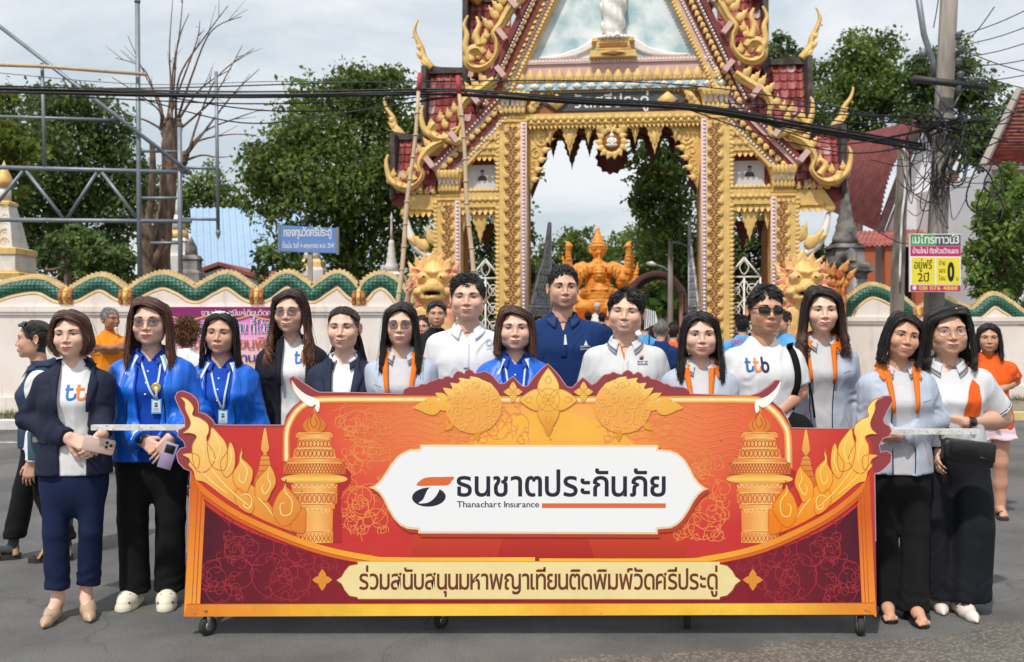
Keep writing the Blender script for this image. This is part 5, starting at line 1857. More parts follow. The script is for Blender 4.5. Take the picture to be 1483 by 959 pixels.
 zt,zm=gz(374),gz(402)
 xa,xb=gx(676,m),gx(722,m);xm=(xa+xb)/2
 for p,q in(((xa,zm),(xm,zt)),((xm,zt),(xb,zm)),((xa,zm),(xb,zm)),((xa,1.0),(xb,1.0)),((xa,.15),(xa,zm)),((xb,.15),(xb,zm)),((xm,.15),(xm,zm)),((xa,.2),(xb,.2))):
  mb.bar((p[0],.3,p[1]),(q[0],.3,q[1]),.035,.035)
 for k in range(6):
  for s_ in(-1,1):
   x,z=xm+s_*(xb-xa)*.24*(1 if m>0 else 1),.36+k*.38
   if z>zm-.1:continue
   mb.tube([(x+.13*(1-.75*i/16)*math.cos(i*.6),.3,z+.15*(1-.75*i/16)*math.sin(i*.6))for i in range(17)],.012,5)
   mb.tube([(x-.13,.3,z-.19),(x,.3,z),(x+.13,.3,z+.19)],.011,5);mb.tube([(x+.13,.3,z-.19),(x,.3,z),(x-.13,.3,z+.19)],.011,5)
 mb.tube(catmull([(xm,.3,zt-.05),(xm-.09,.3,zt-.2),(xm,.3,zt-.34),(xm+.09,.3,zt-.2),(xm,.3,zt-.05)],5),.013,5)
 mb.build('side_grille',M_white,gate)
 # open leaf of the main gate: swung back, cast scrollwork
 lf=MB();hx=gx(763,m)-.02*m
 out=[(0,.12),(0,1.75),(.04,2.25),(.14,2.65),(.26,3.05),(.48,3.65),(1.36,3.72)]
 out=[(0,.12),(0,2.05),(.10,2.25),(.30,2.62),(.52,3.02),(.80,3.45),(1.02,3.95),(1.16,4.4),(1.22,4.4),(1.22,.12)]
 gl=empty('gate_leaf',(hx,.55,0),0);gl.parent=gate
 gl.rotation_euler=(0,0,(PI/2-.34)if m>0 else(PI/2+.10))
 fr_=MB()
 oo=[(x*.95,z*.86)for x,z in out]
 for i in range(len(oo)):
  p,q=oo[i],oo[(i+1)%len(oo)]
  fr_.bar((p[0],0,p[1]),(q[0],0,q[1]),.05,.05)
 for z in(.95,1.95):fr_.bar((0,0,z),(1.16,0,z),.045,.045)
 M_sil=mat('silver_iron',lin((176,178,182)),rough=.45,metal=.3,var=.12,vscale=14)if 'silver_iron' not in bpy.data.materials else bpy.data.materials['silver_iron']
 fr_.build('leaf_frame',M_sil,gl)
 sc=MB();r_=np.random.default_rng(9)
 for i in range(7):
  for j in range(22):
   x,z=.09+i*.165,.24+j*.165
   lim=np.interp(x,[p[0]for p in oo[1:8]],[p[1]for p in oo[1:8]])
   if z>lim-.06:continue
   sgn=1 if(i+j)%2 else-1
   V=np.array(R_curl[0])*np.array([1,.25,1]);sc.put((V,R_curl[1]),(x,0,z),r_.uniform(0,6),.078,sgn)
   V2=np.array(R_curl[0])*np.array([1,-.25,1]);sc.put((V2,[f[::-1]for f in R_curl[1]]),(x,0.005,z),r_.uniform(0,6),.078,sgn)
   sc.bar((x-.08,0,z-.08),(x+.08,0,z+.08),.02,.012);sc.bar((x+.08,0,z-.08),(x-.08,0,z+.08),.02,.012)
 sc.build('leaf_scrollwork',M_sil,gl,kind='stuff')
 # middle: lintel, sign, pendants, pediment panel with standing figure
xl,xr=gx(758),-gx(758)
mb=MB();mb.box(xl,xr,.04,.55,gz(181),gz(166));lt=mb.build('lintel',M_gold,gate,smooth=False)
mb=MB();mb.box(gx(700),-gx(700),.02,.6,gz(123),gz(88));mb.build('pediment_base',M_pink,gate,smooth=False)
mb=MB();mb.box(gx(716),-gx(716),-.02,.5,gz(133),gz(123.2));mb.build('floral_band',M_blue,gate,smooth=False)
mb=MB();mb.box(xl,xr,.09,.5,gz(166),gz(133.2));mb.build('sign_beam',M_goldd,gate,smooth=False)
mb=MB()
nb=26
leaf_row(mb,(gx(704),gz(122)),(-gx(704),gz(122)),nb,.185,.27,.0,R_lotus,ang=0)
leaf_row(mb,(gx(704),gz(122)),(-gx(704),gz(122)),nb*2,.09,.12,-.02,R_lotus,ang=0)
leaf_row(mb,(xl,gz(133)),(xr,gz(133)),46,.085,-.10,.05,R_kran,ang=0)
leaf_row(mb,(xl,gz(181)),(xr,gz(181)),42,.09,-.11,.02,R_kran,ang=0)
for i in range(24):mb.put(R_dia,(xl+(xr-xl)*(i+.5)/24,.03,gz(173.5)),0,(.155,.19))
for i in range(23):mb.put(R_lotus,(xl+(xr-xl)*(i+1)/24,.03,gz(181)),0,(.08,.09))
mb.build('lintel_leaf_trim',M_gold,lt,kind='stuff')
mb=MB()
for i in range(16):
 x=gx(722)+(-gx(722)*2)*(i+.5)/16
 mb.put(R_dia,(x,-.02,gz(128)),0,(.20,.20));mb.put(R_lotus,(x,-.05,gz(130.5)),0,(.06,.07),mi=1)
mb.build('floral_motif',[M_white,M_gold],lt,kind='stuff')
mb=MB();bead_row(mb,(gx(744),gz(92)),(-gx(744),gz(92)),.034,58,.0);mb.build('bead_strip',M_white,lt,kind='stuff')
mb=MB();mb.box(gx(752),-gx(752),-.02,.2,gz(95.5),gz(88.5));mb.build('pediment_sill',M_pink,lt,smooth=False)
sb=[(782,149.5),(804,136),(972,136),(994,149.5),(972,163),(804,163)]
mb=MB();mb.prism(gp(sb),.055,.09,bev=.01);so_=mb.build('sign_board',M_sign,gate,smooth=False)
mb=MB()
for px in(806,966):mb.put(R_dia,(gx(px),.05,gz(149.5)),0,(.42,.52));mb.put(R_dia,(gx(px),-.0,gz(149.5)),0,(.22,.26))
for s_ in(-1,1):
 for k in range(3):mb.put(R_kran,(s_*gx(766+4*k),.05,gz(164-6*k)),-.6*s_,(.2,.34),s_)
mb.build('sign_diamond',M_gold,so_)
V,F=text_fit('วัดศรีประดู่',gx(832),gx(939),gz(158),15.5/GS/.6,.012,.12)
obj('lettering',mesh('lettering',np.stack([V[:,0],np.full(len(V),.05),V[:,1]],1),F,M_white,None,False),so_)
for px,w,h in((796,.17,.40),(825,.33,.62),(852,.17,.40),(920,.17,.40),(948,.33,.62),(978,.17,.40)):
 x=gx(px)
 mb=MB();hanging(mb,[x],gz(184),w,h,.14)
 for s_ in(-1,1):mb.put(R_curl,(x+s_*w*.22,.12,gz(184)-h*.15),0,w*.17,s_)
 mb.put(R_curl,(x,.11,gz(184)-h*.36),0,w*.14);mb.put(R_lotus,(x,.10,gz(184)-h*.2),PI,(w*.3,h*.5))
 mb.build('pendant',M_gold,lt)
 mb=MB();hanging(mb,[x],gz(186),w*1.15,h*1.1,1.25);mb.build('rear_pendant',M_maroon,lt)
mb=MB();mb.box(xl,xr,1.1,1.5,gz(186),gz(120));mb.box(xl,xr,.55,1.1,gz(184),gz(176));mb.build('rear_lintel',M_maroon,gate,smooth=False)
for s_ in(-1,1):
 for y,mm,dx in((.16,M_gold,0),(1.2,M_maroon,-.05)):
  mb=MB();P_=[(0,0),(.52,0),(.50,-.20),(.40,-.34),(.38,-.52),(.26,-.70),(.22,-.95),(.12,-1.2),(.06,-1.35),(0,-.9)]
  mb.prism([(s_*(gx(762)+dx+a),gz(182)+b)for a,b in P_],y,y+.06,bev=.015)
  if y<.5:
   for a,b,r_ in((.30,-.28,.15),(.18,-.55,.12),(.14,-.80,.09),(.40,-.1,.09),(.09,-1.0,.07)):mb.put(R_curl,(s_*(gx(762)+a),y,gz(182)+b),a*9,r_,s_)
   for k in range(6):mb.put(R_kran,(s_*(gx(762)+.46-.075*k),y,gz(182)-.12-.2*k),s_*-1.2,(.13,.22),s_)
  mb.build('corner_scroll',mm,lt)
mb=MB();x,z=gx(886),gz(208)
for k in range(14):
 a=k/14*2*PI;mb.put(R_kran,(x+.18*math.cos(a),.06,z+.20*math.sin(a)),a-PI/2,(.16,.18))
for s_ in(-1,1):
 mb.put(R_curl,(x+s_*.24,.08,z+.26),0,.14,s_);mb.put(R_kran,(x+s_*.22,.07,gz(184)),PI,(.2,.2),s_)
md=mb.build('medallion',M_gold,lt)
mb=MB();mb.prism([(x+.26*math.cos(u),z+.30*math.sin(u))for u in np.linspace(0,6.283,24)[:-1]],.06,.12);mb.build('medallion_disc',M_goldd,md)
mb=MB();mb.ball((x,.02,z+.12),(.045,.045,.055),10,8);mb.ball((x,.03,z+.02),(.065,.05,.085),10,8);mb.ball((x,.02,z-.07),(.12,.06,.045),10,8);mb.lathe([(.03,0),(.012,.04),(.0,.09)],(x,.02,z+.165),8)
for s_ in(-1,1):mb.tube([(x+s_*.06,.02,z+.06),(x+s_*.09,.0,z-.0),(x+s_*.02,-.03,z-.04)],.022,6)
mb.build('medallion_figure',M_white,md)
mb=MB();mb.prism([(x+(.31+.05*(k%2))*math.cos(k/26*6.283),z-.1+(.33+.05*(k%2))*math.sin(k/26*6.283))for k in range(26)],1.25,1.3);mb.build('rear_medallion',M_maroon,md)
mb=MB();mb.prism(gp([(752,90),(1024,90),(888,-190)]),.12,.45);pn=mb.build('relief_panel',M_panel,gate,smooth=False)
mb=MB();rr=np.random.default_rng(4)
for s_ in(-1,1):
 for k in range(7):
  p=[(888+s_*8,50+k),(888+s_*(26+3*k),60+3*k),(888+s_*(44+6*k),72+2*k),(888+s_*(58+8*k),84)]
  p=[(a+rr.normal(0,2),min(b,88))for a,b in p]
  mb.tube(catmull([(gx(a),.10,gz(b))for a,b in p],5),list(np.linspace(.05,.022,16)),6)
mb.build('tree_root',M_white,pn,kind='stuff')
mb=MB()
for y0,y1,w in((90,80,34),(80,77,27),(77,68,25),(68,62,31)):
 mb.prism(gp([(888-w,y0),(888+w,y0),(888+w-1.5,y1),(888-w+1.5,y1)]),-.16+.0*w,.12,bev=.012)
pd=mb.build('pedestal',M_gold,pn,smooth=False)
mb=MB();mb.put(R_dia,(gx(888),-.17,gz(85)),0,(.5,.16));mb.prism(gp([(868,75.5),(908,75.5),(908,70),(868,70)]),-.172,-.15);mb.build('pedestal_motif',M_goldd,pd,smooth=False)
f=Field((-.5,-.35,gz(64)),(.5,.3,gz(-130)),.03)
zz=lambda p:gz(p)
f.cone((-.10,-.06,zz(58)),(-.10,-.06,zz(10)),.085,.12,0).cone((.10,-.06,zz(58)),(.10,-.06,zz(10)),.085,.12,.05)
f.cone((0,-.02,zz(46)),(0,-.02,zz(-60)),.17,.19,.08).cone((0,0,zz(-60)),(0,0,zz(-88)),.21,.16,.08).ell((0,-.03,zz(-104)),(.09,.10,.12),.03)
f.cone((-.24,0,zz(-78)),(-.25,-.05,zz(-30)),.06,.05,.05).cone((.24,0,zz(-78)),(.25,-.05,zz(-30)),.06,.05,.05)
f.cone((-.25,.02,zz(-30)),(-.17,0,zz(44)),.04,.05,.05).cone((.25,.02,zz(-30)),(.19,0,zz(44)),.04,.05,.05)
f.ell((-.09,-.12,zz(60)),(.06,.12,.045),.02).ell((.09,-.12,zz(60)),(.06,.12,.045),.02)
f.fn(lambda p:.016*np.sin(p[...,2]*16+p[...,0]*12)+.012*np.sin(p[...,0]*60+p[...,2]*5),None,None,0,'disp')
V,F=f.nets();obj('standing_figure',mesh('standing_figure',V,F,M_white),pn)
mb=MB()
for i in range(11):
 a=i/10*PI-PI;mb.ball((.30*math.cos(a),-.12-.08*abs(math.sin(a)),zz(62)),.045,6,5)
mb.build('lotus_base',M_white,pn,kind='stuff')
mb=MB()
for m in(-1,1):mb.add([(m*gx(690),.62,gz(150)),(0,.62,gz(-262)),(0,2.2,gz(-262)),(m*gx(690),2.2,gz(150))],[(0,1,2,3)])
mb.prism(gp([(700,140),(1076,140),(888,-250)]),.62,.66)
mb.build('main_roof',M_tile[0],gate,smooth=False)
# parade banner on a wheeled frame
BY,BS,BX0=4.87,FPX/4.87,768.0
ban=tag(empty('banner_cart',((BX0-CX)/BS,BY,0)),'long orange and red banner cart with white plaque in front of the people','banner')
def bx(px):return(px-BX0)/BS
def bz(py):return CAMZ-(py-HY)/BS
def bp(pts,o=None,s=1.):
 return[(bx((o[0]if o else 0)+x/s),bz((o[1]if o else 0)+y/s))for x,y in pts]
def Z1(pts):return[(250+x/2.458,540+y/2.458)for x,y in pts]
def mir(pts):
 out=[]
 for x,y in pts:
  d=778-x
  out.append((778+d if d<330 else 778+330+(d-330)*.885,y+1.5))
 return out[::-1]
def grad(name,stops,p0,p1=None,rad=None,rough=.42,wear=.05):
 """printed gradient: linear from p0 to p1, or elliptical about p0 with radii rad (banner pixels)"""
 m=bpy.data.materials.new(name);m.use_nodes=True
 t=m.node_tree;b=t.nodes['Principled BSDF'];b.inputs['Roughness'].default_value=rough
 b.inputs['Specular IOR Level'].default_value=.35
 tcn=t.nodes.new('ShaderNodeTexCoord');mp_=t.nodes.new('ShaderNodeMapping');g=t.nodes.new('ShaderNodeTexGradient');r=t.nodes.new('ShaderNodeValToRGB')
 mp_.vector_type='TEXTURE'
 a=(bx(p0[0]),0,bz(p0[1]))
 mp_.inputs['Location'].default_value=a
 if rad:
  g.gradient_type='SPHERICAL'
  mp_.inputs['Scale'].default_value=(rad[0]/BS,100,rad[1]/BS)
 else:
  dx,dz=bx(p1[0])-a[0],bz(p1[1])-a[2]
  ln=math.hypot(dx,dz)
  mp_.inputs['Rotation'].default_value=(0,-math.atan2(dz,dx),0)
  mp_.inputs['Scale'].default_value=(ln,1,1)
 t.links.new(tcn.outputs['Object'],mp_.inputs['Vector']);t.links.new(mp_.outputs['Vector'],g.inputs['Vector'])
 t.links.new(g.outputs['Fac'],r.inputs['Fac'])
 el=r.color_ramp.elements
 while len(el)<len(stops):el.new(.5)
 for e,(pos,c)in zip(el,stops):e.position=pos;e.color=tuple(lin(c))+(1,)
 n=t.nodes.new('ShaderNodeTexNoise');n.inputs['Scale'].default_value=5;n.inputs['Detail'].default_value=8;n.inputs['Roughness'].default_value=.7
 t.links.new(tcn.outputs['Object'],n.inputs['Vector'])
 mr=t.nodes.new('ShaderNodeMapRange');mr.inputs['From Min'].default_value=.3;mr.inputs['From Max'].default_value=.7;mr.inputs['To Min'].default_value=1-wear;mr.inputs['To Max'].default_value=1+wear
 vm=t.nodes.new('ShaderNodeVectorMath');vm.operation='SCALE'
 t.links.new(n.outputs['Fac'],mr.inputs['Value']);t.links.new(r.outputs['Color'],vm.inputs[0]);t.links.new(mr.outputs['Result'],vm.inputs['Scale'])
 t.links.new(vm.outputs['Vector'],b.inputs['Base Color'])
 n2=t.nodes.new('ShaderNodeTexNoise');n2.inputs['Scale'].default_value=3;n2.inputs['Detail'].default_value=3
 t.links.new(tcn.outputs['Object'],n2.inputs['Vector'])
 bpn=t.nodes.new('ShaderNodeBump');bpn.inputs['Strength'].default_value=.25;bpn.inputs['Distance'].default_value=.02
 t.links.new(n2.outputs['Fac'],bpn.inputs['Height']);t.links.new(bpn.outputs['Normal'],b.inputs['Normal'])
 return m
def lay(name,polys,m,k,parent=ban):
 for i,p in enumerate(polys):
  mb=MB();mb.prism(bp(p),-.0003*k-9e-6*i,None)
  o=mb.build(name,m,parent,smooth=False)
 return o
def lines(name,paths,w,m,k,parent=ban,kind=None,taper=False):
 mb=MB()
 for i,p in enumerate(paths):
  q=bp(p)
  ww=w/BS
  if taper:ww=w/BS*np.clip(np.minimum(np.linspace(.3,4,len(q)),np.linspace(4,.3,len(q))),0,1)
  mb.strip(q,ww,-.0003*k-1.3e-6*(i%160),0.)
 return mb.build(name,m,parent,smooth=False,kind=kind)
left=Z1([(38,868),(50,640),(65,352),(40,340),(20,318),(14,290),(26,270),(46,264),(38,242),(18,226),(20,204),(44,192),(42,160),(18,112),(8,88),(16,70),(34,64),(62,74),(84,92),(93,114),(92,140),(118,148),(140,166),(150,184),(200,186),(396,186),(404,152),(428,122),(454,100),(436,70),(415,32),(416,18),(428,12),(446,22),(478,44),(506,62),(522,69),(640,70)])
topc=[(580+x/3.531,520+y/3.531)for x,y in[(12,178),(18,156),(44,142),(88,140),(106,128),(132,128),(152,114),(176,108),(190,99),(214,102),(228,91),(244,88),(266,97),(274,78),(290,62),(312,66),(326,76),(334,58),(352,51),(370,62),(378,74),(402,70),(430,62),(452,72),(472,86),(490,108),(506,126),(530,126),(552,108),(575,88),(602,118),(626,140),(650,138),(668,112),(690,84),(722,50),(752,24),(784,54),(812,86),(834,118),(852,142),(878,146),(906,118),(932,94),(956,112),(978,132),(1000,122),(1020,100),(1042,80),(1070,76),(1088,66),(1112,76),(1132,80),(1142,66),(1162,56),(1182,66),(1192,80),(1214,66),(1232,74),(1244,94),(1266,85),(1284,102),(1310,104),(1332,116),(1348,126),(1366,128),(1386,140),(1420,142),(1452,146),(1474,158),(1482,178)]]
right=[(980+x/2.459,540+y/2.459)for x,y in[(150,78),(262,81),(292,72),(328,48),(352,26),(366,26),(371,42),(364,62),(348,92),(342,102),(376,132),(396,168),(408,196),(520,198),(640,198),(656,182),(688,162),(692,132),(708,102),(742,82),(764,82),(770,100),(752,132),(736,166),(740,180),(758,190),(766,208),(756,226),(734,234),(722,258),(726,284),(748,278),(766,290),(762,318),(742,340),(724,354),(705,358),(709,600),(713,862)]]
outline=left+topc+right
mb=MB();mb.prism(bp(outline),0,.022,col=None)
M_edge=mat('board_edge',lin((150,62,68)),rough=.4,var=.05,vscale=8)
mb.build('board',M_edge,ban,smooth=False)
rim=[(x,y)for x,y in outline]
lines('rim',[rim[1:-1]],1.2,mat('rim',lin((206,150,150)),rough=.5),.8)
field=[(276,700),(280,640),(300,619),(413,619),(418,606),(430,591),(447,580),(463,575.5),(1083,575.5),(1100,579),(1118,591),(1133,607),(1140,622),(1243,622),(1262,640),(1266,700),(1266,888),(268,891)]
gr_field=grad('field_print',[(0,(204,58,54)),(.25,(226,90,64)),(.52,(238,128,76)),(.8,(246,168,82)),(1,(250,188,94))],(800,610),rad=(430,190))
lay('background_print',[field],gr_field,1)
lay('glow_disc',[[(795+200*math.cos(u),812+215*math.sin(u))for u in np.linspace(PI,2*PI,40)]],grad('disc_print',[(0,(176,44,42)),(.35,(214,78,48)),(.9,(250,186,76))],(795,830),(795,610)),2)
lay('glow_disc',[[(790+70*math.cos(u),815+70*math.sin(u))for u in np.linspace(PI,2*PI,30)]],grad('disc_print2',[(0,(170,40,40)),(1,(206,70,46))],(790,815),(790,745)),3)
rb=np.random.default_rng(21)
def spiral(cx,cy,r,a0,turns,sgn,n=26):
 return[(cx+r*(1-.88*i/n)*math.cos(a0+sgn*turns*2*PI*i/n),cy+r*(1-.88*i/n)*math.sin(a0+sgn*turns*2*PI*i/n))for i in range(n+1)]
def vines(boxes,n,rmin,rmax):
 out=[]
 for _ in range(n):
  x0,y0,x1,y1=boxes[rb.integers(len(boxes))]
  cx,cy,r=rb.uniform(x0,x1),rb.uniform(y0,y1),rb.uniform(rmin,rmax)
  r=min(r,cx-x0+8,x1-cx+8,cy-y0+6,y1-cy+6)
  if r<6:continue
  a0,sg=rb.uniform(0,6.28),rb.choice((-1,1))
  sp=spiral(cx,cy,r,a0,rb.uniform(1.0,1.6),sg)
  tx,ty=-math.sin(a0)*-sg,math.cos(a0)*-sg
  tail=[(sp[0][0]+tx*r*k*.5+4*math.sin(k*2+cx),sp[0][1]+ty*r*k*.5+3*math.cos(k*2))for k in(2.4,1.6,.8)]
  p=catmull([q for q in tail]+sp,3)
  p=[(a,b)for a,b in p if x0-6<a<x1+6 and y0-4<b<y1+4]
  if len(p)>6:out.append(p)
  for k in range(3):
   w=a0+sg*k*1.7
   q=(cx+r*.8*math.cos(w),cy+r*.8*math.sin(w))
   hk=spiral(q[0],q[1],r*.32,w,.75,-sg,12)
   hk=[(a,b)for a,b in hk if x0-6<a<x1+6 and y0-4<b<y1+4]
   if len(hk)>5:out.append(hk)
 return out
M_line=mat('line_print',lin((242,138,76)),rough=.45)
lines('cloud_linework',vines([(505,584,640,640),(500,640,560,690),(500,720,600,770),(640,584,760,640),(940,584,1060,640),(1000,650,1055,690),(980,720,1050,780),(850,584,1000,640),(492,584,560,780),(1010,600,1055,790),(500,690,560,800)],90,9,40),1.15,M_line,4,kind='stuff')
wavy=[]
for k in range(9):
 y0=590+k*9
 wavy.append(catmull([(480+k*5,y0+6),(520,y0-4+k),(555,y0+5),(590,y0-6),(630,y0+4)],6))
 wavy.append(catmull([(940,y0+2),(980,y0-5),(1020,y0+5),(1060,y0-3),(1080,y0+4)],6))
lines('cloud_linework',wavy,1.0,M_line,4.4,kind='stuff')
arch=catmull([(415,668),(415,630),(420,611),(431,594),(447,583),(465,579),(560,578.5),(760,579),(960,579),(1083,579),(1102,583),(1120,595),(1134,613),(1141,634),(1142,700)],8)
lines('arch_line',[arch],11,grad('arch_glow',[(0,(238,120,58)),(1,(244,150,66))],(400,600),(800,600)),5)
lines('arch_line',[arch],5.5,mat('arch_print',lin((252,216,140)),rough=.4),6)
lines('arch_line',[arch],2.2,mat('arch_print2',lin((255,240,200)),rough=.4),7)
def candle(cx,nm):
 G1=grad(nm,[(0,(218,108,56)),(.3,(240,156,80)),(.55,(249,188,108)),(.8,(236,142,70)),(1,(210,98,50))],(cx-46,700),(cx+46,700))
 G2=grad(nm+'_dark',[(0,(190,84,40)),(.45,(232,142,60)),(1,(184,78,38))],(cx-46,700),(cx+46,700))
 ml=mat(nm+'_line',lin((176,76,36)),rough=.45)
 mh=mat(nm+'_light',lin((252,208,124)),rough=.45)
 def X(z):return cx+z/2.458
 def Y(z):return 540+z/2.458
 lev=[(213,232,66,66),(232,268,58,62),(268,300,70,78),(300,320,86,104),(320,360,108,112),(395,425,80,82),(425,465,82,80),(465,485,74,72),(485,562,66,64),(562,606,66,66)]
 shadow=[[(X(h+16),Y(a+4)),(X(h+16),Y(606)),(X(40),Y(606)),(X(40),Y(a))]for a,h in((330,105),)]
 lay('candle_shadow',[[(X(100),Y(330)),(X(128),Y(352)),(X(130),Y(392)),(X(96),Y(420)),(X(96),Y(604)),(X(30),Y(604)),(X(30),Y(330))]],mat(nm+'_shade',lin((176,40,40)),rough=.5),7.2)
 lay('candle_print',[[(X(-a),Y(t)),(X(a),Y(t)),(X(b),Y(u)),(X(-b),Y(u))]for t,u,a,b in lev],G1,8)
 lay('candle_print',[[(X(118*math.cos(w)),Y(378+20*math.sin(w)))for w in np.linspace(0,2*PI,29)[:-1]]],grad(nm+'_ring',[(0,(200,96,36)),(.5,(254,206,104)),(1,(232,150,56))],(cx,Y(400)),(cx,Y(358))),9)
 bulb=catmull([(X(2),Y(118)),(X(12),Y(150)),(X(38),Y(178)),(X(40),Y(196)),(X(22),Y(212)),(X(-22),Y(212)),(X(-40),Y(196)),(X(-38),Y(178)),(X(-12),Y(150))],5,True)
 lay('candle_print',[bulb],G2,9)
 P_=[]
 for t,u,a,b in lev:P_+=[[(X(-a),Y(t)),(X(-a*.4),Y(t+3)),(X(a*.4),Y(t+3)),(X(a),Y(t))]]
 for k in range(-10,11):
  P_+=[[(X(k*11-8),Y(322)),(X(k*11+10),Y(358))],[(X(k*11+10),Y(322)),(X(k*11-8),Y(358))]]if abs(k)<10 else[]
 for k in range(-4,5):
  for y0,h,sp in((240,24,13),(274,24,15),(432,30,17)):
   P_.append([(X(k*sp+6.5*math.cos(w)),Y(y0+h*.5+h*.5*math.sin(w)))for w in np.linspace(0,2*PI,11)])
  P_.append([(X(k*14-6),Y(590)),(X(k*14),Y(570)),(X(k*14+6),Y(590)),(X(k*14),Y(602)),(X(k*14-6),Y(590))])
 P_+=[catmull([(X(0),Y(135)),(X(-14),Y(170)),(X(-4),Y(196)),(X(10),Y(180)),(X(2),Y(160))],4),catmull([(X(4),Y(140)),(X(22),Y(176)),(X(14),Y(204))],4),catmull([(X(-4),Y(140)),(X(-26),Y(180)),(X(-16),Y(205))],4)]
 lines('candle_linework',P_,1.0,ml,10,kind='stuff')
 for k in range(-6,7):pass
 lines('candle_highlight',[[(X(-a*.9),Y(t+1)),(X(a*.9),Y(t+1))]for t,u,a,b in lev]+[catmull([(X(k*18-9),Y(398)),(X(k*18),Y(410)),(X(k*18+9),Y(398))],4)for k in range(-4,5)]+[catmull([(X(k*16-8),Y(486)),(X(k*16),Y(498)),(X(k*16+8),Y(486))],4)for k in range(-3,4)],1.1,mh,10.5,kind='stuff')
candle(455.5,'candle_left_print');candle(1100,'candle_right_print')
def spire_poly(cx,y):return catmull([(cx,y),(cx+5,y+24),(cx+5.5,y+32),(cx+2,y+38),(cx+6,y+44),(cx+9,y+60),(cx+15,y+84),(cx-15,y+84),(cx-9,y+60),(cx-6,y+44),(cx-2,y+38),(cx-5.5,y+32),(cx-5,y+24)],4,True)
G_fl=grad('flame_print',[(0,(226,132,52)),(.4,(240,168,76)),(.75,(250,200,112)),(1,(255,226,150))],(400,770),(330,590))
G_flr=grad('flame_print_right',[(0,(240,130,30)),(.4,(248,168,56)),(.8,(252,202,96)),(1,(255,224,130))],(1150,770),(1230,590))
fl=[[(60,320),(140,296),(225,366),(305,418),(385,515),(470,572),(400,556),(300,512),(200,452),(120,392),(84,380),(76,350)],[(30,86),(56,96),(76,124),(72,150),(98,160),(126,182),(130,208),(122,240),(152,300),(120,350),(80,340),(70,262),(86,226),(62,214),(38,214),(58,196),(64,172),(46,130),(44,106)],[(140,194),(164,216),(190,250),(196,292),(186,345),(140,330),(124,262),(134,224)],[(206,246),(222,282),(220,340),(190,372),(170,322),(192,284)],[(250,264),(246,300),(268,322),(286,348),(280,390),(258,430),(222,396),(216,356),(236,322),(240,290)],[(345,328),(362,356),(368,392),(352,424),(332,458),(296,436),(296,390),(314,364),(332,346)],[(405,378),(402,400),(422,422),(444,450),(458,478),(436,522),(392,545),(356,496),(372,440),(394,410)],[(36,290),(72,286),(96,300),(90,340),(68,322),(58,304)],[(232,410),(262,430),(290,470),(280,500),(240,480),(222,446)],[(470,480),(474,520),(468,570),(420,552),(440,510)]]
inner=[[(40,95),(60,120),(64,150),(90,180),(100,220),(104,280)],[(146,210),(170,260),(160,310),(140,300),(150,275)],[(250,280),(244,310),(266,345),(256,390),(238,380),(240,355)],[(344,345),(340,375),(350,400),(330,430),(318,410),(330,392)],[(404,395),(400,420),(425,455),(420,500),(390,505),(384,470),(402,462)],[(130,330),(170,380),(220,430),(280,478)],[(100,350),(150,395),(200,432)],[(240,440),(262,430),(282,450),(276,480),(256,476),(254,458)],[(84,240),(110,270),(112,320)],[(206,262),(210,310),(192,350)],[(300,440),(330,470),(360,510)]]
spL,spR=spire_poly(384,619),spire_poly(1167,621)
lay('small_spire_print',[spL,spR],grad('spire_print',[(0,(214,110,44)),(1,(250,190,100))],(380,700),(380,620)),9)
lines('small_spire_linework',[[(cx-w,y),(cx+w,y)]for cx in(384,1167)for y,w in((660,6),(666,8),(674,9),(682,11),(690,13))],1.2,mat('spire_line',lin((186,86,40)),rough=.5),9.6,kind='stuff')
flp=[catmull(Z1(f),4,True)for f in fl]
lay('flame_print',flp[:1],G_fl,11)
for i,f in enumerate(flp[1:]):lay('flame_print',[f],G_fl,11.6+.3*i)
lines('flame_linework',[f+f[:1]for f in flp[1:]],1.0,mat('flame_edge',lin((206,112,44)),rough=.5),15,kind='stuff')
lines('flame_linework',[catmull(Z1(p),6)for p in inner],1.5,mat('flame_line',lin((255,226,140)),rough=.5),15.4,kind='stuff',taper=True)
flm=[mir(f)for f in flp]
lay('flame_print',flm[:1],G_flr,11)
for i,f in enumerate(flm[1:]):lay('flame_print',[f],G_flr,11.6+.3*i)
lines('flame_linework',[f+f[:1]for f in flm[1:]],1.0,mat('flame_edge_right',lin((216,110,30)),rough=.5),15,kind='stuff')
lines('flame_linework',[mir(catmull(Z1(p),6))for p in inner],1.5,mat('flame_line_right',lin((255,226,120)),rough=.5),15.4,kind='stuff',taper=True)
wf=catmull(Z1([(424,26),(446,54),(474,76),(502,88),(520,98),(524,118),(518,140),(508,126),(510,112),(494,120),(470,108),(448,86),(430,56)]),4,True)
lay('white_flame_print',[wf,mir(wf)],grad('white_flame',[(0,(250,190,110)),(.3,(255,246,232)),(1,(255,252,246))],(425,548),(452,590)),12)
def swoosh(off0,off1,name,m,k):
 up=[(82,378),(150,436),(250,500),(400,567),(550,618),(700,648),(800,656),(1290,656)]
 q=np.array(catmull(up,8));t=np.gradient(q,axis=0);t/=np.linalg.norm(t,axis=1,keepdims=True);n=np.stack([-t[:,1],t[:,0]],1)
 a=Z1((q+n*off0).tolist());b=Z1((q+n*off1).tolist())
 cl=lambda q:[(min(x,778),y)for x,y in q if x<800]
 L_=cl(a)+cl(b)[::-1]
 lay(name,[L_,mir(L_)],m,k)
dark=Z1([(115,470),(170,510),(260,560),(370,602),(500,644),(640,676),(760,690),(1300,690),(1300,824),(98,824),(106,640)])
dark=[(min(x,778),y)for x,y in dark]
gd=grad('corner_print',[(0,(80,26,42)),(.35,(130,32,46)),(.8,(176,40,50)),(1,(194,52,52))],(290,780),(760,850))
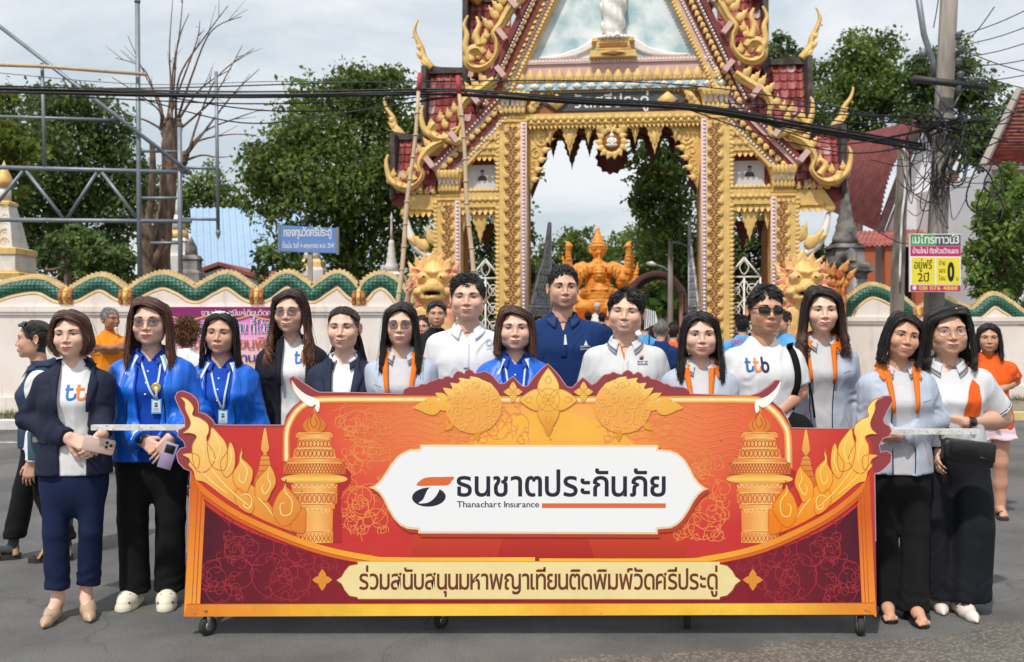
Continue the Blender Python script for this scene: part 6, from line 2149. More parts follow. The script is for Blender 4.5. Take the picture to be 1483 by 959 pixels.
gdr=grad('corner_print_right',[(0,(80,26,42)),(.35,(130,32,46)),(.8,(176,40,50)),(1,(194,52,52))],(1250,780),(790,850))
lay('corner_print',[dark],gd,12);lay('corner_print',[mir(dark)],gdr,12)
cv=vines([(300,745,370,868),(330,770,450,868),(400,800,500,868),(296,800,420,870)],22,16,46)
lines('corner_linework',cv+[mir(p)for p in cv],.9,mat('corner_line',lin((172,48,56)),rough=.45),12.6,kind='stuff')
gy=grad('swoosh_print',[(0,(228,120,40)),(.25,(250,176,56)),(.5,(252,196,66)),(.75,(250,176,56)),(1,(228,120,40))],(285,700),(1255,700))
go_=grad('swoosh_edge',[(0,(214,92,36)),(.5,(238,140,60)),(1,(214,92,36))],(285,700),(1255,700))
go2=mat('swoosh_groove',lin((196,78,38)),rough=.45)
swoosh(0,34,'swoosh',go2,16);swoosh(0,20,'swoosh',gy,17);swoosh(23,31,'swoosh',go_,17)
gs=grad('side_print',[(0,(214,100,36)),(.5,(236,140,52)),(1,(244,168,64))],(280,700),(270,890))
def side(a,b,m,k):
 p=Z1(a+b[::-1]);lay('side_frame',[p,mir(p)],m,k)
side([(70,348),(40,868)],[(120,470),(100,824)],go2,18)if False else None
so=[(68,352),(54,600),(40,866)]
def sline(f0,f1,m,k):
 def at(f):return[(68+50*f,352+112*f),(54+56*f,620),(40+60*f,866-42*f)]
 p=Z1(at(f0)+at(f1)[::-1]);lay('side_frame',[p,mir(p)],m,k)
sline(0,1,go2,18);sline(.02,.45,gs,19);sline(.50,.70,gs,19);sline(.76,.97,gs,19)
gb=grad('bottom_print',[(0,(226,124,44)),(.25,(250,196,66)),(.45,(254,208,80)),(.55,(244,176,58)),(.8,(252,206,72)),(1,(230,130,44))],(266,884),(1270,884),wear=.12)
lay('bottom_frame',[[(266.5,892.6),(271,874.6),(1266,873),(1269.2,889.6)]],gb,20)
lines('bottom_edge',[[(271,874.4),(1266,872.8)]],1.0,go2,21)
for x,y in((281,879),(487,888),(794,624),(1040,888),(1256,876),(501,622),(1041,626),(434,700),(870,886)):
 mb=MB();mb.ball((bx(x),-.026,bz(y)),(.0042,.003,.0042),8,5);mb.build('screw',M['gold_trim']if False else mat('steel_screw',(.5,.5,.5),.3,1.)if 'steel_screw' not in bpy.data.materials else bpy.data.materials['steel_screw'],ban)
def petal(cx,cy,ang,ln,w,n=10):
 out=[]
 for i in range(n+1):
  t=i/n;out.append((t,w*(math.sin(PI*t**.75)**.9)*(1-.15*t)))
 pts=out+[(t,-v)for t,v in out[::-1][1:-1]]
 c,s=math.cos(ang),math.sin(ang)
 return[(cx+t*ln*c-v*s,cy+t*ln*s+v*c)for t,v in pts]
G_gold=grad('crest_print',[(0,(232,150,50)),(.5,(248,190,84)),(1,(255,224,136))],(793,626),(793,535))
ml=mat('crest_line',lin((222,146,60)),rough=.5)
mlt=mat('crest_light',lin((255,226,140)),rough=.5)
def lion(cx,sgn):
 g=grad('lion_print'+('' if sgn>0 else '_right'),[(0,(244,164,80)),(.5,(242,170,82)),(1,(250,206,116))],(cx,628),(cx,540))
 lay('lion_scroll',[[(cx+41*math.cos(u),588+40*math.sin(u))for u in np.linspace(0,2*PI,40)[:-1]]],g,13)
 crest=[]
 for i,(dx,dy,ln,a)in enumerate(((-74,-6,26,3.0),(-62,-10,22,3.35),(-50,-15,20,3.6),(-40,-20,20,3.8),(-28,-26,22,4.0),(-14,-32,24,4.2),(2,-34,24,4.45),(16,-30,18,4.9),(-60,0,30,3.1),(-44,-4,30,3.3))):
  a=min(a,3.75);crest.append(petal(cx+sgn*(dx+12),588+dy+5,(PI-a)if sgn<0 else a,ln,ln*.27))
 lay('crest_flame',crest,G_gold,13.5)
 P_=[spiral(cx+sgn*x,588+y,r,a,1.3,s_,20)for x,y,r,a,s_ in((-10,-8,13,0,1),(14,-14,9,2,-1),(18,8,11,4,1),(-4,16,12,1,-1),(-24,8,9,3,1),(2,-30,7,2,1),(30,-4,7,5,-1),(-26,-10,6,1,1),(10,28,8,0,1),(-18,28,7,2,-1),(26,22,6,4,1),(0,2,6,3,1))]
 for k in range(13):P_.append(spiral(cx+33*math.cos(k*.483),588+32*math.sin(k*.483),6,k*.48,.8,1,10))
 lines('lion_linework',P_,.9,mat('lion_light',lin((250,196,104)),rough=.5)if 'lion_light' not in bpy.data.materials else bpy.data.materials['lion_light'],14.2,kind='stuff')
 lines('lion_linework',[[(a+1.2,b+1.4)for a,b in p]for p in P_],.8,mat('lion_dark',lin((222,138,52)),rough=.5)if 'lion_dark' not in bpy.data.materials else bpy.data.materials['lion_dark'],14,kind='stuff')
 lay('crest_flame',[petal(cx+sgn*x,588+y,a if sgn>0 else PI-a,16,4.5)for x,y,a in((-30,26,2.5),(4,36,1.4))],G_gold,13.6)
lion(686,1);lion(902,-1)
def flower(cx,cy,s,k):
 pl=[petal(cx,cy,-PI/2+i*PI/2,s*(1.0 if i%2==0 else .92),s*.36)for i in range(4)]
 lay('flower_print',pl,G_gold,k)
 lay('flower_heart',[[(cx+s*.36*math.cos(u),cy+s*.36*math.sin(u))for u in np.linspace(0,2*PI,22)[:-1]]],G_gold,k+.8)
 P_=[[(cx+s*r*math.cos(u),cy+s*r*math.sin(u))for u in np.linspace(0,2*PI,22)]for r in(.36,.18)]
 P_+=[[(cx+(q[0]-cx)*f+0,cy+(q[1]-cy)*f)for q in p+p[:1]]for p in pl for f in(1.0,)]
 for i in range(4):
  a=-PI/2+i*PI/2
  P_.append([(q[0],q[1])for q in petal(cx+s*.5*math.cos(a),cy+s*.5*math.sin(a),a,s*.26,s*.10)])
 lines('flower_linework',P_,1.0 if s>20 else .6,ml,k+1.4,kind='stuff')
flower(794,579,46,15);flower(743,567.5,15,15);flower(845,567.5,15,15);flower(467,839.5,15.5,15);flower(1090,839.5,15.5,15)
lay('flower_print',[petal(794,610,PI/2,22,7)],G_gold,14.8)
pl=[(520+x/2.798,620+y/2.798)for x,y in[(38,240),(62,232),(82,214),(100,190),(128,146),(152,116),(176,98),(208,84),(246,82),(246,65),(1213,67),(1213,85),(1258,88),(1290,100),(1318,124),(1342,162),(1360,198),(1378,222),(1398,238),(1416,246),(1396,254),(1376,270),(1358,294),(1336,334),(1312,370),(1290,392),(1262,406),(1210,410),(1210,430),(240,427),(240,412),(196,408),(166,394),(140,366),(116,326),(98,288),(80,262),(60,248)]]
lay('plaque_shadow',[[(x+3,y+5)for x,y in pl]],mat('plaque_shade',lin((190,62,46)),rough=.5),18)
lay('plaque_border',[pl],mat('plaque_gold',lin((240,186,92)),rough=.4,var=.08,vscale=9),22)
cxp,cyp=781,708.5
def shrink(p,d):return[(q[0]*1,q[1])for q in inset(p if sum(p[i][0]*p[(i+1)%len(p)][1]-p[(i+1)%len(p)][0]*p[i][1]for i in range(len(p)))>0 else p[::-1],d)]
lay('plaque_border',[shrink(pl,1.4)],mat('plaque_white',lin((244,244,246)),rough=.38),23)
lay('plaque_border',[shrink(pl,2.3)],bpy.data.materials['plaque_gold'],24)
lay('plaque',[shrink(pl,3.1)],bpy.data.materials['plaque_white'],25)
ink,org=mat('ink_print',lin((34,38,52)),rough=.4),mat('orange_print',lin((226,110,58)),rough=.4)
def letters(body,x0,x1,yb,hpx,m,k,bold=.0,name='lettering',track=.05,parent=ban,unit=.558):
 V,F=text_fit(body,bx(x0),bx(x1),bz(yb),hpx/BS/unit,bold,track)
 return obj(name,mesh(name,np.stack([V[:,0],np.full(len(V),-.0003*k),V[:,1]],1),F,m,None,False),parent)
letters('ธนชาตประกันภัย',661.5,963.8,718,28.2,ink,26,.016,track=.085)
letters('Thanachart Insurance',661.8,780.8,734.3,9.2,ink,26,.012,unit=.73)
lay('underline',[[(784.8,728.6),(963.8,728.6),(963.8,735.4),(784.8,735.4)]],org,26)
lay('emblem_bar',[catmull([(604,703),(611,694),(622,690.8),(640,690.6),(657.5,690.6),(654,697),(648,702.5),(630,703)],4,True)],org,26)
ov=[(621.3+24.5*math.cos(u)*.98+4*math.sin(u),719.6-13.8*math.sin(u)*1.0+1.5*math.cos(u))for u in np.linspace(0,2*PI,40)[:-1]]
lay('emblem_oval',[ov],ink,26)
lay('emblem_stroke',[catmull([(622,706.6),(633.5,704.6),(636.8,707),(633,716),(626,724),(618,728),(606.5,728.5),(613,723),(617,714)],4,True)],bpy.data.materials['plaque_white'],27)
cp=[(430+x/2.149,780+y/2.149)for x,y in[(124,129),(140,118),(150,100),(164,84),(190,79),(190,70),(1315,71),(1315,79),(1338,84),(1354,100),(1364,118),(1380,130),(1364,142),(1354,160),(1338,176),(1315,181),(1315,188),(190,187),(190,182),(164,177),(150,160),(140,140)]]
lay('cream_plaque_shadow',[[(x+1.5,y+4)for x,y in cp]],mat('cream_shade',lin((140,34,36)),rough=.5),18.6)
lay('cream_plaque',[cp],mat('cream_print',lin((242,222,160)),rough=.42,var=.04,vscale=7),22)
lines('cream_plaque_edge',[cp+cp[:1]],1.0,mat('cream_edge',lin((206,150,80)),rough=.45),22.6)
letters('ร่วมสนับสนุนมหาพญาเทียนติดพิมพ์วัดศรีประดู่',520.5,1039,853,22.5,mat('brown_print',lin((112,52,34)),rough=.42),24,.012,track=.05)
M_rail=mat('white_rail',lin((226,226,224)),rough=.45,col2=lin((206,204,198)),vscale=24,bump=.15,bscale=40)
M_rust=mat('chipped_steel',lin((120,100,84)),rough=.7,col2=lin((150,140,130)),vscale=18)
mb=MB()
x0,x1=bx(272),bx(1262)
for z in(.155,.55,.93):mb.box(x0,x1,.024,.058,z,z+.034)
for x in np.linspace(x0,x1-.034,5):mb.box(x,x+.034,.026,.056,.157,.96)
mb.box(x0,x1,.33,.364,.157,.19)
for x in(x0+.002,-.45,.75,x1-.036):mb.box(x,x+.034,.056,.335,.158,.188)
for x in(x0+.003,x1-.037):mb.bar((x+.017,.05,.93),(x+.017,.345,.19),.03,.03)
mb.build('steel_frame',M_rust,ban,smooth=False)
for a,b,y in((124,292,617.5),(1288,1427,623.5)):
 r_=MB();z1=bz(y);r_.box(bx(a),bx(b),.060,.063,z1-.026,z1);r_.box(bx(a),bx(b),.0631,.092,z1-.003,z1)
 rr=r_.build('push_rail',M_rail,ban,smooth=False)
 q=MB();rs=np.random.default_rng(int(a))
 for _ in range(26):
  x=rs.uniform(bx(a),bx(b));zc=z1-rs.uniform(.0,.026);w=rs.uniform(.002,.007)
  q.prism([(x+w*math.cos(u)*rs.uniform(.6,1.3),zc+.3*w*math.sin(u)*rs.uniform(.6,1.3))for u in np.linspace(0,2*PI,8)[:-1]],.0594,None)
 q.build('paint_chip',M_rust,rr,smooth=False,kind='stuff')
def castor(px,py,dy,r=.042):
 """small swivel wheel: plate, fork, tyre, hub"""
 p=P(px,py,BY+dy)
 e=empty('castor',(p.x-ban.location.x,dy,0));e.parent=ban
 m=MB();m.box(-.035,.035,-.03,.03,.128,.134);m.build('plate',bpy.data.materials['chipped_steel'],e,smooth=False)
 m=MB()
 for s in(-1,1):m.prism([(-.012,r-.014),(.014,r-.014),(.022,.118),(-.020,.118)],s*.019-.0015,s*.019+.0015)
 m.box(-.02,.022,-.02,.02,.116,.126);m.lathe([(.018,.124),(.018,.13),(.01,.132)],n=12);m.build('fork',mat('zinc',(.42,.42,.43),.38,.8)if 'zinc' not in bpy.data.materials else bpy.data.materials['zinc'],e)
 def wheel(prof,nm,mm):
  m=MB();m.lathe(prof,n=22);V,F,_=m.arr();V=np.stack([V[:,0],V[:,2],V[:,1]+r],1)
  obj(nm,mesh(nm,V,F,mm),e)
 wheel([(r*.55,-.015),(r*.92,-.015),(r,-.009),(r,.009),(r*.92,.015),(r*.55,.015)],'tyre',M['dark_sole'])
 wheel([(.004,-.017),(r*.5,-.0155),(r*.52,0),(r*.5,.0155),(.004,.017)],'hub',bpy.data.materials['zinc'])
 e.rotation_euler=(0,0,1.15+.4*math.sin(px))
 return e
castor(301,905,.03,.047);castor(1245,905,.03,.047);castor(639,905,.15,.040);castor(995,905,.15,.040)
# poles, scaffolding, cables, signs, shrines, houses
M_steel=mat('galvanised_steel',lin((128,136,144)),rough=.5,metal=.4,var=.15,vscale=6)
M_bamboo=mat('bamboo',lin((196,170,138)),rough=.7,var=.15,vscale=5,stretch=(4,4,1))
M_bark=mat('bark',lin((128,106,90)),rough=.95,col2=lin((84,68,58)),vscale=14,stretch=(1,1,.3),bump=.8,bscale=22)
M_conc=mat('pole_concrete',lin((150,142,134)),rough=.9,col2=lin((118,110,104)),vscale=4,stretch=(1,1,.25),bump=.3,bscale=30)
M_cable=mat('cable',(.012,.012,.013),rough=.5)
M_wgrey=mat('grey_cable',(.06,.06,.062),rough=.6)
def pipe(mb,a,b,r,Y):mb.tube([P(a[0],a[1],Y),P(b[0],b[1],Y)],r,8)
sc=tag(empty('scaffold_frame',P(160,500,17.4)*1),'grey steel pipe truss frame standing behind the left wall','scaffold')
sc.location.z=0
def sc_part(name,segs,r,m=M_steel,dy=0):
 for a,b in segs:
  mb=MB();pipe(mb,a,b,r,17.4+dy)
  V,F,_=mb.arr();obj(name,mesh(name,V-np.array(sc.location),F,m),sc)
sc_part('upright_pipe',[((199,4),(203,480)),((260,185),(262,480))],.043)
sc_part('upright_pipe',[((61,92),(65,243)),((313,104),(316,338))],.032)
sc_part('top_chord',[((-60,241),(277,250))],.038);sc_part('bottom_chord',[((-60,318),(277,321))],.038)
sc_part('diagonal_pipe',[((-40,8),(275,250))],.035,dy=-.09)
sc_part('diagonal_pipe',[((-8,300),(33,248)),((38,248),(92,317)),((97,317),(140,250)),((148,250),(197,314))],.03)
sc_part('cross_pipe',[((205,219),(256,220)),((205,287),(256,287)),((218,352),(262,352)),((262,243),(314,244)),((262,317),(314,318)),((-60,167),(166,174))],.026)
mb=MB();mb.tube([P(-60,92,17.3),P(60,96,17.3),P(212,108,17.3)],[.035,.033,.03],8);V,F,_=mb.arr();obj('bamboo_bar',mesh('bamboo_bar',V-np.array(sc.location),F,M_bamboo),sc)
mb=MB();mb.lathe([(.055,0),(.055,.04),(.02,.1),(.0,.16)],P(199,4,17.4),8);mb.lathe([(.0,-.12),(.03,-.05),(.045,.0),(.045,.05)],P(316,338,17.4),8);V,F,_=mb.arr();obj('pipe_cap',mesh('pipe_cap',V-np.array(sc.location),F,M_steel),sc)
def bare_tree():
 t=tag(empty('bare_tree',P(238,474,18.6)),'cut back bare brown tree trunk with thin leafless shoots behind the steel frame','tree')
 t.location.z=0
 o=np.array(t.location);Y=18.6
 r=np.random.default_rng(12)
 def add(name,pts,rad,n=9,m=M_bark):
  mb=MB();q=catmull([tuple(P(x,y,Y+d))for x,y,d in pts],5);rr=np.interp(np.linspace(0,1,len(q)),np.linspace(0,1,len(rad)),rad)
  q=[tuple(np.array(v)+r.normal(0,.012,3)*(1 if len(rad)>2 else .5))for v in q]
  mb.tube(q,list(rr),n);V,F,_=mb.arr();return obj(name,mesh(name,V-o,F,m),t)
 add('trunk',[(230,600,0),(231,400,0),(236,340,0),(242,280,0),(246,220,0),(248,170,0)],[.21,.19,.17,.145,.16,.10],12)
 add('limb',[(244,250,0),(262,236,0),(270,222,.1)],[.13,.1,.07]);add('limb',[(247,200,0),(256,186,0),(258,172,0)],[.12,.09,.06]);add('limb',[(246,210,0),(240,195,0),(237,184,.1)],[.09,.08,.05])
 whips=[[(247,175),(243,130),(250,70),(247,0)],[(250,172),(252,110),(262,50),(266,-10)],[(255,175),(262,110),(300,50),(330,8)],[(257,178),(275,110),(310,45),(352,24)],[(268,225),(290,170),(318,110),(370,70)],[(268,222),(300,190),(345,170),(380,158)],[(266,226),(290,205),(330,195),(372,196)],[(240,186),(232,150),(214,110),(182,52)],[(238,188),(230,160),(196,130),(164,112)],[(244,178),(228,150),(205,100),(168,84)],[(238,190),(215,175),(185,165),(155,140)],[(262,235),(290,225),(318,228),(340,226)],[(248,172),(258,130),(284,60),(292,30)],[(258,176),(280,140),(300,118),(336,100)],[(270,222),(320,160),(345,130),(375,100)],[(252,172),(248,120),(255,60),(275,20)],[(262,190),(300,150),(312,128),(350,66)]]
 for w in whips:
  mb=MB()
  q=catmull([tuple(P(x+r.normal(0,2),y,Y+r.normal(0,.15)))for x,y in w],6);mb.tube(q,list(np.linspace(.026,.006,len(q))),5)
  for k in range(3):
   i=int(len(q)*r.uniform(.4,.9));a=np.array(q[i]);d=np.array(q[min(i+2,len(q)-1)])-np.array(q[i-2]);d=d/(np.linalg.norm(d)+1e-6)
   e=a+(d+r.normal(0,.5,3))*r.uniform(.15,.4);mb.tube([tuple(a),tuple(e)],[.007,.003],4)
  V,F,_=mb.arr();obj('shoot',mesh('shoot',V-o,F,M_bark),t)
 s=tag(empty('tree_stump',P(216,474,18.2)),'second thinner cut trunk with forked bare limbs beside the pollarded tree','tree');s.location.z=0
 o2=np.array(s.location)
 for nm,pts,rad in(('trunk',[(212,520,0),(213,400,0),(211,350,0),(209,325,0)],[.15,.15,.17,.13]),('limb',[(210,335,0),(204,310,0),(200,284,0)],[.09,.07,.05]),('limb',[(212,332,0),(219,290,0),(221,240,0),(220,206,0)],[.08,.07,.06,.045]),('limb',[(220,385,0),(230,365,0),(238,348,0)],[.08,.06,.05])):
  mb=MB();q=catmull([tuple(P(x,y,18.2+d))for x,y,d in pts],5);mb.tube(q,list(np.interp(np.linspace(0,1,len(q)),np.linspace(0,1,len(rad)),rad)),9);V,F,_=mb.arr();obj(nm,mesh(nm,V-o2,F,M_bark),s)
bare_tree()
for(x0,y0,x1,y1,lab)in((607,132,573,470,'long thin bamboo pole leaning left of the gate, under the cables'),(666,136,690,470,'long thin bamboo pole standing across the portrait of the gate, under the cables')):
 a,b=P(x1,y1,14.6),P(x0,y0,15.0)
 d=(a-b);k=(0-b.z)/d.z;a=b+d*k
 bm=tag(empty('bamboo_pole',a),lab,'pole','bamboo poles propping the cables')
 mb=MB();n=15;pts=[(b-a)*(i/n)for i in range(n+1)]
 fin=[tuple(p+Vector((.015*math.sin(i*1.1),0,0)))for i,p in enumerate(pts)]
 mb.tube(fin,list(np.linspace(.042,.028,n+1)),9)
 for p in fin[1:-1]:mb.tube([(p[0],p[1],p[2]-.012),(p[0],p[1],p[2]+.012)],.043,9)
 mb.build('cane',M_bamboo,bm)
 mb=MB();mb.tube([fin[-1],tuple(Vector(fin[-1])+(b-a).normalized()*.28)],[.036,.036],8);mb.build('red_tip',mat('red_wrap',lin((170,60,60)),.7),bm)
up=tag(empty('utility_pole',P(1356,474,16.4)),'tall weathered concrete utility pole with a dark crossarm, right of the gate','utility pole');up.location.z=0
o=np.array(up.location)
def up_part(name,m,fn):
 mb=MB();fn(mb);V,F,_=mb.arr();return obj(name,mesh(name,V-o,F,m,None,True),up)
up_part('shaft',M_conc,lambda b:b.tube([P(1349,608,16.4),P(1353,430,16.4),P(1382,-150,16.4)],[.185,.172,.14],4,rot=PI/4))
up_part('crossarm',mat('dark_steel',(.035,.035,.038),.6),lambda b:b.bar(P(1322,114,16.1),P(1430,127,16.1),.10,.09))
up_part('brace',M_steel,lambda b:(b.bar(P(1352,122,16.1),P(1372,160,16.15),.035,.02),b.bar(P(1396,126,16.1),P(1378,160,16.15),.035,.02)))
up_part('conduit',M_steel,lambda b:b.tube([P(1326,-30,16.1),P(1338,50,16.1),P(1351,90,16.15),P(1352,112,16.2)],.05,8))
up_part('insulator',mat('porcelain',(.10,.10,.11),.3),lambda b:[b.lathe([(.03,0),(.06,.02),(.04,.06),(.065,.09),(.03,.13)],P(1388+3*(k%2),58+19*k,16.1),8)for k in range(5)])
up_part('guy_bracket',M_steel,lambda b:b.box(P(1335,82,16).x,P(1341,82,16).x,16.0,16.1,P(0,82,16).z,P(0,70,16).z))
u2=tag(empty('utility_pole',P(1300,474,17.2)),'shorter grey concrete pole wrapped in hanging cables left of the tall pole','utility pole');u2.location.z=0
o2=np.array(u2.location)
mb=MB();mb.tube([P(1296,600,17.2),P(1300,400,17.2),P(1309,205,17.2)],[.13,.125,.10],4,rot=PI/4);V,F,_=mb.arr();obj('shaft',mesh('shaft',V-o2,F,M_conc,None,False),u2)
mb=MB();mb.tube(catmull([tuple(P(x,y,17.0))for x,y in((1303,408),(1306,320),(1311,270),(1309,215),(1313,206))],5),.02,6);V,F,_=mb.arr();obj('white_conduit',mesh('white_conduit',V-o2,F,M_white),u2)
rc=np.random.default_rng(31)
def cable(name,label,pts,r,n=8,m=M_cable,jit=0.,group=None):
 """pts: (px, py, Y)"""
 q=catmull([tuple(P(*p))for p in pts],n)
 mb=MB();mb.tube(q,r,6 if r>.012 else 5)
 V,F,_=mb.arr();c0=V[0].copy()
 ob=obj(name,mesh(name,V-c0,F,m),None,tuple(c0))
 return tag(ob,label,'cable',group)
main=[(-260,124,15.2),(0,131,15.2),(330,137,15.2),(600,133,15.2),(680,134,15.2),(840,147,15.3),(1010,158,15.5),(1170,184,15.8),(1340,214,16.15)]
for k in range(6):
 a=k*1.05
 cable('power_cable','thick black cable bundle strung from left edge across the gate to the tall pole',[(x,y+4.2*math.sin(a+.3*i)-.8+(k-2)*1.0*math.sin(i*1.3+k),Y+.05*math.cos(a+.3*i))for i,(x,y,Y)in enumerate(main)],(.020,.018,.016,.013,.011,.018)[k],group='black cables bundled across the scene')
thin=[[(-100,122,15.4),(200,128,15.4),(600,118,15.4),(1000,124,15.6),(1340,180,16.2)],[(100,140,15.3),(330,150,15.3),(500,148,15.3),(620,140,15.2)],[(200,142,15.4),(350,178,15.4),(480,166,15.3),(640,141,15.2)],[(250,142,15.2),(380,160,15.3),(520,158,15.3),(660,140,15.2)],[(1040,160,15.6),(1160,170,15.8),(1250,178,16),(1345,176,16.2)],[(1050,150,15.6),(1160,154,15.8),(1260,168,16),(1350,190,16.2)],[(1000,160,15.6),(1120,200,15.8),(1240,222,16),(1350,205,16.2)],[(1060,166,15.6),(1180,196,15.8),(1280,200,16),(1350,186,16.2)],[(1080,168,15.6),(1200,208,15.8),(1300,196,16),(1360,180,16.2)],[(1130,176,15.8),(1230,190,16),(1300,215,16.6),(1310,230,17)],[(980,157,15.5),(1090,158,15.7),(1210,166,15.9),(1350,168,16.2)],[(1380,178,16.3),(1430,168,16.2),(1483,160,16),(1560,150,15.8)],[(1380,190,16.3),(1430,186,16.2),(1490,150,16),(1560,118,15.8)],[(1375,200,16.3),(1420,215,16.2),(1483,186,16),(1560,170,15.8)],[(1385,170,16.3),(1440,180,16.2),(1483,176,16),(1560,190,15.8)],[(1380,184,16.3),(1440,200,16.2),(1490,210,16),(1560,205,15.8)],[(1390,196,16.3),(1430,230,16.2),(1490,240,16),(1560,238,15.8)]]
for p in thin:cable('service_wire','thin dark wire strung at the height of the black cables',p,.011,group='thin wires strung to the tall pole')
for a,b in(((1392,52),(1500,8)),((1394,66),(1500,34)),((1392,72),(1500,108)),((1394,84),(1500,58)),((1396,100),(1500,132)),((1398,96),(1500,84)),((1394,118),(1500,106)),((1399,62),(1440,10)),((1352,40),(1362,-20)),((1398,106),(1500,158)),((1404,128),(1500,176))):
 cable('service_wire','thin overhead wire running from the pole top to the upper right',[(a[0],a[1],16.1),((a[0]+b[0])/2,(a[1]+b[1])/2+3,15.4),(b[0],b[1],14.8)],.0085,m=M_wgrey,group='wires fanning out at the upper right')
cable('service_wire','single thin pale wire crossing the sky above the black cables',[(-60,100,15.4),(200,122,15.4),(420,118,15.4),(700,124,15.5)],.006,m=M_wgrey)
tg=MB()
for k in range(44):
 x0=rc.choice([1306,1352,1366,1372])+rc.normal(0,5);y0=rc.uniform(172,262)
 x1=x0+rc.normal(0,42);y1=y0+abs(rc.normal(0,45))-10
 xm,ym=(x0+x1)/2+rc.normal(0,16),max(y0,y1)+rc.uniform(0,36)
 q=catmull([tuple(P(x0,y0,16.3+rc.normal(0,.2))),tuple(P((x0+xm)/2,(y0+ym)/2+6,16.2)),tuple(P(xm,ym,16.2+rc.normal(0,.25))),tuple(P(x1,y1,16.3+rc.normal(0,.2)))],5)
 tg.tube(q,rc.uniform(.005,.009),4)
for cx_,cy_,r_ in((1384,240,.26),(1384,240,.22),(1386,226,.2),(1432,290,.24),(1420,275,.3),(1440,300,.2),(1326,200,.2),(1376,190,.3),(1352,188,.28),(1440,258,.2)):
 c_=P(cx_,cy_,16.0)
 tg.tube([tuple(c_+Vector((r_*.7*math.cos(u)+.02*math.sin(3*u),.06*math.sin(2*u),r_*1.25*math.sin(u))))for u in np.linspace(0,6.4,26)],.013,5)
for k in range(15):tg.tube([tuple(P(1340+rc.normal(0,16),176+rc.normal(0,10),16.2)),tuple(P(1345+rc.normal(0,24),178+rc.normal(0,12),16.1)),tuple(P(1410+rc.normal(0,16),186+rc.normal(0,12),16.2))],.014,5)
V,F,_=tg.arr();tgo=obj('cable_tangle',mesh('cable_tangle',V-V.mean(0),F,M_cable),None,tuple(V.mean(0)));tag(tgo,'black tangle of looped cables hanging round the tall pole and its short neighbour','cables')
def flat(parent,name,x0,x1,z0,z1,y,m,bev=0.):
 mb=MB();mb.prism([(x0,z0),(x1,z0),(x1,z1),(x0,z1)],y,None);return mb.build(name,m,parent,smooth=False)
def flat_text(parent,body,x0,x1,zb,size,y,m,bold=.01,track=.06,name='lettering'):
 V,F=text_fit(body,x0,x1,zb,size,bold,track)
 return obj(name,mesh(name,np.stack([V[:,0],np.full(len(V),y),V[:,1]],1),F,m,None,False),parent)
YS=17.0;s=FPX/YS
bs=tag(empty('temple_sign',P(447,474,YS),-.08),'blue sign board with white writing on a post above the naga wall','sign');bs.location.z=0
zc=P(0,347,YS).z;w,h=86/s/2,38/s/2
M_bsign=mat('sign_blue',lin((98,136,196)),rough=.5,var=.06,vscale=3)
mb=MB();mb.prism([(-w,zc-h+.02),(w,zc-h-.02),(w,zc+h-.04),(-w,zc+h+.02)],-.03,.0,bev=.006);mb.build('board',M_bsign,bs,smooth=False)
mb=MB()
for p,q in(((-w,zc-h),(-w,zc+h+.04)),((w,zc-h-.04),(w,zc+h-.02))):mb.bar((p[0],-.01,p[1]),(q[0],-.01,q[1]),.04,.06)
mb.build('board_frame',M_steel,bs,smooth=False)
flat_text(bs,'กองทุนวัดศรีประดู่',-w*.84,w*.80,zc+.055,.20,-.034,M_white,.012);flat_text(bs,'ตั้งเมื่อ วันที่ 4 พฤษภาคม พ.ศ. 2541',-w*.88,w*.88,zc-h*.66,.115,-.034,M_white,.008)
mb=MB();mb.bar((.02,.03,0),(.02,.03,zc+h*.6),.075,.06);mb.build('post',mat('post_tan',lin((170,158,146)),.8),bs,smooth=False)
YS=15.9;s=FPX/YS
rs_=tag(empty('advert_sign',P(1354,474,YS),.06),'coloured advert board in green magenta and yellow fixed to the tall pole','sign');rs_.location.z=0
w=76/s/2;zt,zb=P(0,339,YS).z,P(0,423,YS).z;H_=zt-zb
cols={n:mat('advert_'+n,lin(c),rough=.45,var=.04,vscale=4)for n,c in(('green',(72,160,96)),('grey',(82,88,92)),('magenta',(196,36,104)),('yellow',(240,220,60)),('white',(240,238,236)),('black',(22,22,22)))}
mb=MB();mb.prism([(-w,zb),(w,zb),(w,zt),(-w,zt)],-.02,.02,bev=.004);mb.build('board',cols['white'],rs_,smooth=False)
zf=lambda f:zt-H_*f
flat(rs_,'colour_field',-w+.006,-.0*w,zf(.205),zf(.01),-.0215,cols['green']);flat(rs_,'colour_field',.0,w-.006,zf(.205),zf(.01),-.0215,cols['grey']);flat(rs_,'colour_field',-w+.006,w-.006,zf(.385),zf(.21),-.0215,cols['magenta'])
flat(rs_,'colour_field',-w+.006,w-.006,zf(.92),zf(.39),-.0215,cols['magenta'])if False else None
flat(rs_,'colour_field',-w+.03,-.01,zf(.87),zf(.41),-.0225,cols['yellow']);flat(rs_,'colour_field',.015,w-.02,zf(.87),zf(.41),-.0225,cols['yellow']);flat(rs_,'colour_field',-w+.006,w-.006,zf(.99),zf(.885),-.0215,cols['magenta'])
flat_text(rs_,'เมโทรทาวน์3',-w*.92,w*.92,zf(.165),.185,-.0235,cols['white'],.012);flat_text(rs_,'บ้านใหม่ ติดห้วยวังนอง',-w*.9,w*.9,zf(.335),.115,-.0235,cols['white'],.012)
flat_text(rs_,'อยู่ฟรี',-w*.84,-w*.14,zf(.60),.19,-.0235,cols['black'],.010);flat_text(rs_,'2ปี',-w*.70,-w*.26,zf(.82),.19,-.0235,cols['black'],.012)
for i,t in enumerate(('จ่าย','จอง','โอน')):flat_text(rs_,t,w*.12,w*.38,zf(.54+.13*i),.105,-.0235,cols['black'],.01)
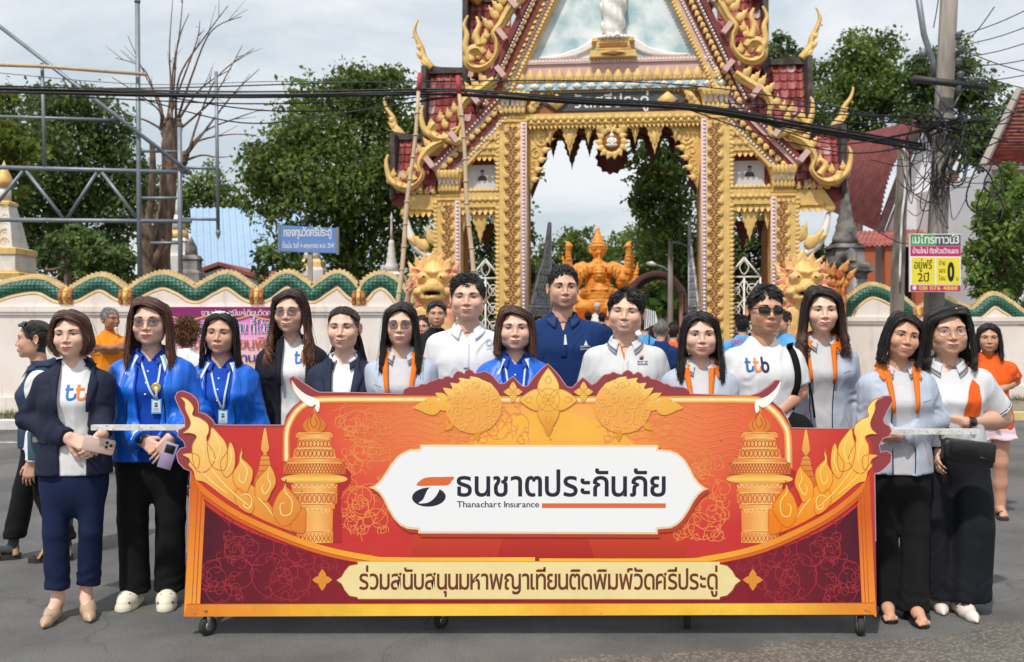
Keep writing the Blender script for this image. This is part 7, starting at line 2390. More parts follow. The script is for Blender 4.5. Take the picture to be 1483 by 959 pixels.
flat_text(rs_,'0',w*.46,w*.74,zf(.80),.40,-.0235,cols['black'],.05);flat_text(rs_,'บ.',w*.80,w*.92,zf(.80),.09,-.0235,cols['black'],.01);flat_text(rs_,'081 076 4888',-w*.66,w*.86,zf(.965),.085,-.0235,cols['yellow'],.012)
mb=MB();mb.ball((-w*.82,-.022,zf(.935)),(.035,.003,.035),10,6);mb.build('phone_dot',cols['white'],rs_)
pb=tag(empty('event_banner',P(330,474,YL-.02)),'pink and purple cloth banner with Thai welcome text hung on the left wall','banner');pb.location.z=0
s=FPX/(YL-.02);X=lambda x:(x-330)/s;Z=lambda y:CAMZ-(y-HY)/s
M_pb=bpy.data.materials.new('event_print');M_pb.use_nodes=True;t=M_pb.node_tree;b=t.nodes['Principled BSDF'];b.inputs['Roughness'].default_value=.5
tcn=t.nodes.new('ShaderNodeTexCoord');mp_=t.nodes.new('ShaderNodeMapping');mp_.vector_type='TEXTURE';mp_.inputs['Location'].default_value=(0,0,Z(445));mp_.inputs['Rotation'].default_value=(0,PI/2,0);mp_.inputs['Scale'].default_value=(1,1,Z(445)-Z(540));mp_.inputs['Scale'].default_value=(Z(445)-Z(540),1,1)
gr=t.nodes.new('ShaderNodeTexGradient');r=t.nodes.new('ShaderNodeValToRGB');t.links.new(tcn.outputs['Object'],mp_.inputs['Vector']);t.links.new(mp_.outputs['Vector'],gr.inputs['Vector']);t.links.new(gr.outputs['Fac'],r.inputs['Fac']);t.links.new(r.outputs['Color'],b.inputs['Base Color'])
el=r.color_ramp.elements;el.new(.3);el.new(.6)
for e,(p_,c_)in zip(el,((0,(222,96,190)),(.3,(236,146,212)),(.6,(242,192,212)),(1,(236,190,120)))):e.position=p_;e.color=tuple(lin(c_))+(1,)
mb=MB();mb.grid(lambda u,v:(X(243)+(X(424)-X(243))*u,-.012+.012*math.sin(u*17+v*5)*(1-v),Z(542)+(Z(444.5)-Z(542))*v),30,10);mb.build('cloth',M_pb,pb)
mp2=mat('event_purple',lin((136,34,104)),.5)
mb=MB();sw=[(243+181*i/40,456+7*abs(math.sin(i/40*PI*3)))for i in range(41)]
mb.prism([(X(243),Z(445)),*[(X(x),Z(y))for x,y in sw],(X(424),Z(445))],-.030,None);mb.build('purple_band',mp2,pb,smooth=False)
mb=MB();mb.strip([(X(x),Z(y))for x,y in sw],.02,-.031,0);mb.build('gold_edge',mat('event_gold',lin((240,180,80)),.5),pb,smooth=False)
flat_text(pb,'งานประเพณีแห่เทียนวัดศรีประดู่',X(292),X(420),Z(457),.125,-.032,M_white,.0);flat_text(pb,'ยินดีต้อนรับทุกท่าน ที่ได้ร่วม',X(257),X(408),Z(481),.24,-.0315,M_white,.045);flat_text(pb,'ยินดีต้อนรับทุกท่าน ที่ได้ร่วม',X(257),X(408),Z(481),.24,-.0325,mat('event_blue',lin((36,60,150)),.5),.0)
flat_text(pb,'บุญหล่อเทียนพิมพ์',X(262),X(412),Z(505),.25,-.032,mat('event_brown',lin((176,96,60)),.5),.01);flat_text(pb,'ขออนุโมทนาบุญ',X(280),X(410),Z(524),.2,-.032,bpy.data.materials['event_blue'],.01)
# shrines (chedi)
def chedi(name,label,px,Y,base_py,tiers,mats_=None,ang=0.,sq=True):
 mats_=MC
 """tiers: (half width px, py) from bottom to top; square below, round above when given as (.., 'r')"""
 e=tag(empty(name,P(px,474,Y),ang),label,'shrine');e.location.z=0
 s=FPX/Y;Zp=lambda y:CAMZ-(y-HY)/s
 for nm,prof,kind,m in tiers:
  mb=MB();mb.lathe([(w/s*(1.414 if kind==4 else 1),Zp(y))for w,y in prof],(0,0,0),20,sq=4 if kind==4 else None)
  mb.build(nm,mats_[m],e,smooth=kind!=4)
 return e,s,Zp
MC={'w':mat('chedi_white',lin((222,218,212)),rough=.8,col2=lin((196,190,184)),vscale=3),'g':M_gold,'k':mat('chedi_grey',lin((150,146,142)),rough=.95,col2=lin((78,76,74)),vscale=3.5,bump=.6,bscale=12,detail=8)}
e,s,Zp=chedi('chedi','large white and gold shrine tower at the left edge',6,20.5,0,[('base',[(44,600),(44,410),(42,406)],4,'w'),('gold_step',[(43,406),(45,398),(38,396),(38,394)],4,'g'),('drum',[(32,394),(31,370)],4,'w'),('gold_step',[(33,370),(33,362),(27,360)],4,'g'),('shaft',[(24,360),(19,330),(12,298)],4,'w'),('gold_step',[(14,298),(14,294),(11,292)],4,'g'),('neck',[(10,292),(9,272)],0,'w'),('finial',[(11,272),(12,262),(9,254),(5,246),(3,240),(0,232)],0,'g')])
mb=MB()
for k in range(5):
 for sx in(-1,1):V_=np.array(R_curl[0])*np.array([1,.3,1]);mb.put((V_,R_curl[1]),(sx*(.16-.012*k),-.33+.035*k,Zp(352-12*k)),k,.10,sx)
mb.build('gold_scroll',M_gold,e,kind='stuff')
e,s,Zp=chedi('chedi','small white spired shrine with orange trim behind the pollarded tree',258,25,0,[('base',[(20,540),(20,372),(18,368)],4,'w'),('drum',[(15,368),(15,352),(17,350),(14,346)],4,'w'),('gold_step',[(15,346),(14,338),(11,334)],0,'g'),('bell',[(11,334),(10,322),(7,312)],0,'w'),('finial',[(6,312),(4,300),(2.5,285),(0,262)],0,'w')])
chedi('chedi','stubby grey weathered shrine beside the small white shrine, above the wall',277,23,0,[('base',[(16,540),(16,396),(14,392)],4,'k'),('drum',[(12,392),(12,378),(14,376),(10,370)],4,'k'),('bell',[(9,370),(8,358),(4,350),(0,342)],0,'k')])
chedi('chedi','white shrine base with orange trim behind the post of the blue sign',452,24,0,[('base',[(19,540),(19,392),(17,388)],4,'w'),('gold_step',[(16,388),(15,380),(13,376)],4,'g'),('bell',[(13,376),(11,366),(7,358)],0,'w'),('finial',[(6,358),(3,345),(0,325)],0,'w')])
e,s,Zp=chedi('chedi','slender white spire with stacked rings at the end of the left naga wall',567,21,0,[('base',[(13,560),(13,402),(15,398),(11,394)],4,'w'),('bell',[(11,394),(10,384),(7,380),(7.5,376),(6,372),(6.5,368),(5,364),(5.5,360),(4,356),(4.5,352),(3,348)],0,'w'),('finial',[(2.2,348),(1.8,330),(1.6,318),(2.6,316),(1.2,312),(0,306)],0,'w')])
e,s,Zp=chedi('chedi','grey weathered stone shrine with niche, right of the gate',1224,22,0,[('base',[(32,575),(32,440),(29,436)],4,'k'),('body',[(25,436),(24,398),(31,394),(31,388),(26,382)],4,'k'),('upper_body',[(22,382),(20,362),(24,360),(18,354)],4,'k'),('bell',[(19,354),(18,345),(13,332),(14,329),(11,322),(12,319),(9,312),(10,309),(8,302),(8.5,299),(6,292),(5.4,280),(4.4,268),(0,254)],0,'k')])
mb=MB()
for y0,y1,w in((432,402,8),(380,363,6)):
 x=w/s;mb.prism([(-x,Zp(y0)),(x,Zp(y0)),(x,Zp(y1+5)),(x*.6,Zp(y1+1)),(0,Zp(y1-3)),(-x*.6,Zp(y1+1)),(-x,Zp(y1+5))],-.42,-.30,bev=.02)
mb.build('niche',MC['w'],e,smooth=False).rotation_euler=(0,0,0)
# houses
M_blueroof=mat('blue_metal_roof',lin((160,186,212)),rough=.4,var=.05,vscale=2)
M_roofr=mat('red_tile_roof',lin((156,82,76)),rough=.7,col2=lin((128,60,56)),vscale=3,bump=.3,bscale=20)
M_roofw=mat('red_tin_roof',lin((176,104,96)),rough=.6,col2=lin((150,84,78)),vscale=3)
M_hall=mat('hall_white',lin((226,226,230)),rough=.8,var=.04,vscale=2)
def ribbed(mb,a,b,c,d,n,h=.05):
 """corrugated sheet between the top edge a-b and the bottom edge d-c"""
 a,b,c,d=map(np.array,(a,b,c,d));nn=np.cross(b-a,d-a);nn=nn/np.linalg.norm(nn);nn=nn if nn[1]<0 or nn[2]>0 else-nn
 V,F=[],[]
 for i in range(4*n+1):
  t=i/(4*n);o=nn*h*(0,0,1,1)[i%4]if i<4*n else 0
  V+=[tuple(a+(b-a)*t+o),tuple(d+(c-d)*t+o)]
 F=[(2*i,2*i+1,2*i+3,2*i+2)for i in range(4*n)]
 mb.add(V,F)
Yh=34.0
h=tag(empty('long_shed',P(330,474,Yh)),'long shed with a pale blue ribbed metal roof behind the left wall','shed');h.location.z=0;o=np.array(h.location)
T_=lambda px,py,Y:tuple(np.array(P(px,py,Y))-o)
mb=MB();ribbed(mb,T_(276,302,Yh+3),T_(520,302,Yh+3),T_(540,392,Yh-2),T_(278,392,Yh-2),26);mb.build('roof',M_blueroof,h,smooth=False)
mb=MB();q0,q1=T_(280,392,Yh),T_(520,392,Yh);mb.box(q0[0],q1[0],-1.2,3,0,q0[2]+.1);mb.build('wall',M_hall,h,smooth=False)
h=tag(empty('red_roof_hut',P(325,474,29)),'low hut with a red roof and white gable in front of the blue roofed shed','house');h.location.z=0;o=np.array(h.location)
mb=MB();zr,ze=P(0,381,29).z,P(0,402,29).z
for sx in(-1,1):mb.add([(0,-.6,zr),(0,3,zr),(sx*1.6,3,ze-.15),(sx*1.6,-.6,ze-.15)],[(0,1,2,3)]);mb.add([(0,-.6,zr-.1),(0,3,zr-.1),(sx*1.6,3,ze-.25),(sx*1.6,-.6,ze-.25)],[(0,3,2,1)]);mb.add([(0,-.6,zr),(0,-.6,zr-.1),(sx*1.6,-.6,ze-.25),(sx*1.6,-.6,ze-.15)],[(0,1,2,3)])
mb.build('roof',M_roofr,h,smooth=False)
mb=MB();mb.prism([(-1.3,0),(1.3,0),(1.3,ze-.2),(0,zr-.15),(-1.3,ze-.2)],-.3,2.8);mb.build('wall',M_hall,h,smooth=False)
h=tag(empty('red_roof_hut',P(392,474,30)),'second red roof edge seen above the naga wall left of the blue sign','house');h.location.z=0
mb=MB();ze=P(0,398,30).z;zr=P(0,384,30).z
mb.add([(-1.6,0,ze),(1.5,0,ze-.25),(1.2,3,zr),(-1.0,3,zr+.1)],[(0,1,2,3)]);mb.build('roof',M_roofr,h,smooth=False)
mb=MB();mb.box(-1.1,1.0,.4,2.6,0,ze-.05);mb.build('wall',M_hall,h,smooth=False)
h=tag(empty('red_roof_hut',P(232,474,32)),'dark red roofed hut half hidden by the tree trunks at left','house');h.location.z=0
mb=MB();ze=P(0,416,32).z;zr=P(0,391,32).z;mb.add([(-1.8,0,ze),(1.2,0,ze),(.6,2.5,zr),(-1.2,2.5,zr)],[(0,1,2,3)]);mb.build('roof',M_roofr,h,smooth=False)
mb=MB();mb.box(-1.4,.9,.3,2.5,0,ze);mb.build('wall',M_hall,h,smooth=False)
Yh=31.0;s=FPX/Yh
h=tag(empty('temple_hall',P(1350,474,Yh)),'temple hall with a steep dark red roof and white gable behind the utility poles','hall');h.location.z=0;o=np.array(h.location)
T_=lambda px,py,Y=Yh:tuple(np.array(P(px,py,Y))-o)
def steep(nm,top_a,top_b,bot_b,bot_a,nx,nz,mm):
 """roof slope with rows of tiles stepped like shingles, sagging a little"""
 a,b,c,d=map(np.array,(top_a,top_b,bot_b,bot_a));mb=MB()
 sagn=np.cross(b-a,d-a);sagn=sagn/np.linalg.norm(sagn)
 sagn=sagn if sagn[1]<0 else-sagn
 for j in range(nz):
  t0,t1=j/nz,(j+1)/nz
  f=lambda t:-.55*math.sin(PI*t)
  L0,R0=a+(d-a)*t0,b+(c-b)*t0;L1,R1=a+(d-a)*t1,b+(c-b)*t1
  mb.add([tuple(L0+sagn*f(t0)*.6),tuple(R0+sagn*f(t0)*.6),tuple(R1+sagn*(f(t1)*.6+.07)),tuple(L1+sagn*(f(t1)*.6+.07)),tuple(R1+sagn*f(t1)*.6),tuple(L1+sagn*f(t1)*.6)],[(0,3,2,1),(3,5,4,2)])
 return mb.build(nm,mm,h,smooth=False)
steep('roof',T_(1335,172,Yh),T_(1236,196,Yh+8),T_(1190,300,Yh+6),T_(1272,336,Yh-.6),1,26,M_roofr)
steep('roof',T_(1335,172,Yh),T_(1330,180,Yh+8),T_(1440,330,Yh+6),T_(1414,330,Yh-.6),1,26,M_roofr)
mb=MB();mb.prism([T_(1283,334)[::2],T_(1404,334)[::2],T_(1338,192)[::2]],-.15,.1);mb.build('gable',M_hall,h,smooth=False)
mb=MB()
for a,b in(((1272,340),(1336,170)),((1414,334),(1336,170))):mb.bar(T_(*a,Yh-.5),T_(*b,Yh-.5),.32,.16)
mb.build('bargeboard',mat('hall_barge',lin((92,64,62)),rough=.8,col2=lin((58,46,46)),vscale=4),h,smooth=False)
mb=MB();ribbed(mb,T_(1236,336,Yh-.4),T_(1425,330,Yh-.4),T_(1440,352,Yh-2.2),T_(1222,358,Yh-2.2),30,.04);mb.build('lean_to_roof',M_roofw,h,smooth=False)
mb=MB();q0,q1=T_(1246,350),T_(1428,350);mb.box(q0[0],q1[0],-.1,6,0,q0[2]);mb.build('wall',mat('hall_wall',lin((206,204,206)),rough=.85,var=.06,vscale=2),h,smooth=False)
for px in(1258,1288,1332,1378,1420):
 mb=MB();q=T_(px,352,Yh-2);mb.box(q[0]-.16,q[0]+.16,q[1]-.1,q[1]+.2,0,q[2]);mb.build('column',mat('hall_column',lin((176,96,60)),.7)if 'hall_column' not in bpy.data.materials else bpy.data.materials['hall_column'],h,smooth=False)
for px in(1306,1352,1398):
 mb=MB();q=T_(px,400,Yh);mb.box(q[0]-.42,q[0]+.42,-.14,-.10,.3,q[2]+.9);f_=mb.build('window',mat('hall_window',lin((60,44,40)),.6)if 'hall_window' not in bpy.data.materials else bpy.data.materials['hall_window'],h,smooth=False)
 mb=MB()
 for sx in(-1,1):mb.box(q[0]+sx*.46-.05,q[0]+sx*.46+.05,-.18,-.12,.25,q[2]+.95)
 mb.build('frame',M_gold,f_,smooth=False)
h=tag(empty('temple_hall',P(1490,474,27)),'second temple roof of red tiles with white eaves at the right edge','hall');h.location.z=0;o=np.array(h.location)
T_=lambda px,py,Y=27.:tuple(np.array(P(px,py,Y))-o)
steep('roof',T_(1476,132,29),T_(1640,132,29),T_(1660,240,25),T_(1424,240,25),1,22,mat('orange_tile_roof',lin((150,86,74)),.8,col2=lin((118,66,60)),vscale=3))
mb=MB();mb.bar(T_(1422,243,25),T_(1660,243,25),.10,.10);mb.bar(T_(1424,240,25),T_(1476,130,29),.16,.12);mb.build('eave',mat('eave_grey',lin((150,140,132)),.8),h,smooth=False)
mb=MB();q0,q1=T_(1436,246,26),T_(1650,246,26);mb.box(q0[0],q1[0],q0[1],q0[1]+5,0,q0[2]);mb.build('wall',M_hall,h,smooth=False)
# wax figure on the parade float inside the gate
YG=33.0;s=FPX/YG
wx=tag(empty('wax_sculpture',P(866,474,YG)),'big orange wax sculpture of crowned winged figures on a float beyond the gate','sculpture');wx.location.z=0
M_wax=mat('orange_wax',lin((226,146,52)),rough=.5,var=.10,vscale=4,bump=.7,bscale=9,sss=.0)
Zw=lambda y:CAMZ-(y-HY)/s
Xw=lambda x:(x-866)/s
f=Field((-1.75,-1.2,Zw(492)),(1.75,.6,Zw(326)),.036)
def idol(cx,y0,k,py):
 """crowned head, torso, seated; k scale, py: pixel row of the chin"""
 z=Zw(py)
 f.ell((cx,y0,z+.24*k),(.22*k,.23*k,.27*k),.03)
 f.ell((cx,y0-.20*k,z+.20*k),(.07*k,.08*k,.07*k),.04)
 for q,r_ in((.40,.27),(.50,.24),(.60,.19),(.70,.14),(.80,.10),(.90,.07)):f.cone((cx,y0,z+q*k),(cx,y0,z+(q+.05)*k),r_*k,r_*k*.8,.02)
 f.cone((cx,y0,z+.9*k),(cx,y0,z+1.15*k),.05*k,.012,.02)
 for sx in(-1,1):
  f.cone((cx+sx*.24*k,y0,z+.20*k),(cx+sx*.34*k,y0+.05,z+.5*k),.05*k,.015,.02)
  f.ell((cx+sx*.09*k,y0-.19*k,z+.30*k),(.06*k,.05*k,.035*k),.01)
  f.ell((cx+sx*.09*k,y0-.24*k,z+.29*k),(.03*k,.03*k,.02*k),.0,True)
 f.ell((cx,y0-.225*k,z+.09*k),(.10*k,.03,.02*k),.0,True)
 f.cone((cx,y0,z),(cx,y0,z-.25*k),.12*k,.2*k,.05)
 f.ell((cx,y0,z-.45*k),(.50*k,.30*k,.36*k),.1);f.ell((cx,y0-.05,z-.9*k),(.42*k,.28*k,.5*k),.1)
 f.cone((cx-.3*k,y0-.26*k,z-.28*k),(cx+.3*k,y0-.26*k,z-.28*k),.05*k,.05*k,.03)
idol(0,0,1.0,374);idol(-.02,-.62,.84,410)
for sx in(-1,1):
 f.cone((sx*.5,0,Zw(386)),(sx*.95,-.1,Zw(394)),.17,.14,.06).cone((sx*.95,-.1,Zw(394)),(sx*1.0,-.2,Zw(362)),.13,.09,.05).ell((sx*.98,-.2,Zw(357)),(.12,.12,.13),.04).cone((sx*.9,-.2,Zw(356)),(sx*1.12,-.22,Zw(350)),.05,.03,.02)
 f.cone((sx*.3,-.5,Zw(424)),(sx*.85,-.6,Zw(428)),.15,.12,.06).cone((sx*.85,-.6,Zw(428)),(sx*.55,-.85,Zw(440)),.11,.08,.05)
 f.ell((sx*.62,-.35,Zw(452)),(.45,.45,.34),.08)
 for k in range(6):f.cone((sx*(.75+.05*k),.1,Zw(424-4*k)),(sx*(1.30-.02*k),.0,Zw(408-9*k)),.09,.02,.03)
 for k in range(4):f.cone((sx*(.55+.12*k),-.3,Zw(400+6*k)),(sx*(.75+.14*k),-.3,Zw(384+7*k)),.07,.02,.03)
 f.ell((sx*.74,-.45,Zw(408)),(.20,.2,.25),.03);f.ell((sx*.74,-.62,Zw(405)),(.10,.1,.13),.02);f.cone((sx*.74,-.5,Zw(400)),(sx*.76,-.5,Zw(388)),.12,.02,.03)
 f.cone((sx*.2,-.2,Zw(388)),(sx*.62,-.3,Zw(396)),.16,.13,.05);f.ell((sx*.45,-.75,Zw(446)),(.34,.3,.24),.06)
 for k in range(5):f.cone((sx*(1.0+.05*k),-.1,Zw(440-8*k)),(sx*(1.42-.03*k),-.15,Zw(420-10*k)),.10,.02,.03)
f.cone((-1.1,-.4,Zw(478)),(1.1,-.4,Zw(478)),.42,.42,.1)
f.fn(lambda p:.012*wobble(p,22,3)+.008*np.sin(p[...,2]*55),None,None,0,'disp')
V,F=f.nets();obj('figure',mesh('figure',V,F,M_wax),wx)
mb=MB()
for sx in(-1,1):
 for k in range(11):mb.put(R_kran,(sx*(.3+.09*k),-.66+.05*k,Zw(398+3*k)),-sx*(.4+.08*k),(.2,.34),sx)
 for k in range(14):mb.put(R_curl,(sx*(.2+.16*(k%7)),-.78+.05*(k%7),Zw(416+16*(k//7)+3*(k%7))),k,.11,sx)
for k in range(9):mb.put(R_lotus,(-.4+.1*k,-.36,Zw(384)-.02*abs(k-4)),PI,(.12,.16))
mb.build('flame_ornament',M_wax,wx,kind='stuff')
mb=MB();mb.box(-1.6,1.6,-1.4,2.5,.5,Zw(480));mb.box(-1.7,1.7,-1.5,2.6,.35,.5);wb=mb.build('float_bed',M_wax,wx,smooth=False)
for sx in(-1,1):
 for y in(-.9,1.8):
  mb=MB();mb.tube([(sx*1.45-.12,y,.40),(sx*1.45+.12,y,.40)],.40,16);mb.build('wheel',M['dark_sole'],wx)
  # guardian lions either side of the gate
def lion_statue(px,label):
 Y=18.2;s=FPX/Y
 e=tag(empty('guardian_lion',P(px,474,Y),-.02*(px-800)/300),label,'statue','pair of guardian lions at the gate');e.location.z=0
 z=lambda y:CAMZ-(y-HY)/s
 f=Field((-.62,-.75,.0),(.62,.55,z(362)),.022)
 f.ell((0,0,z(412)),(.36,.34,.36),0).ell((0,-.30,z(420)),(.22,.22,.13),.08).ell((0,-.44,z(414)),(.11,.09,.07),.05)
 f.ell((0,-.22,z(432)),(.24,.24,.09),.06)
 f.ell((0,-.42,z(425)),(.13,.22,.032),.02,True)
 for sx in(-1,1):
  f.ell((sx*.17,-.28,z(403)),(.13,.10,.10),.03).ell((sx*.17,-.385,z(403)),(.055,.05,.05),.0)
  f.cone((sx*.04,-.36,z(396)),(sx*.32,-.22,z(390)),.04,.03,.03)
  f.cone((sx*.34,.05,z(398)),(sx*.46,.1,z(380)),.10,.02,.04)
  f.ell((sx*.26,-.25,z(424)),(.09,.1,.09),.04)
  f.cone((sx*.10,-.42,z(424)),(sx*.10,-.43,z(428.5)),.022,.006,.0)
  f.cone((sx*.26,-.1,z(455)),(sx*.24,-.28,.05),.15,.13,.08);f.ell((sx*.24,-.36,.07),(.15,.2,.09),.04)
 f.cone((0,-.04,z(398)),(0,.0,z(384)),.27,.19,.05).cone((0,.0,z(384)),(0,.04,z(364)),.17,.015,.04);f.cone((0,.1,z(425)),(0,.15,z(500)),.36,.42,.1);f.ell((0,.2,.45),(.45,.42,.55),.1)
 f.fn(lambda p:.008*wobble(p,30,1),None,None,0,'disp')
 V,F=f.nets()
 x,yy,zz_=V.T
 gold=np.array(lin((232,190,116)));pk=np.array(lin((228,146,128)))
 t=np.clip(.5+.55*wobble(V.astype(np.float32),13,5),0,1)[:,None]*np.clip((np.abs(x)-.12)/.2,0,1)[:,None]
 C=gold+(pk-gold)*t
 C[(np.abs(np.abs(x)-.15)<.022)&(np.abs(zz_-z(403))<.02)&(yy<-.37)]=(.02,.015,.012)
 C[(np.abs(x)<.15)&(np.abs(zz_-z(425.5))<.04)&(yy<-.18)&(yy>-.46)&(np.abs(zz_-z(425.5))<.036)]=np.array(lin((96,30,30)))
 obj('body',mesh('body',V,F,M_lionp,C),e)
 mb=MB()
 for sx in(-1,1):
  for k in range(9):
   a=.4+.27*k
   mb.put(R_kran,(sx*.33*math.sin(a),-.04-.02*k,z(414)+.34*math.cos(a)),-sx*a*.85,(.15,.20),sx,lin((234,194,120))if k%2 else lin((228,146,128)))
  for k in range(5):mb.put(R_curl,(sx*(.30-.015*k),-.20,z(420+7*k)),k,.075,sx,lin((228,146,128))if k%2 else lin((234,194,120)))
 for k in range(5):mb.put(R_kran,((k-2)*.10,-.14,z(392)+.05*(2-abs(k-2))),-(k-2)*.25,(.16,.32),1,lin((234,188,124)))
 V,F,C=mb.arr();obj('mane_flame',mesh('mane_flame',V,F,M_lionp,C,False),e,kind='stuff')
 mb=MB()
 for k in range(6):mb.prism([(-.13+.05*k,z(422)),(-.10+.05*k,z(422)),(-.115+.05*k,z(424.5))],-.455,-.43)
 mb.build('tooth',M_white,e,kind='stuff')
 mb=MB();mb.box(-.6,.6,-.6,.6,0,.03);mb.build('plinth',M_plaster,e,smooth=False)
M_lionp=mat('lion_paint',attr=True,rough=.45,var=.08,vscale=12,bump=.4,bscale=30)
lion_statue(628,'gold and pink guardian lion statue left of the gate, beside the raised hand');lion_statue(1160,'gold and pink guardian lion statue right of the gate, behind the wavy haired woman')
nh=tag(empty('naga_statue',P(1203,474,19.0)),'small red and gold naga head ornament beside the right guardian lion','statue');nh.location.z=0
z=lambda y:CAMZ-(y-HY)*19/FPX
mb=MB();r_=np.random.default_rng(2)
for k in range(7):
 x=-.2+.07*k;zt=z(384+14*abs(math.sin(k*1.3)))
 mb.tube(catmull([(x,.0,.2),(x+.05*math.sin(k),-.05,z(430)),(x*1.2,-.1,(z(430)+zt)/2),(x*1.3+.03,-.05,zt)],5),[.09,.09,.085,.08,.075,.07,.065,.06,.06,.055,.05,.05,.045,.04,.03,.02],7)
 mb.put(R_kran,(x*1.3,-.14,zt-.1),(k-3)*-.2,(.14,.3))
mb.build('neck',mat('naga_red',lin((186,84,50)),rough=.5,col2=lin((214,160,80)),vscale=9),nh)
# arched tent, street lamp in the yard
tn=tag(empty('arched_tent',P(950,474,22)),'dark blue arched awning on a curved frame in the temple yard','tent');tn.location.z=0
o=np.array(tn.location);T_=lambda x,y,Y:tuple(np.array(P(x,y,Y))-o)
arc=[(914,420),(922,408),(936,399),(952,396),(968,400),(980,410),(986,424)]
A,B=catmull([T_(x,y,22.)for x,y in arc],5),catmull([T_(x+6,y+6,24.)for x,y in arc],5)
mb=MB();n=len(A);mb.add(A+B,[(i,i+1,n+i+1,n+i)for i in range(n-1)]);mb.build('canopy',mat('awning_blue',lin((52,60,92)),.8),tn)
mb=MB();mb.tube(A,.07,6);mb.tube(B,.06,6);
for q in(A[0],A[-1],B[0],B[-1]):mb.tube([q,(q[0],q[1],0)],.05,6)
mb.build('frame',mat('awning_frame',lin((150,110,96)),.6),tn)
lp=tag(empty('street_lamp',P(971,474,21.5)),'street lamp on a thin grey post with a short arm beside the awning','street lamp');lp.location.z=0
o=np.array(lp.location);T_=lambda x,y,Y=21.5:tuple(np.array(P(x,y,Y))-o)
mb=MB();mb.tube([(0,0,0),T_(971,350)],[.075,.05],8);mb.build('post',M_conc,lp)
mb=MB();mb.tube(catmull([T_(971,395),T_(960,387),T_(948,384)],5),.025,6);mb.build('arm',M_steel,lp)
mb=MB();mb.tube([T_(950,384),T_(944,382),T_(936,381.5)],[.05,.09,.05],8,sq=.6);mb.build('lamp_head',M_white,lp)
mb=MB();mb.tube(catmull([T_(971,352),T_(985,352),T_(1000,360)],5),.02,6);mb.build('arm',M_steel,lp)
# trees and shrubs
def tree(name,label,Y,blobs,trunk,col,nleaf,size,seed,group=None,cat='tree',depth=.9,limbs=True,droop=.2,trunk_r=.22,dark=.5):
 """blobs: (px, py, radius px); trunk: list of (px, py); leaves gather in small clumps round the surface of the blobs"""
 r=np.random.default_rng(seed)
 s=FPX/Y
 base=P(trunk[0][0],474,Y);base.z=0
 t=tag(empty(name,base),label,cat,group)
 o=np.array(base)
 B=np.array([np.array(P(x,y,Y+r.normal(0,.35)*rad/s))for x,y,rad in blobs]);R=np.array([rad/s for*_,rad in blobs])
 w=R**2/(R**2).sum()
 nc=max(40,nleaf//34)
 bi=r.choice(len(B),nc,p=w)
 d=r.normal(size=(nc,3));d/=np.linalg.norm(d,axis=1,keepdims=True)
 d[:,1]=d[:,1]*depth-.12
 k=r.uniform(.30,1.12,nc)**.7
 cc=B[bi]+d*(R[bi]*k)[:,None]
 tone=r.normal(0,.22,nc)
 ci=r.integers(0,nc,nleaf)
 cl=np.minimum(R[bi]*.22,.50)[ci]
 p=cc[ci]+r.normal(size=(nleaf,3))*cl[:,None]*np.array([1,1,.62])
 a=r.normal(size=(nleaf,3));a[:,2]-=droop;a/=np.linalg.norm(a,axis=1,keepdims=True)
 n=r.normal(size=(nleaf,3))+np.array([0,-.35,.9]);b=np.cross(a,n);b/=np.linalg.norm(b,axis=1,keepdims=True)+1e-9
 sz=size*r.uniform(.5,1.25,nleaf)
 V=np.stack([p,p+a*(sz*.5)[:,None]+b*(sz*.30)[:,None],p+a*sz[:,None]-np.array([0,0,1])*(sz*.12)[:,None],p+a*(sz*.5)[:,None]-b*(sz*.30)[:,None]],1).reshape(-1,3)-o
 F=np.arange(4*nleaf).reshape(-1,4)
 c=np.array(col)[None]*np.exp(tone[ci]+r.normal(0,.18,nleaf))[:,None]*(1+r.normal(0,.06,(nleaf,3)))
 yl=r.uniform(size=nleaf)<.06
 c[yl]*=np.array([1.7,1.35,.8])
 obj('crown',mesh('crown',V,F,M_leafy,np.repeat(c,4,0),False),t)
 mb=MB()
 q=catmull([tuple(np.array(P(x,y,Y))-o)for x,y in trunk],6);q[0]=(q[0][0],q[0][1],0)
 mb.tube([tuple(v)for v in q],list(np.linspace(trunk_r,trunk_r*.45,len(q))),9)
 mb.build('trunk',M_bark,t)
 if limbs:
  top=np.array(q[-1])
  for i in np.argsort(-R)[:9]:
   e=B[i]-o;st=np.array(q[int(len(q)*r.uniform(.55,.98))-1])
   mid=(st+e)/2+r.normal(0,.15,3)+np.array([0,0,-.2])
   mb=MB();qq=catmull([tuple(st),tuple(mid),tuple(e)],5);mb.tube(qq,list(np.linspace(trunk_r*.42,.025,len(qq))),6);mb.build('limb',M_bark,t)
 return t
GA,GB,GC,GD=(.132,.192,.044),(.100,.150,.042),(.145,.21,.052),(.080,.120,.040)
tree('leafy_tree','broad dense green tree filling the space left of the gate',27,[(475,170,62),(540,160,58),(425,235,62),(500,245,75),(570,230,55),(392,282,38),(450,310,62),(530,320,66),(590,310,44),(428,352,34),(470,372,46),(550,385,52),(555,130,34),(510,140,40),(380,240,36),(600,190,40),(420,190,34),(610,370,36),(372,300,20),(590,250,50)],[(505,560),(505,440),(498,360),(500,290)],GA,33000,.165,1,trunk_r=.4)
tree('leafy_tree','dark green tree at far left behind the steel frame',31,[(55,170,46),(110,165,46),(150,190,40),(70,230,58),(140,250,60),(185,235,40),(60,300,56),(125,320,62),(180,310,44),(90,370,44),(150,375,40),(200,270,34),(20,320,40),(110,140,24),(60,140,22)],[(96,540),(98,430),(94,350),(100,280)],GB,25000,.175,2,trunk_r=.34)
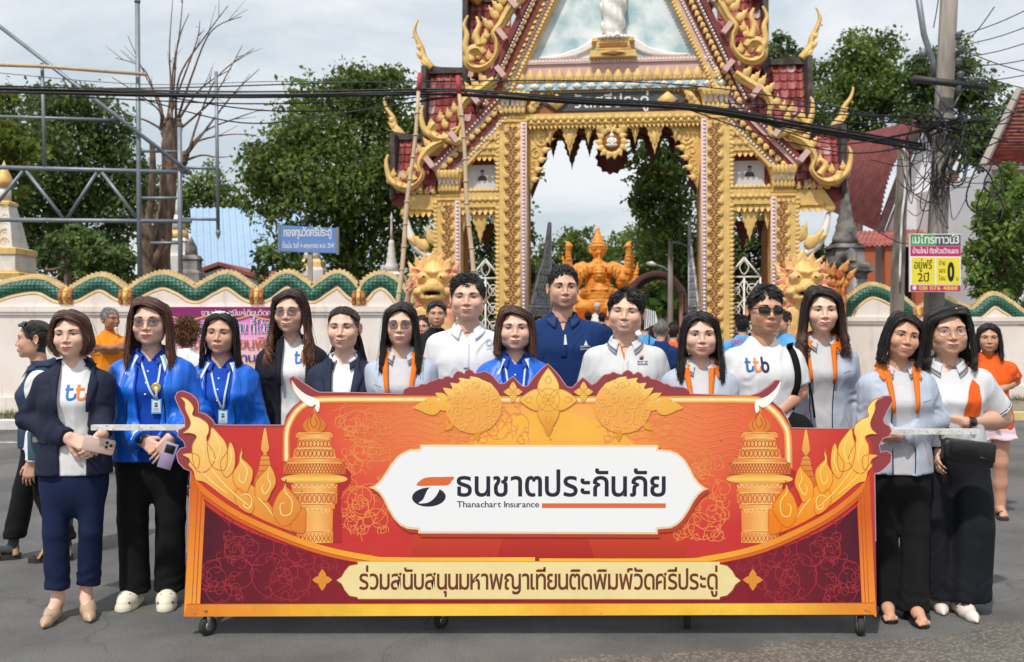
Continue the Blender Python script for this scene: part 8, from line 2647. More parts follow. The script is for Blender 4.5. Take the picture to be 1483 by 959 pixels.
tree('leafy_tree','bright yellow green tree cut off by the left edge',25,[(-10,190,46),(18,215,36),(-20,240,50),(20,250,28),(-5,160,30)],[(-40,520),(-36,380),(-20,250)],(.15,.19,.035),5000,.17,3)
tree('leafy_tree','pale green trees between the bare trunk and the broad tree',40,[(300,270,30),(330,290,30),(280,300,30),(350,320,30),(310,260,22),(250,280,30),(240,320,34)],[(300,520),(302,420),(305,320)],GC,5200,.20,4)
tree('shrub','light green bush above the naga wall beside the thin trunks',21,[(125,350,22),(145,362,22),(165,372,20),(180,390,20),(140,390,24),(112,342,14)],[(145,540),(145,470),(143,400)],(.14,.21,.07),3000,.14,5,cat='bush',limbs=False,trunk_r=.06)
tree('shrub','thin plumeria bush with sparse leaves behind the naga wall',20,[(385,375,18),(410,385,16),(430,390,14),(370,395,16),(400,365,12),(420,400,14)],[(395,540),(396,470),(398,400)],(.13,.19,.06),520,.17,6,cat='bush',limbs=True,trunk_r=.05)
tree('thin_tree','slim dark trunked tree behind the steel frame, left of the bare trunk',24,[(80,350,18),(110,372,18),(70,380,14)],[(95,560),(98,420),(98,370)],GD,700,.15,16,trunk_r=.12)
tree('leafy_tree','leafy tree seen inside the gate opening at right',25,[(960,240,40),(935,225,26),(985,270,40),(955,300,38),(995,330,40),(970,350,40),(930,290,22),(1000,220,40),(985,395,34),(1010,390,30),(950,205,26),(926,310,16)],[(998,560),(996,440),(985,360),(975,300)],GC,8200,.16,7,trunk_r=.22)
tree('leafy_tree','dark tree just inside the gate behind the left pillar',26,[(766,250,16),(768,300,16),(764,335,20),(775,390,24),(720,300,40),(720,380,44),(690,350,40),(700,420,40),(770,420,34)],[(740,560),(742,440),(745,350)],GB,5200,.16,8,trunk_r=.2)
tree('distant_trees','rounded green tree behind the orange sculpture, left of its crown',52,[(830,360,28),(805,380,30),(845,350,22),(860,385,34),(790,400,30),(820,410,30)],[(825,520),(825,450),(828,400)],GA,5200,.26,9)
tree('distant_trees','rounded green tree behind the orange sculpture, right of its crown',54,[(905,365,28),(930,350,26),(950,370,30),(890,390,28),(925,395,30),(965,400,28)],[(925,520),(925,450),(925,400)],GC,5200,.26,10)
tree('leafy_tree','tall round crowned tree behind the roofs right of the gate',46,[(1235,85,36),(1270,80,34),(1205,110,32),(1250,130,44),(1210,160,40),(1290,120,30),(1270,170,40),(1300,160,26),(1190,190,30),(1235,210,36),(1205,225,26)],[(1240,520),(1240,330),(1244,230)],GA,11000,.26,11,trunk_r=.4)
tree('leafy_tree','dark tree crown behind the top of the tall utility pole',44,[(1350,105,34),(1385,80,28),(1395,120,34),(1345,150,36),(1395,165,34),(1420,140,26),(1330,120,22),(1330,185,28),(1400,200,30)],[(1375,520),(1375,330),(1372,220)],GB,8500,.25,12,trunk_r=.35)
tree('leafy_tree','small tree top above the second roof tier right of the gate',42,[(1130,66,18),(1112,78,16),(1150,80,16),(1125,90,20)],[(1130,520),(1130,330),(1130,110)],GB,1500,.24,13)
tree('shrub','bright green leafy tree in front of the white hall at the right edge',20.8,[(1445,290,30),(1470,268,26),(1425,312,22),(1450,330,36),(1485,310,40),(1420,350,24),(1455,375,36),(1490,370,40),(1408,335,15),(1436,402,28),(1478,410,34),(1410,372,18),(1424,420,18),(1460,432,22),(1405,395,12),(1462,250,14)],[(1468,600),(1467,480),(1462,400),(1458,340)],(.17,.26,.06),6200,.16,14,cat='tree',trunk_r=.09)
tree('leafy_tree','dark tree between the temple roofs at the upper right',40,[(1440,180,24),(1430,215,24),(1460,200,22),(1415,230,22),(1470,150,16)],[(1440,520),(1440,400),(1440,250)],GB,2600,.24,15)
tree('shrub','low dark hedge bush under the eaves beside the right outer pillar',24,[(1190,380,20),(1180,360,16),(1205,400,20),(1185,410,24)],[(1190,560),(1190,450)],GD,1500,.16,17,cat='bush',limbs=False,trunk_r=.06)
tree('leafy_tree','dark foliage behind the right side bay of the gate',27,[(1090,330,36),(1080,380,40),(1110,390,36),(1060,420,40),(1100,430,40),(1040,360,34)],[(1085,560),(1086,450),(1086,380)],GD,5600,.18,18,trunk_r=.2)
def far_wood():
 r=np.random.default_rng(77);n=26000
 x=r.uniform(-95,130,n);y=r.uniform(78,92,n)
 top=5.4+1.3*np.sin(x*.21)+.9*np.sin(x*.53+1)+.5*np.sin(x*1.3)
 z=top*r.uniform(0,1,n)**.55
 p=np.stack([x,y,z],1);a=r.normal(size=(n,3));a/=np.linalg.norm(a,axis=1,keepdims=True);b=np.cross(a,r.normal(size=(n,3))+np.array([0,-.4,.8]));b/=np.linalg.norm(b,axis=1,keepdims=True)
 sz=r.uniform(.5,1.1,n)[:,None]
 V=np.stack([p-a*sz,p+b*sz*.7,p+a*sz,p-b*sz*.7],1).reshape(-1,3)
 c=np.array(GA)[None]*np.exp(r.normal(0,.25,n))[:,None]
 obj('far_wood',mesh('far_wood',V,np.arange(4*n).reshape(-1,4),M_leafy,np.repeat(c,4,0),False),kind='stuff')
far_wood()
# the people in the front row, from the picture's left
BK,BR,DB=(.011,.009,.008),(.070,.031,.019),(.034,.018,.013)
c=person('woman with brown bob in navy suit over white tee with blue and orange letters',107,515,66,5.20,.16,dict(skin=SKL,hairc=BR,lip=(.40,.13,.11),open=.0036,frown=.5,smile=.25,roll=-.05,yaw=-.05,hair=dict(kind='long',len=.118,part=-.015,inward=.9,vol=1.03)),sw=.165,bust=.015)
set_arms(c,L=((149,600,.02),(149,628,-.13)),R=((38,606,.05),(98,633,-.12)))
T2=blazer(c,'navy_wool',(.082,.064,.024),'tee',.20,.055)
ttb_logo(c,92,136,581,556)
c.bvh=c.bvh_out
skin_chest(c)
hands(c,R=dict(d=(.95,-.15,-.42),n=(.1,.8,-.5),curl=.30,curls=(.2,.28,.38,.45),thumb=-1),L=dict(d=(-.55,-.3,-.75),n=(-.5,.8,.2),curl=.45,thumb=1))
H=c.H
f1,f2=loc(c,82,880,-.02),loc(c,126,868,.06)
legs=[((-.085,.01,.5*H),(-.085,-.02,.28*H),(f1[0],.0,.15)),((.085,.01,.5*H),(.085,-.01,.28*H),(f2[0]+.01,.05,.17))]
cloth(c,'trousers',trousers(H,c.hip+.004,legs,c.T.hem+.12,.155,(.082,.061,.058),.009,.003,2),'navy_trouser')
f=Field((-.3,-.3,-.01),(.3,.2,.32),.005)
for p,yaw,lz in((f1,-.05,0),(f2,.32,0)):
 foot_skin(f,(p[0],p[1]-.02),yaw,.006,.055,(p[0],p[1]+.03,.26),False)
add_body(c,*f.nets())
for p,yaw in((f1,-.05),(f2,.32)):
 f=Field((p[0]-.14,p[1]-.26,-.01),(p[0]+.14,p[1]+.12,.14),.0045)
 cs,sn=math.cos(yaw),math.sin(yaw)
 R=lambda x,y,z:np.array([p[0]+x*cs-(y-.02)*sn,p[1]+x*sn+(y-.02)*cs,z])
 f.cone(R(0,.045,.088),R(0,-.05,.050),.034,.034,.02).cone(R(0,-.05,.040),R(0,-.13,.026),.039,.027,.02).cone(R(0,-.13,.024),R(0,-.175,.018),.027,.010,.02)
 f.ell(R(0,-.01,.115),(.029,.085,.058),.006,True)
 f.cone(R(0,.058,.07),R(0,.062,.0),.024,.008,.012)
 f.fn(lambda q:.001-q[...,2],None,None,0,'and')
 sh=cloth(c,'shoe',f.nets(),'beige_leather')
 mb=MB();q=R(0,-.118,.052)
 mb.tube([q+np.array([.018*math.cos(t),.012*math.sin(t),.002*math.cos(2*t)])for t in np.linspace(0,2*PI,15)],.003,5)
 mb.build('shoe_buckle',M['gold_trim'],sh)
finish_body(c)
W1=c
q=c.root.matrix_basis@Vector(loc(c,141,644,-.19))
ph=tag(empty('phone',c.root.location+Matrix.Rotation(c.rz,3,'Z')@Vector(loc(c,143,645,-.215)),.25),'rose mobile phone with three lenses held by the woman in the navy suit','phone')
mb=MB();mb.prism([(-.078+u,-.038+v)for u,v in((.008,0),(.148,0),(.156,.008),(.156,.068),(.148,.076),(.008,.076),(0,.068),(0,.008))],-.004,.004,bev=.0015)
mb.build('phone_case',M['phone_rose'],ph)
mb=MB();mb.prism([(.028,-.012),(.070,-.012),(.070,.034),(.028,.034)],-.0065,-.004,bev=.001);mb.build('camera_plate',M['phone_rose'],ph)
for x,z in((.039,.022),(.039,.000),(.060,.011)):
 mb=MB();mb.tube([(x,-.0095,z),(x,-.006,z)],[.0075,.0082],14);mb.build('camera_lens',M['lens_dark'],ph)
ph.rotation_euler=(0,math.radians(12),.1)
bg_=tag(empty('shoulder_bag',c.root.location+Vector((-.27,.16,.80))),'grey teal cloth bag hanging behind the woman in the navy suit','bag')
mb=MB();mb.prism([(-.07,0),(.07,-.01),(.075,.24),(.05,.27),(-.05,.27),(-.075,.24)],-.03,.04,bev=.012);mb.build('bag_body',M['teal_bag'],bg_)
mb=MB();mb.tube(catmull([(-.05,0,.25),(.0,.01,.42),(.12,.03,.66),(.20,.02,.70)],6),.009,6);mb.build('strap',M['teal_bag'],bg_)
mb=MB();mb.box(-.012,.03,-.052,-.03,.16,.205);mb.build('tag_box',M['white_leather'],bg_,smooth=False);bg_.scale=(.62,.62,.62)
c=person('woman in blue jacket with gold medal and badge, tinted glasses, black trousers',220,498,68,5.45,.12,dict(skin=SKL,hairc=(.075,.028,.018),lip=(.48,.06,.06),smile=.15,open=.0048,browz=.020,fw=1.02,yaw=-.03,hair=dict(kind='long',len=.25,part=-.03,vol=1.04,front=.55,tip=(.11,.042,.026))),sw=.185,bust=.035,belly=.02,hip=.175)
set_arms(c,L=((291,596,.04),(247,634,-.17)),R=((153,600,.04),(206,637,-.17)))
blue_jacket(c,(.085,.050,.02))
c.bvh2=c.bvh;lanyard(c,float(loc(c,226,575,-.14)[0]),float(loc(c,226,578,-.14)[2]),medal=float(loc(c,225,562,-.14)[2]))
c.bvh=c.bvh_out;chest_text(c,['TQ'],183,543,.030,.020,(.8,.82,.85));c.bvh=c.bvh2
skin_chest(c)
hands(c,R=dict(d=(.78,-.2,-.55),n=(.1,.9,-.2),curl=.35,thumb=1),L=dict(d=(-.55,-.25,-.78),n=(-.2,.9,.1),curl=.35,thumb=1))
watch(c,c.arms[-1][2]+np.array([.014,0,-.006]),c.arms[-1][2]-c.arms[-1][1],.032)
f1,f2=loc(c,188,872,-.05),loc(c,242,870,-.05)
legs=[((-.09,.01,.5*c.H),(-.098,-.01,.28*c.H),(f1[0]+.02,.0,.08)),((.09,.01,.5*c.H),(.10,-.01,.28*c.H),(f2[0],.0,.08))]
cloth(c,'trousers',trousers(c.H,c.hip+.004,legs,c.T.hem+.12,.075,(.098,.080,.082),.009,.0035,4),'black_cloth')
f=Field((-.3,-.25,-.01),(.3,.2,.25),.006)
for p,yaw in((f1,-.12),(f2,.12)):foot_skin(f,(p[0],p[1]+.04),yaw,.02,0.,(p[0],p[1]+.09,.2),False)
add_body(c,*f.nets())
for p,yaw in((f1,-.12),(f2,.12)):
 f=Field((p[0]-.14,p[1]-.2,-.01),(p[0]+.14,p[1]+.19,.14),.0045)
 cs,sn=math.cos(yaw),math.sin(yaw)
 R=lambda x,y,z:np.array([p[0]+x*cs-(y+.04)*sn,p[1]+x*sn+(y+.04)*cs,z])
 f.cone(R(0,.03,.035),R(0,-.07,.045),.040,.050,.02).cone(R(0,-.07,.045),R(0,-.12,.036),.052,.042,.02)
 f.cone(R(0,.04,.012),R(0,-.07,.012),.044,.052,0).cone(R(0,-.07,.012),R(0,-.125,.014),.054,.046,0)
 f.ell(R(0,.05,.085),(.036,.075,.055),.006,True)
 f.fn(lambda q:.001-q[...,2],None,None,0,'and')
 sh=cloth(c,'shoe',f.nets(),'cream_rubber')
 mb=MB()
 for i,(x,y)in enumerate(((-.024,-.10),(0,-.105),(.024,-.10),(-.03,-.075),(-.010,-.08),(.012,-.08),(.032,-.075),(-.02,-.055),(.0,-.055),(.02,-.055))):
  q=R(x,y,.093-.5*abs(x)**1.5-.25*abs(y+.07));mb.ball(q,(.0055,.0055,.003),8,5)
 for x in(-.036,-.014,.014,.036):mb.ball(R(x,-.157+abs(x)*.42,.048),(.006,.004,.006),8,5)
 mb.build('vent_hole',M['black_plastic'],sh,kind='stuff')
 mb=MB();mb.tube(catmull([R(-.048,-.02,.062),R(-.046,.04,.075),R(0,.085,.08),R(.046,.04,.075),R(.048,-.02,.062)],5),.008,6);mb.build('heel_strap',M['yellow_plastic'],sh)
finish_body(c);glasses(c.root,c.a,'tint')
W2=c
ph=tag(empty('phone',c.root.location+Matrix.Rotation(c.rz,3,'Z')@Vector(loc(c,243,660,-.20)),.2),'lilac mobile phone in the hand of the woman with the gold medal','phone')
mb=MB();mb.prism([(-.036,-.07),(.036,-.07),(.036,.07),(-.036,.07)],-.004,.004,bev=.002);mb.build('phone_case',M['phone_lilac'],ph)
mb=MB();mb.prism([(-.024,.015),(.024,.015),(.024,.058),(-.024,.058)],-.007,-.004,bev=.001);mb.build('camera_plate',M['black_plastic'],ph)
ph.rotation_euler=(0,math.radians(18),.2)
c=person('woman with half tied black hair in blue jacket with badge on blue lanyard',321,511,61,5.62,.10,dict(skin=SKM,hairc=BK,lip=(.42,.14,.12),open=.004,fw=.98,jw=.9,roll=.04,yaw=-.06,hair=dict(kind='back+long',len=.24,tail=.2,part=.0,face=.0,n=90,front=-.2)),sw=.165)
set_arms(c)
blue_jacket(c,(.080,.045,.0))
lanyard(c,float(loc(c,322,600,-.13)[0]),float(loc(c,322,594,-.13)[2]))
skin_chest(c);hands(c,fine=False);simple_legs(c);finish_body(c)
mb=MB()
for k in range(7):
 u=(k-3)/3
 q=head_pose(np.array([[.052*u,-.045+.02*abs(u),.112-.018*u*u]]),c.a,False)[0]*c.hs+np.array(c.a['hc'])
 mb.ball(q,(.016,.012,.013),8,6)
mb.build('hair_bow',M['white_cotton'],c.root)
c=person('tall woman with wavy brown hair and glasses in black open blazer over white tee',423,481,64,5.88,.05,dict(skin=SKL,hairc=(.030,.014,.011),lip=(.42,.14,.12),smile=1.1,open=.0042,fw=.97,jw=.90,yaw=-.12,hair=dict(kind='long',len=.30,part=.02,curl=.9,vol=1.04,tip=(.16,.060,.030))),sw=.170,bust=.02)
set_arms(c)
blazer(c,'ink_blazer',(.075,.075,.03),'tee',.22,.05)
ttb_logo(c,424,454,528,508)
skin_chest(c);hands(c,fine=False);simple_legs(c);finish_body(c);glasses(c.root,c.a,'tint')
c=person('woman with hair drawn back in slate blue blazer over white polo with navy collar',499,505,64,5.50,-.03,dict(skin=SKL,hairc=DB,lip=(.42,.10,.09),smile=1.1,open=.0042,browt=.0034,yaw=.0,hair=dict(kind='back',tail=.23)),sw=.170,bust=.02)
set_arms(c)
blazer(c,'slate_blazer',(.075,.030,.01),'polo',.27,.062)
buttons(c,.01,[c.zs-.09,c.zs-.15],r=.004)
c.bvh=c.bvh_out
for i,col in enumerate((lin((40,120,160)),lin((220,120,60)))):
 q=loc(c,486+2.5*i,524+1.5*i,-.13)
 decal(c,'lapel_pin',[(q[0]-.012,q[2]+.001),(q[0]+.008,q[2]+.012),(q[0]+.010,q[2]+.009),(q[0]-.010,q[2]-.002)],[(0,1,2,3)],.018,col)
skin_chest(c);hands(c,fine=False);simple_legs(c);finish_body(c)
for s in(-1,1):
 mb=MB();q=head_pose(np.array([[s*.076,-.005,-.036]]),c.a,False)[0]*c.hs+np.array(c.a['hc']);mb.ball(q,.006,8,6);mb.build('earring',M['gold_trim'],c.root)
c=person('woman with long straight black hair and round tinted glasses in grey orange collar jacket',581,499,61,5.45,.02,dict(skin=SKL,hairc=BK,lip=(.42,.14,.13),open=.0048,fw=.95,jw=.88,hair=dict(kind='long',len=.42,part=.008,vol=1.0,front=.75,n=240)),sw=.162)
set_arms(c);grey_jacket(c,(.080,.05,.0));skin_chest(c);hands(c,fine=False);simple_legs(c);finish_body(c);glasses(c.root,c.a,'tint')
c=person('man with swept black hair in plain white polo shirt with small round emblem',678,461,64,5.85,-.04,dict(skin=SKL*np.array([1,.97,.95]),hairc=BK,lip=(.40,.17,.14),fw=1.10,jw=1.20,browt=.0036,open=.0040,nose=1.1,smile=.35,neck=1.12,hair=dict(kind='short',top=.050,side=.018,comb=(-.85,.35,.15),lift=.22,mess=.20)),sw=.205,bust=.01,belly=.02)
set_arms(c);polo(c,'white_pique',lambda u,t:lin((236,236,238)),vneck=(.10,.045),rad=(.070,.072,.05))
placket(c,.0,c.zs-.20,c.zs-.055,.032)
q=loc(c,708,497,-.13)
for r_ in(.020,.012):
 mb=MB();mb.strip([(q[0]+r_*math.cos(u),q[2]+r_*math.sin(u))for u in np.linspace(0,2*PI,18)[:-1]],.0025,0,0,closed=True);v,f,_=mb.arr();decal(c,'emblem',[(a_[0],a_[2])for a_ in v],f,.003,(.08,.13,.25))
chest_text(c,['มูลนิธิ'],708,506,.035,.008,(.15,.2,.3))
skin_chest(c);bare_arms(c);hands(c,fine=False);simple_legs(c);finish_body(c)
c=person('woman with straight brown shoulder length hair in blue jacket with striped collar',746,505,63,5.52,.0,dict(skin=SKL,hairc=(.075,.036,.024),lip=(.42,.15,.13),open=.0042,fw=1.06,jw=1.10,smile=.2,hair=dict(kind='long',len=.155,part=-.03,vol=1.0,inward=.3,face=.2)),sw=.172,bust=.02)
set_arms(c);blue_jacket(c,(.080,.045,.0));lanyard(c,.01,c.zs-.36);skin_chest(c);hands(c,fine=False);simple_legs(c);finish_body(c)
c=person('tall man with short dark swept back hair in navy blue polo shirt',815,445.6,61,6.10,.0,dict(skin=SKM,hairc=BK,lip=(.38,.16,.13),fw=1.0,jw=1.1,browt=.0044,open=.0046,nose=1.02,neck=1.14,stubble=.22,yaw=.08,hair=dict(kind='short',top=.040,side=.012,comb=(.25,.9,.1),lift=.30,mess=.14)),sw=.215,bust=.012,belly=.012)
set_arms(c);polo(c,'navy_polo',lambda u,t:lin((20,52,104)),vneck=(.13,.042),rad=(.074,.074,.055))
placket(c,.0,c.zs-.21,c.zs-.085,.034,'navy_polo')
q=loc(c,849,505,-.13)
chest_text(c,['เมืองไทย','อุบลราชธานี'],848,503,.062,.012,(.72,.78,.85),gap=1.25)
decal(c,'emblem',[(q[0]-.014,q[2]+.018),(q[0]+.014,q[2]+.018),(q[0]+.006,q[2]+.034),(q[0],q[2]+.05),(q[0]-.006,q[2]+.034)],[(0,1,2,3,4)],.003,(.72,.78,.85))
q=loc(c,819,492,-.13)
decal(c,'zip_print',[(q[0]-.010,q[2]-.03),(q[0]+.010,q[2]-.03),(q[0]+.004,q[2]+.03),(q[0]-.004,q[2]+.03)],[(0,1,2,3)],.0055,(.62,.66,.74))
skin_chest(c);bare_arms(c,r0=.053,r1=.045);hands(c,fine=False);simple_legs(c);finish_body(c)
c=person('smiling man with parted black hair in pale grey polo shirt with dark tipped collar',905,481.5,62,5.70,-.08,dict(skin=SKL*np.array([1,.97,.95]),hairc=BK,lip=(.42,.17,.15),fw=1.15,jw=1.22,open=.0030,teeth=.0042,smile=1.0,nose=1.15,fold=.4,neck=1.12,yaw=-.10,roll=.06,hair=dict(kind='short',top=.060,side=.024,comb=(.75,.35,.05),fringe=1.0,part=-.004,lift=.20,mess=.10,line=.058)),sw=.195,bust=.015,belly=.03)
set_arms(c)
polo(c,'pale_polo',lambda u,t:(.03,.03,.035)if .84<u<.92 else lin((214,214,216)),vneck=(.11,.040),rad=(.070,.072,.055),front=.5)
placket(c,.0,c.zs-.20,c.zs-.07,.030,'pale_polo')
V,F=patch(c.bvh,[(-.034,c.zs+.03),(-.006,c.zs-.075),(-.002,c.zs-.03),(-.016,c.zs+.03)],.004,c.T,.008)
obj('facing',mesh('facing',V,F,M['orange_lining']),c.root)
t_mark(c,930,518,.028);chest_text(c,['ธนชาต','ประกันภัย'],931,525,.058,.013,(.05,.055,.08),gap=1.1,bold=.03)
skin_chest(c);bare_arms(c);hands(c,fine=False);simple_legs(c);finish_body(c)
c=person('round faced woman with long black hair and hair band in grey orange collar jacket',1013,515,64,5.42,-.06,dict(skin=SKL,hairc=BK,lip=(.50,.16,.15),open=.0052,fw=1.07,jw=1.14,smile=.55,hair=dict(kind='long',len=.27,part=-.012,vol=1.0,front=.8,face=-.1)),sw=.165,bust=.02)
set_arms(c);grey_jacket(c,(.066,.03,-.01))
c_logo=lambda x,y,w=.05:(t_mark(c,x,y-7,w*.5),chest_text(c,['ธนชาต','ประกันภัย'],x,y,w,.012,(.05,.055,.08),gap=1.1,bold=.03))
c_logo(1029,536,.04)
skin_chest(c);hands(c,fine=False);simple_legs(c);finish_body(c)
mb=MB();pts=[head_pose(np.array([[math.sin(u)*.094,-.03+.0*u,.028+math.cos(u)*.096]]),c.a,False)[0]*c.hs+np.array(c.a['hc'])for u in np.linspace(-1.3,1.3,24)]
mb.tube(pts,.0045,6);mb.build('hair_band',M['black_plastic'],c.root)
c=person('man in dark sunglasses and white tee with three coloured letters, black strap on shoulder',1105,481,68,5.50,.04,dict(skin=SKT,hairc=BK,lip=(.36,.16,.13),fw=1.0,jw=1.06,browt=.0038,nose=1.08,neck=1.1,stubble=.12,roll=.03,yaw=.06,hair=dict(kind='short',top=.050,side=.016,comb=(.8,.2,.1),fringe=.9,part=-.02,lift=.20,mess=.18,line=.060)),sw=.192,bust=.008)
set_arms(c,L=((1158,568,.0),(1118,606,-.10)))
T2=Torso(c.zs,c.sw,c.H,c.bust,c.belly,c.hip,grow=.004,hem=c.T.hem)
cloth(c,'tee_shirt',garment(T2,c.arms,'short',(.066,.068,.05),wr=.0045,seed=3,short=.78),'white_cotton',True)
mb=MB();mb.tube([(math.sin(u)*.069,.018+math.cos(u)*.062,c.zs+.040-.030*(1-math.cos(u))*.5)for u in np.linspace(0,2*PI,28)],.0065,6,caps=False);mb.build('neckband',M['white_cotton'],c.root)
ttb_logo(c,1081,1114,540,517)
skin_chest(c);bare_arms(c,(-1,1),.052,.046);hands(c,fine=False);simple_legs(c);finish_body(c);glasses(c.root,c.a,'dark')
pk=tag(empty('backpack',c.root.location+Vector((.16,-.03,c.zs-.44))),'black bag slung from the shoulder of the man in the white tee','bag')
f=Field((-.2,-.16,-.3),(.24,.16,.18),.010)
f.ell((0,0,-.03),(.12,.085,.12),0).ell((.03,-.05,-.06),(.085,.06,.07),.02)
f.fn(lambda p:.005*wobble(p,22,2),None,None,0,'disp')
V,F=f.nets();obj('bag_body',mesh('bag_body',V,F,M['black_cloth']),pk)
v=[]
for u in np.linspace(0,1,16):
 x=.135+.03*math.sin(u*PI);z=c.zs+.030-u*.36
 hit=c.bvh.ray_cast(Vector((x,-.6,z)),Vector((0,1,0)))[0]
 y=(hit.y if hit else-.05)-.008
 v.append((x-.16,y+.03,z-(c.zs-.44)))
V,F=ribbon3(v,.036);solid(obj('strap',mesh('strap',V,F,M['black_cloth']),pk),.004,0)
c=person('tall woman with wavy reddish brown hair in grey jacket with orange lapel',1189,480,64,5.74,-.06,dict(skin=SKL*1.06,hairc=(.020,.011,.009),lip=(.46,.10,.10),smile=.9,fw=.98,jw=.90,open=.0042,yaw=-.06,hair=dict(kind='long',len=.26,part=-.025,curl=.9,vol=1.10,tip=(.085,.030,.016),lift=.006)),sw=.170,bust=.02)
set_arms(c);grey_jacket(c,(.075,.055,-.025),.06);c_logo(1217,510,.05)
skin_chest(c);hands(c,fine=False);simple_legs(c);finish_body(c)
mb=MB();v=[loc(c,x,y,d)for x,y,d in((1168,500,-.12),(1170,540,-.15),(1176,575,-.15),(1180,605,-.14))]
mb.tube(catmull(v,5),.006,6);mb.build('bag_strap',M['black_cloth'],c.root)
c=person('woman with tilted head and black chin length hair in grey jacket holding the rail',1300,517,66,5.25,-.10,dict(skin=SKT*1.05,hairc=BK,lip=(.46,.18,.15),smile=.5,fw=.97,jw=.9,open=.0038,roll=.16,yaw=.05,frown=.3,hair=dict(kind='long',len=.16,part=-.02,vol=1.02,inward=.4,face=.1)),sw=.160,bust=.02,hip=.158)
set_arms(c,L=((1362,606,.02),(1302,633,-.14)),R=((1256,612,.04),(1262,650,.0)))
grey_jacket(c,(.068,.055,.0),.06);c_logo(1322,563,.052)
skin_chest(c);hands(c,L=dict(d=(-1,-.1,-.1),n=(0,.4,.9),curl=.7,thumb=-1),R=dict(fine=False))
dd=c.arms[1][2]-c.arms[1][1]
watch(c,c.arms[1][2]-dd/np.linalg.norm(dd)*.02,dd,.031,face=(0,-1,-.2),sz=.017)
f1,f2=loc(c,1286,880,-.06),loc(c,1326,893,-.14)
legs=[((-.08,.01,.5*c.H),(-.075,-.01,.28*c.H),(f1[0]+.01,f1[1]+.06,.06)),((.08,.01,.5*c.H),(.08,-.03,.28*c.H),(f2[0]-.0,f2[1]+.06,.06))]
cloth(c,'trousers',trousers(c.H,c.hip+.002,legs,c.T.hem+.12,.052,(.086,.072,.082),.009,.004,6),'black_cloth')
def sandal(c,p,yaw):
 f=Field((p[0]-.12,p[1]-.2,-.01),(p[0]+.12,p[1]+.16,.2),.0042)
 foot_skin(f,(p[0],p[1]+.03),yaw,.012,.03,(p[0],p[1]+.07,.17))
 add_body(c,*f.nets())
 cs,sn=math.cos(yaw),math.sin(yaw)
 R=lambda x,y,z:np.array([p[0]+x*cs-(y+.03)*sn,p[1]+x*sn+(y+.03)*cs,z])
 out=[(-.036,-.13),(-.018,-.152),(.012,-.148),(.034,-.125),(.040,-.08),(.030,0),(.033,.05),(0,.08),(-.033,.05),(-.030,0),(-.040,-.08)]
 mb=MB()
 lo=[tuple(R(x,y,.001))for x,y in out];hi=[tuple(R(x,y,.016+max(0,.03*(y+.05)/.13)))for x,y in out]
 n=len(out)
 mb.add(lo+hi,[tuple(range(n))[::-1],tuple(n+i for i in range(n))]+[(i,(i+1)%n,n+(i+1)%n,n+i)for i in range(n)])
 o=mb.build('shoe',M['black_leather'],c.root,smooth=False)
 mb=MB();mb.tube(catmull([R(-.036,-.10,.014),R(-.02,-.10,.048),(R(.012,-.103,.050)),R(.036,-.095,.014)],5),.0042,6)
 mb.tube(catmull([R(-.032,.03,.05),R(-.02,-.01,.085),R(.02,-.01,.085),R(.032,.03,.05)],5),.004,6);mb.build('strap',M['black_leather'],o)
sandal(c,f1,-.1);sandal(c,f2,.08)
finish_body(c)
W14=c
c=person('woman with glasses and black hair in pale polo with orange side panel and wide trousers',1370,512,70,5.38,-.16,dict(skin=SKM,hairc=BK,lip=(.40,.10,.12),fw=1.13,jw=1.20,open=.0046,smile=.35,neck=1.05,yaw=.06,roll=-.03,hair=dict(kind='long',len=.20,part=.03,vol=1.06,inward=.1,face=.1)),sw=.192,bust=.045,belly=.04,hip=.205)
set_arms(c,L=((1452,606,.02),(1398,612,-.16)),R=((1345,610,.06),(1352,650,-.06)))
TRIM=[(-.030,-.022,(.72,.72,.74)),(-.022,-.016,(.05,.05,.06)),(-.016,-.008,(.72,.72,.74)),(-.008,-.002,lin((80,60,50)))]
T2=polo(c,'pale_polo',lambda u,t:(.03,.03,.04)if .84<u<.92 else lin((214,214,218)),rad=(.080,.080,.06),short=.80,trim=TRIM,hem=c.H*.545)
q=lambda x,y:tuple(loc(c,x,y,-.17)[[0,2]])
for poly in([q(1415,550),q(1424,560),q(1422,604),q(1395,608),q(1398,590),q(1404,570)],):
 V,F=patch(c.bvh,poly,.004,c.T,.010);obj('side_panel',mesh('side_panel',V,F,M['orange_panel']),c.root)
chest_text(c,['ธนชาตประกันภัย'],1390,535,.095,.016,(.08,.085,.11),bold=.02)
skin_chest(c);bare_arms(c,(-1,1),.060,.050)
hands(c,L=dict(d=(-1,.05,.02),n=(0,.9,.3),curl=.25,thumb=1,r0=.047),R=dict(fine=False))
dd=c.arms[1][2]-c.arms[1][1]
watch(c,c.arms[1][2]-dd/np.linalg.norm(dd)*.02,dd,.034,face=(.1,-1,.1),sz=.023)
f1,f2=loc(c,1360,872,-.02),loc(c,1396,895,-.15)
legs=[((-.10,.01,.5*c.H),(-.11,-.02,.28*c.H),(-.07,.0,.07)),((.10,.01,.5*c.H),(.12,-.05,.28*c.H),(f2[0]+.02,f2[1]+.09,.07))]
cloth(c,'wide_trousers',trousers(c.H,c.hip+.012,legs,c.H*.60,.07,(.115,.118,.135),.010,.008,8,waist=.17,depth=.125),'black_wide')
f=Field((-.3,-.4,-.01),(.35,.2,.25),.006)
for p,yaw in((f1,-.1),(f2,.15)):foot_skin(f,(p[0],p[1]+.03),yaw,.012,0.,(p[0],p[1]+.09,.2),False)
add_body(c,*f.nets())
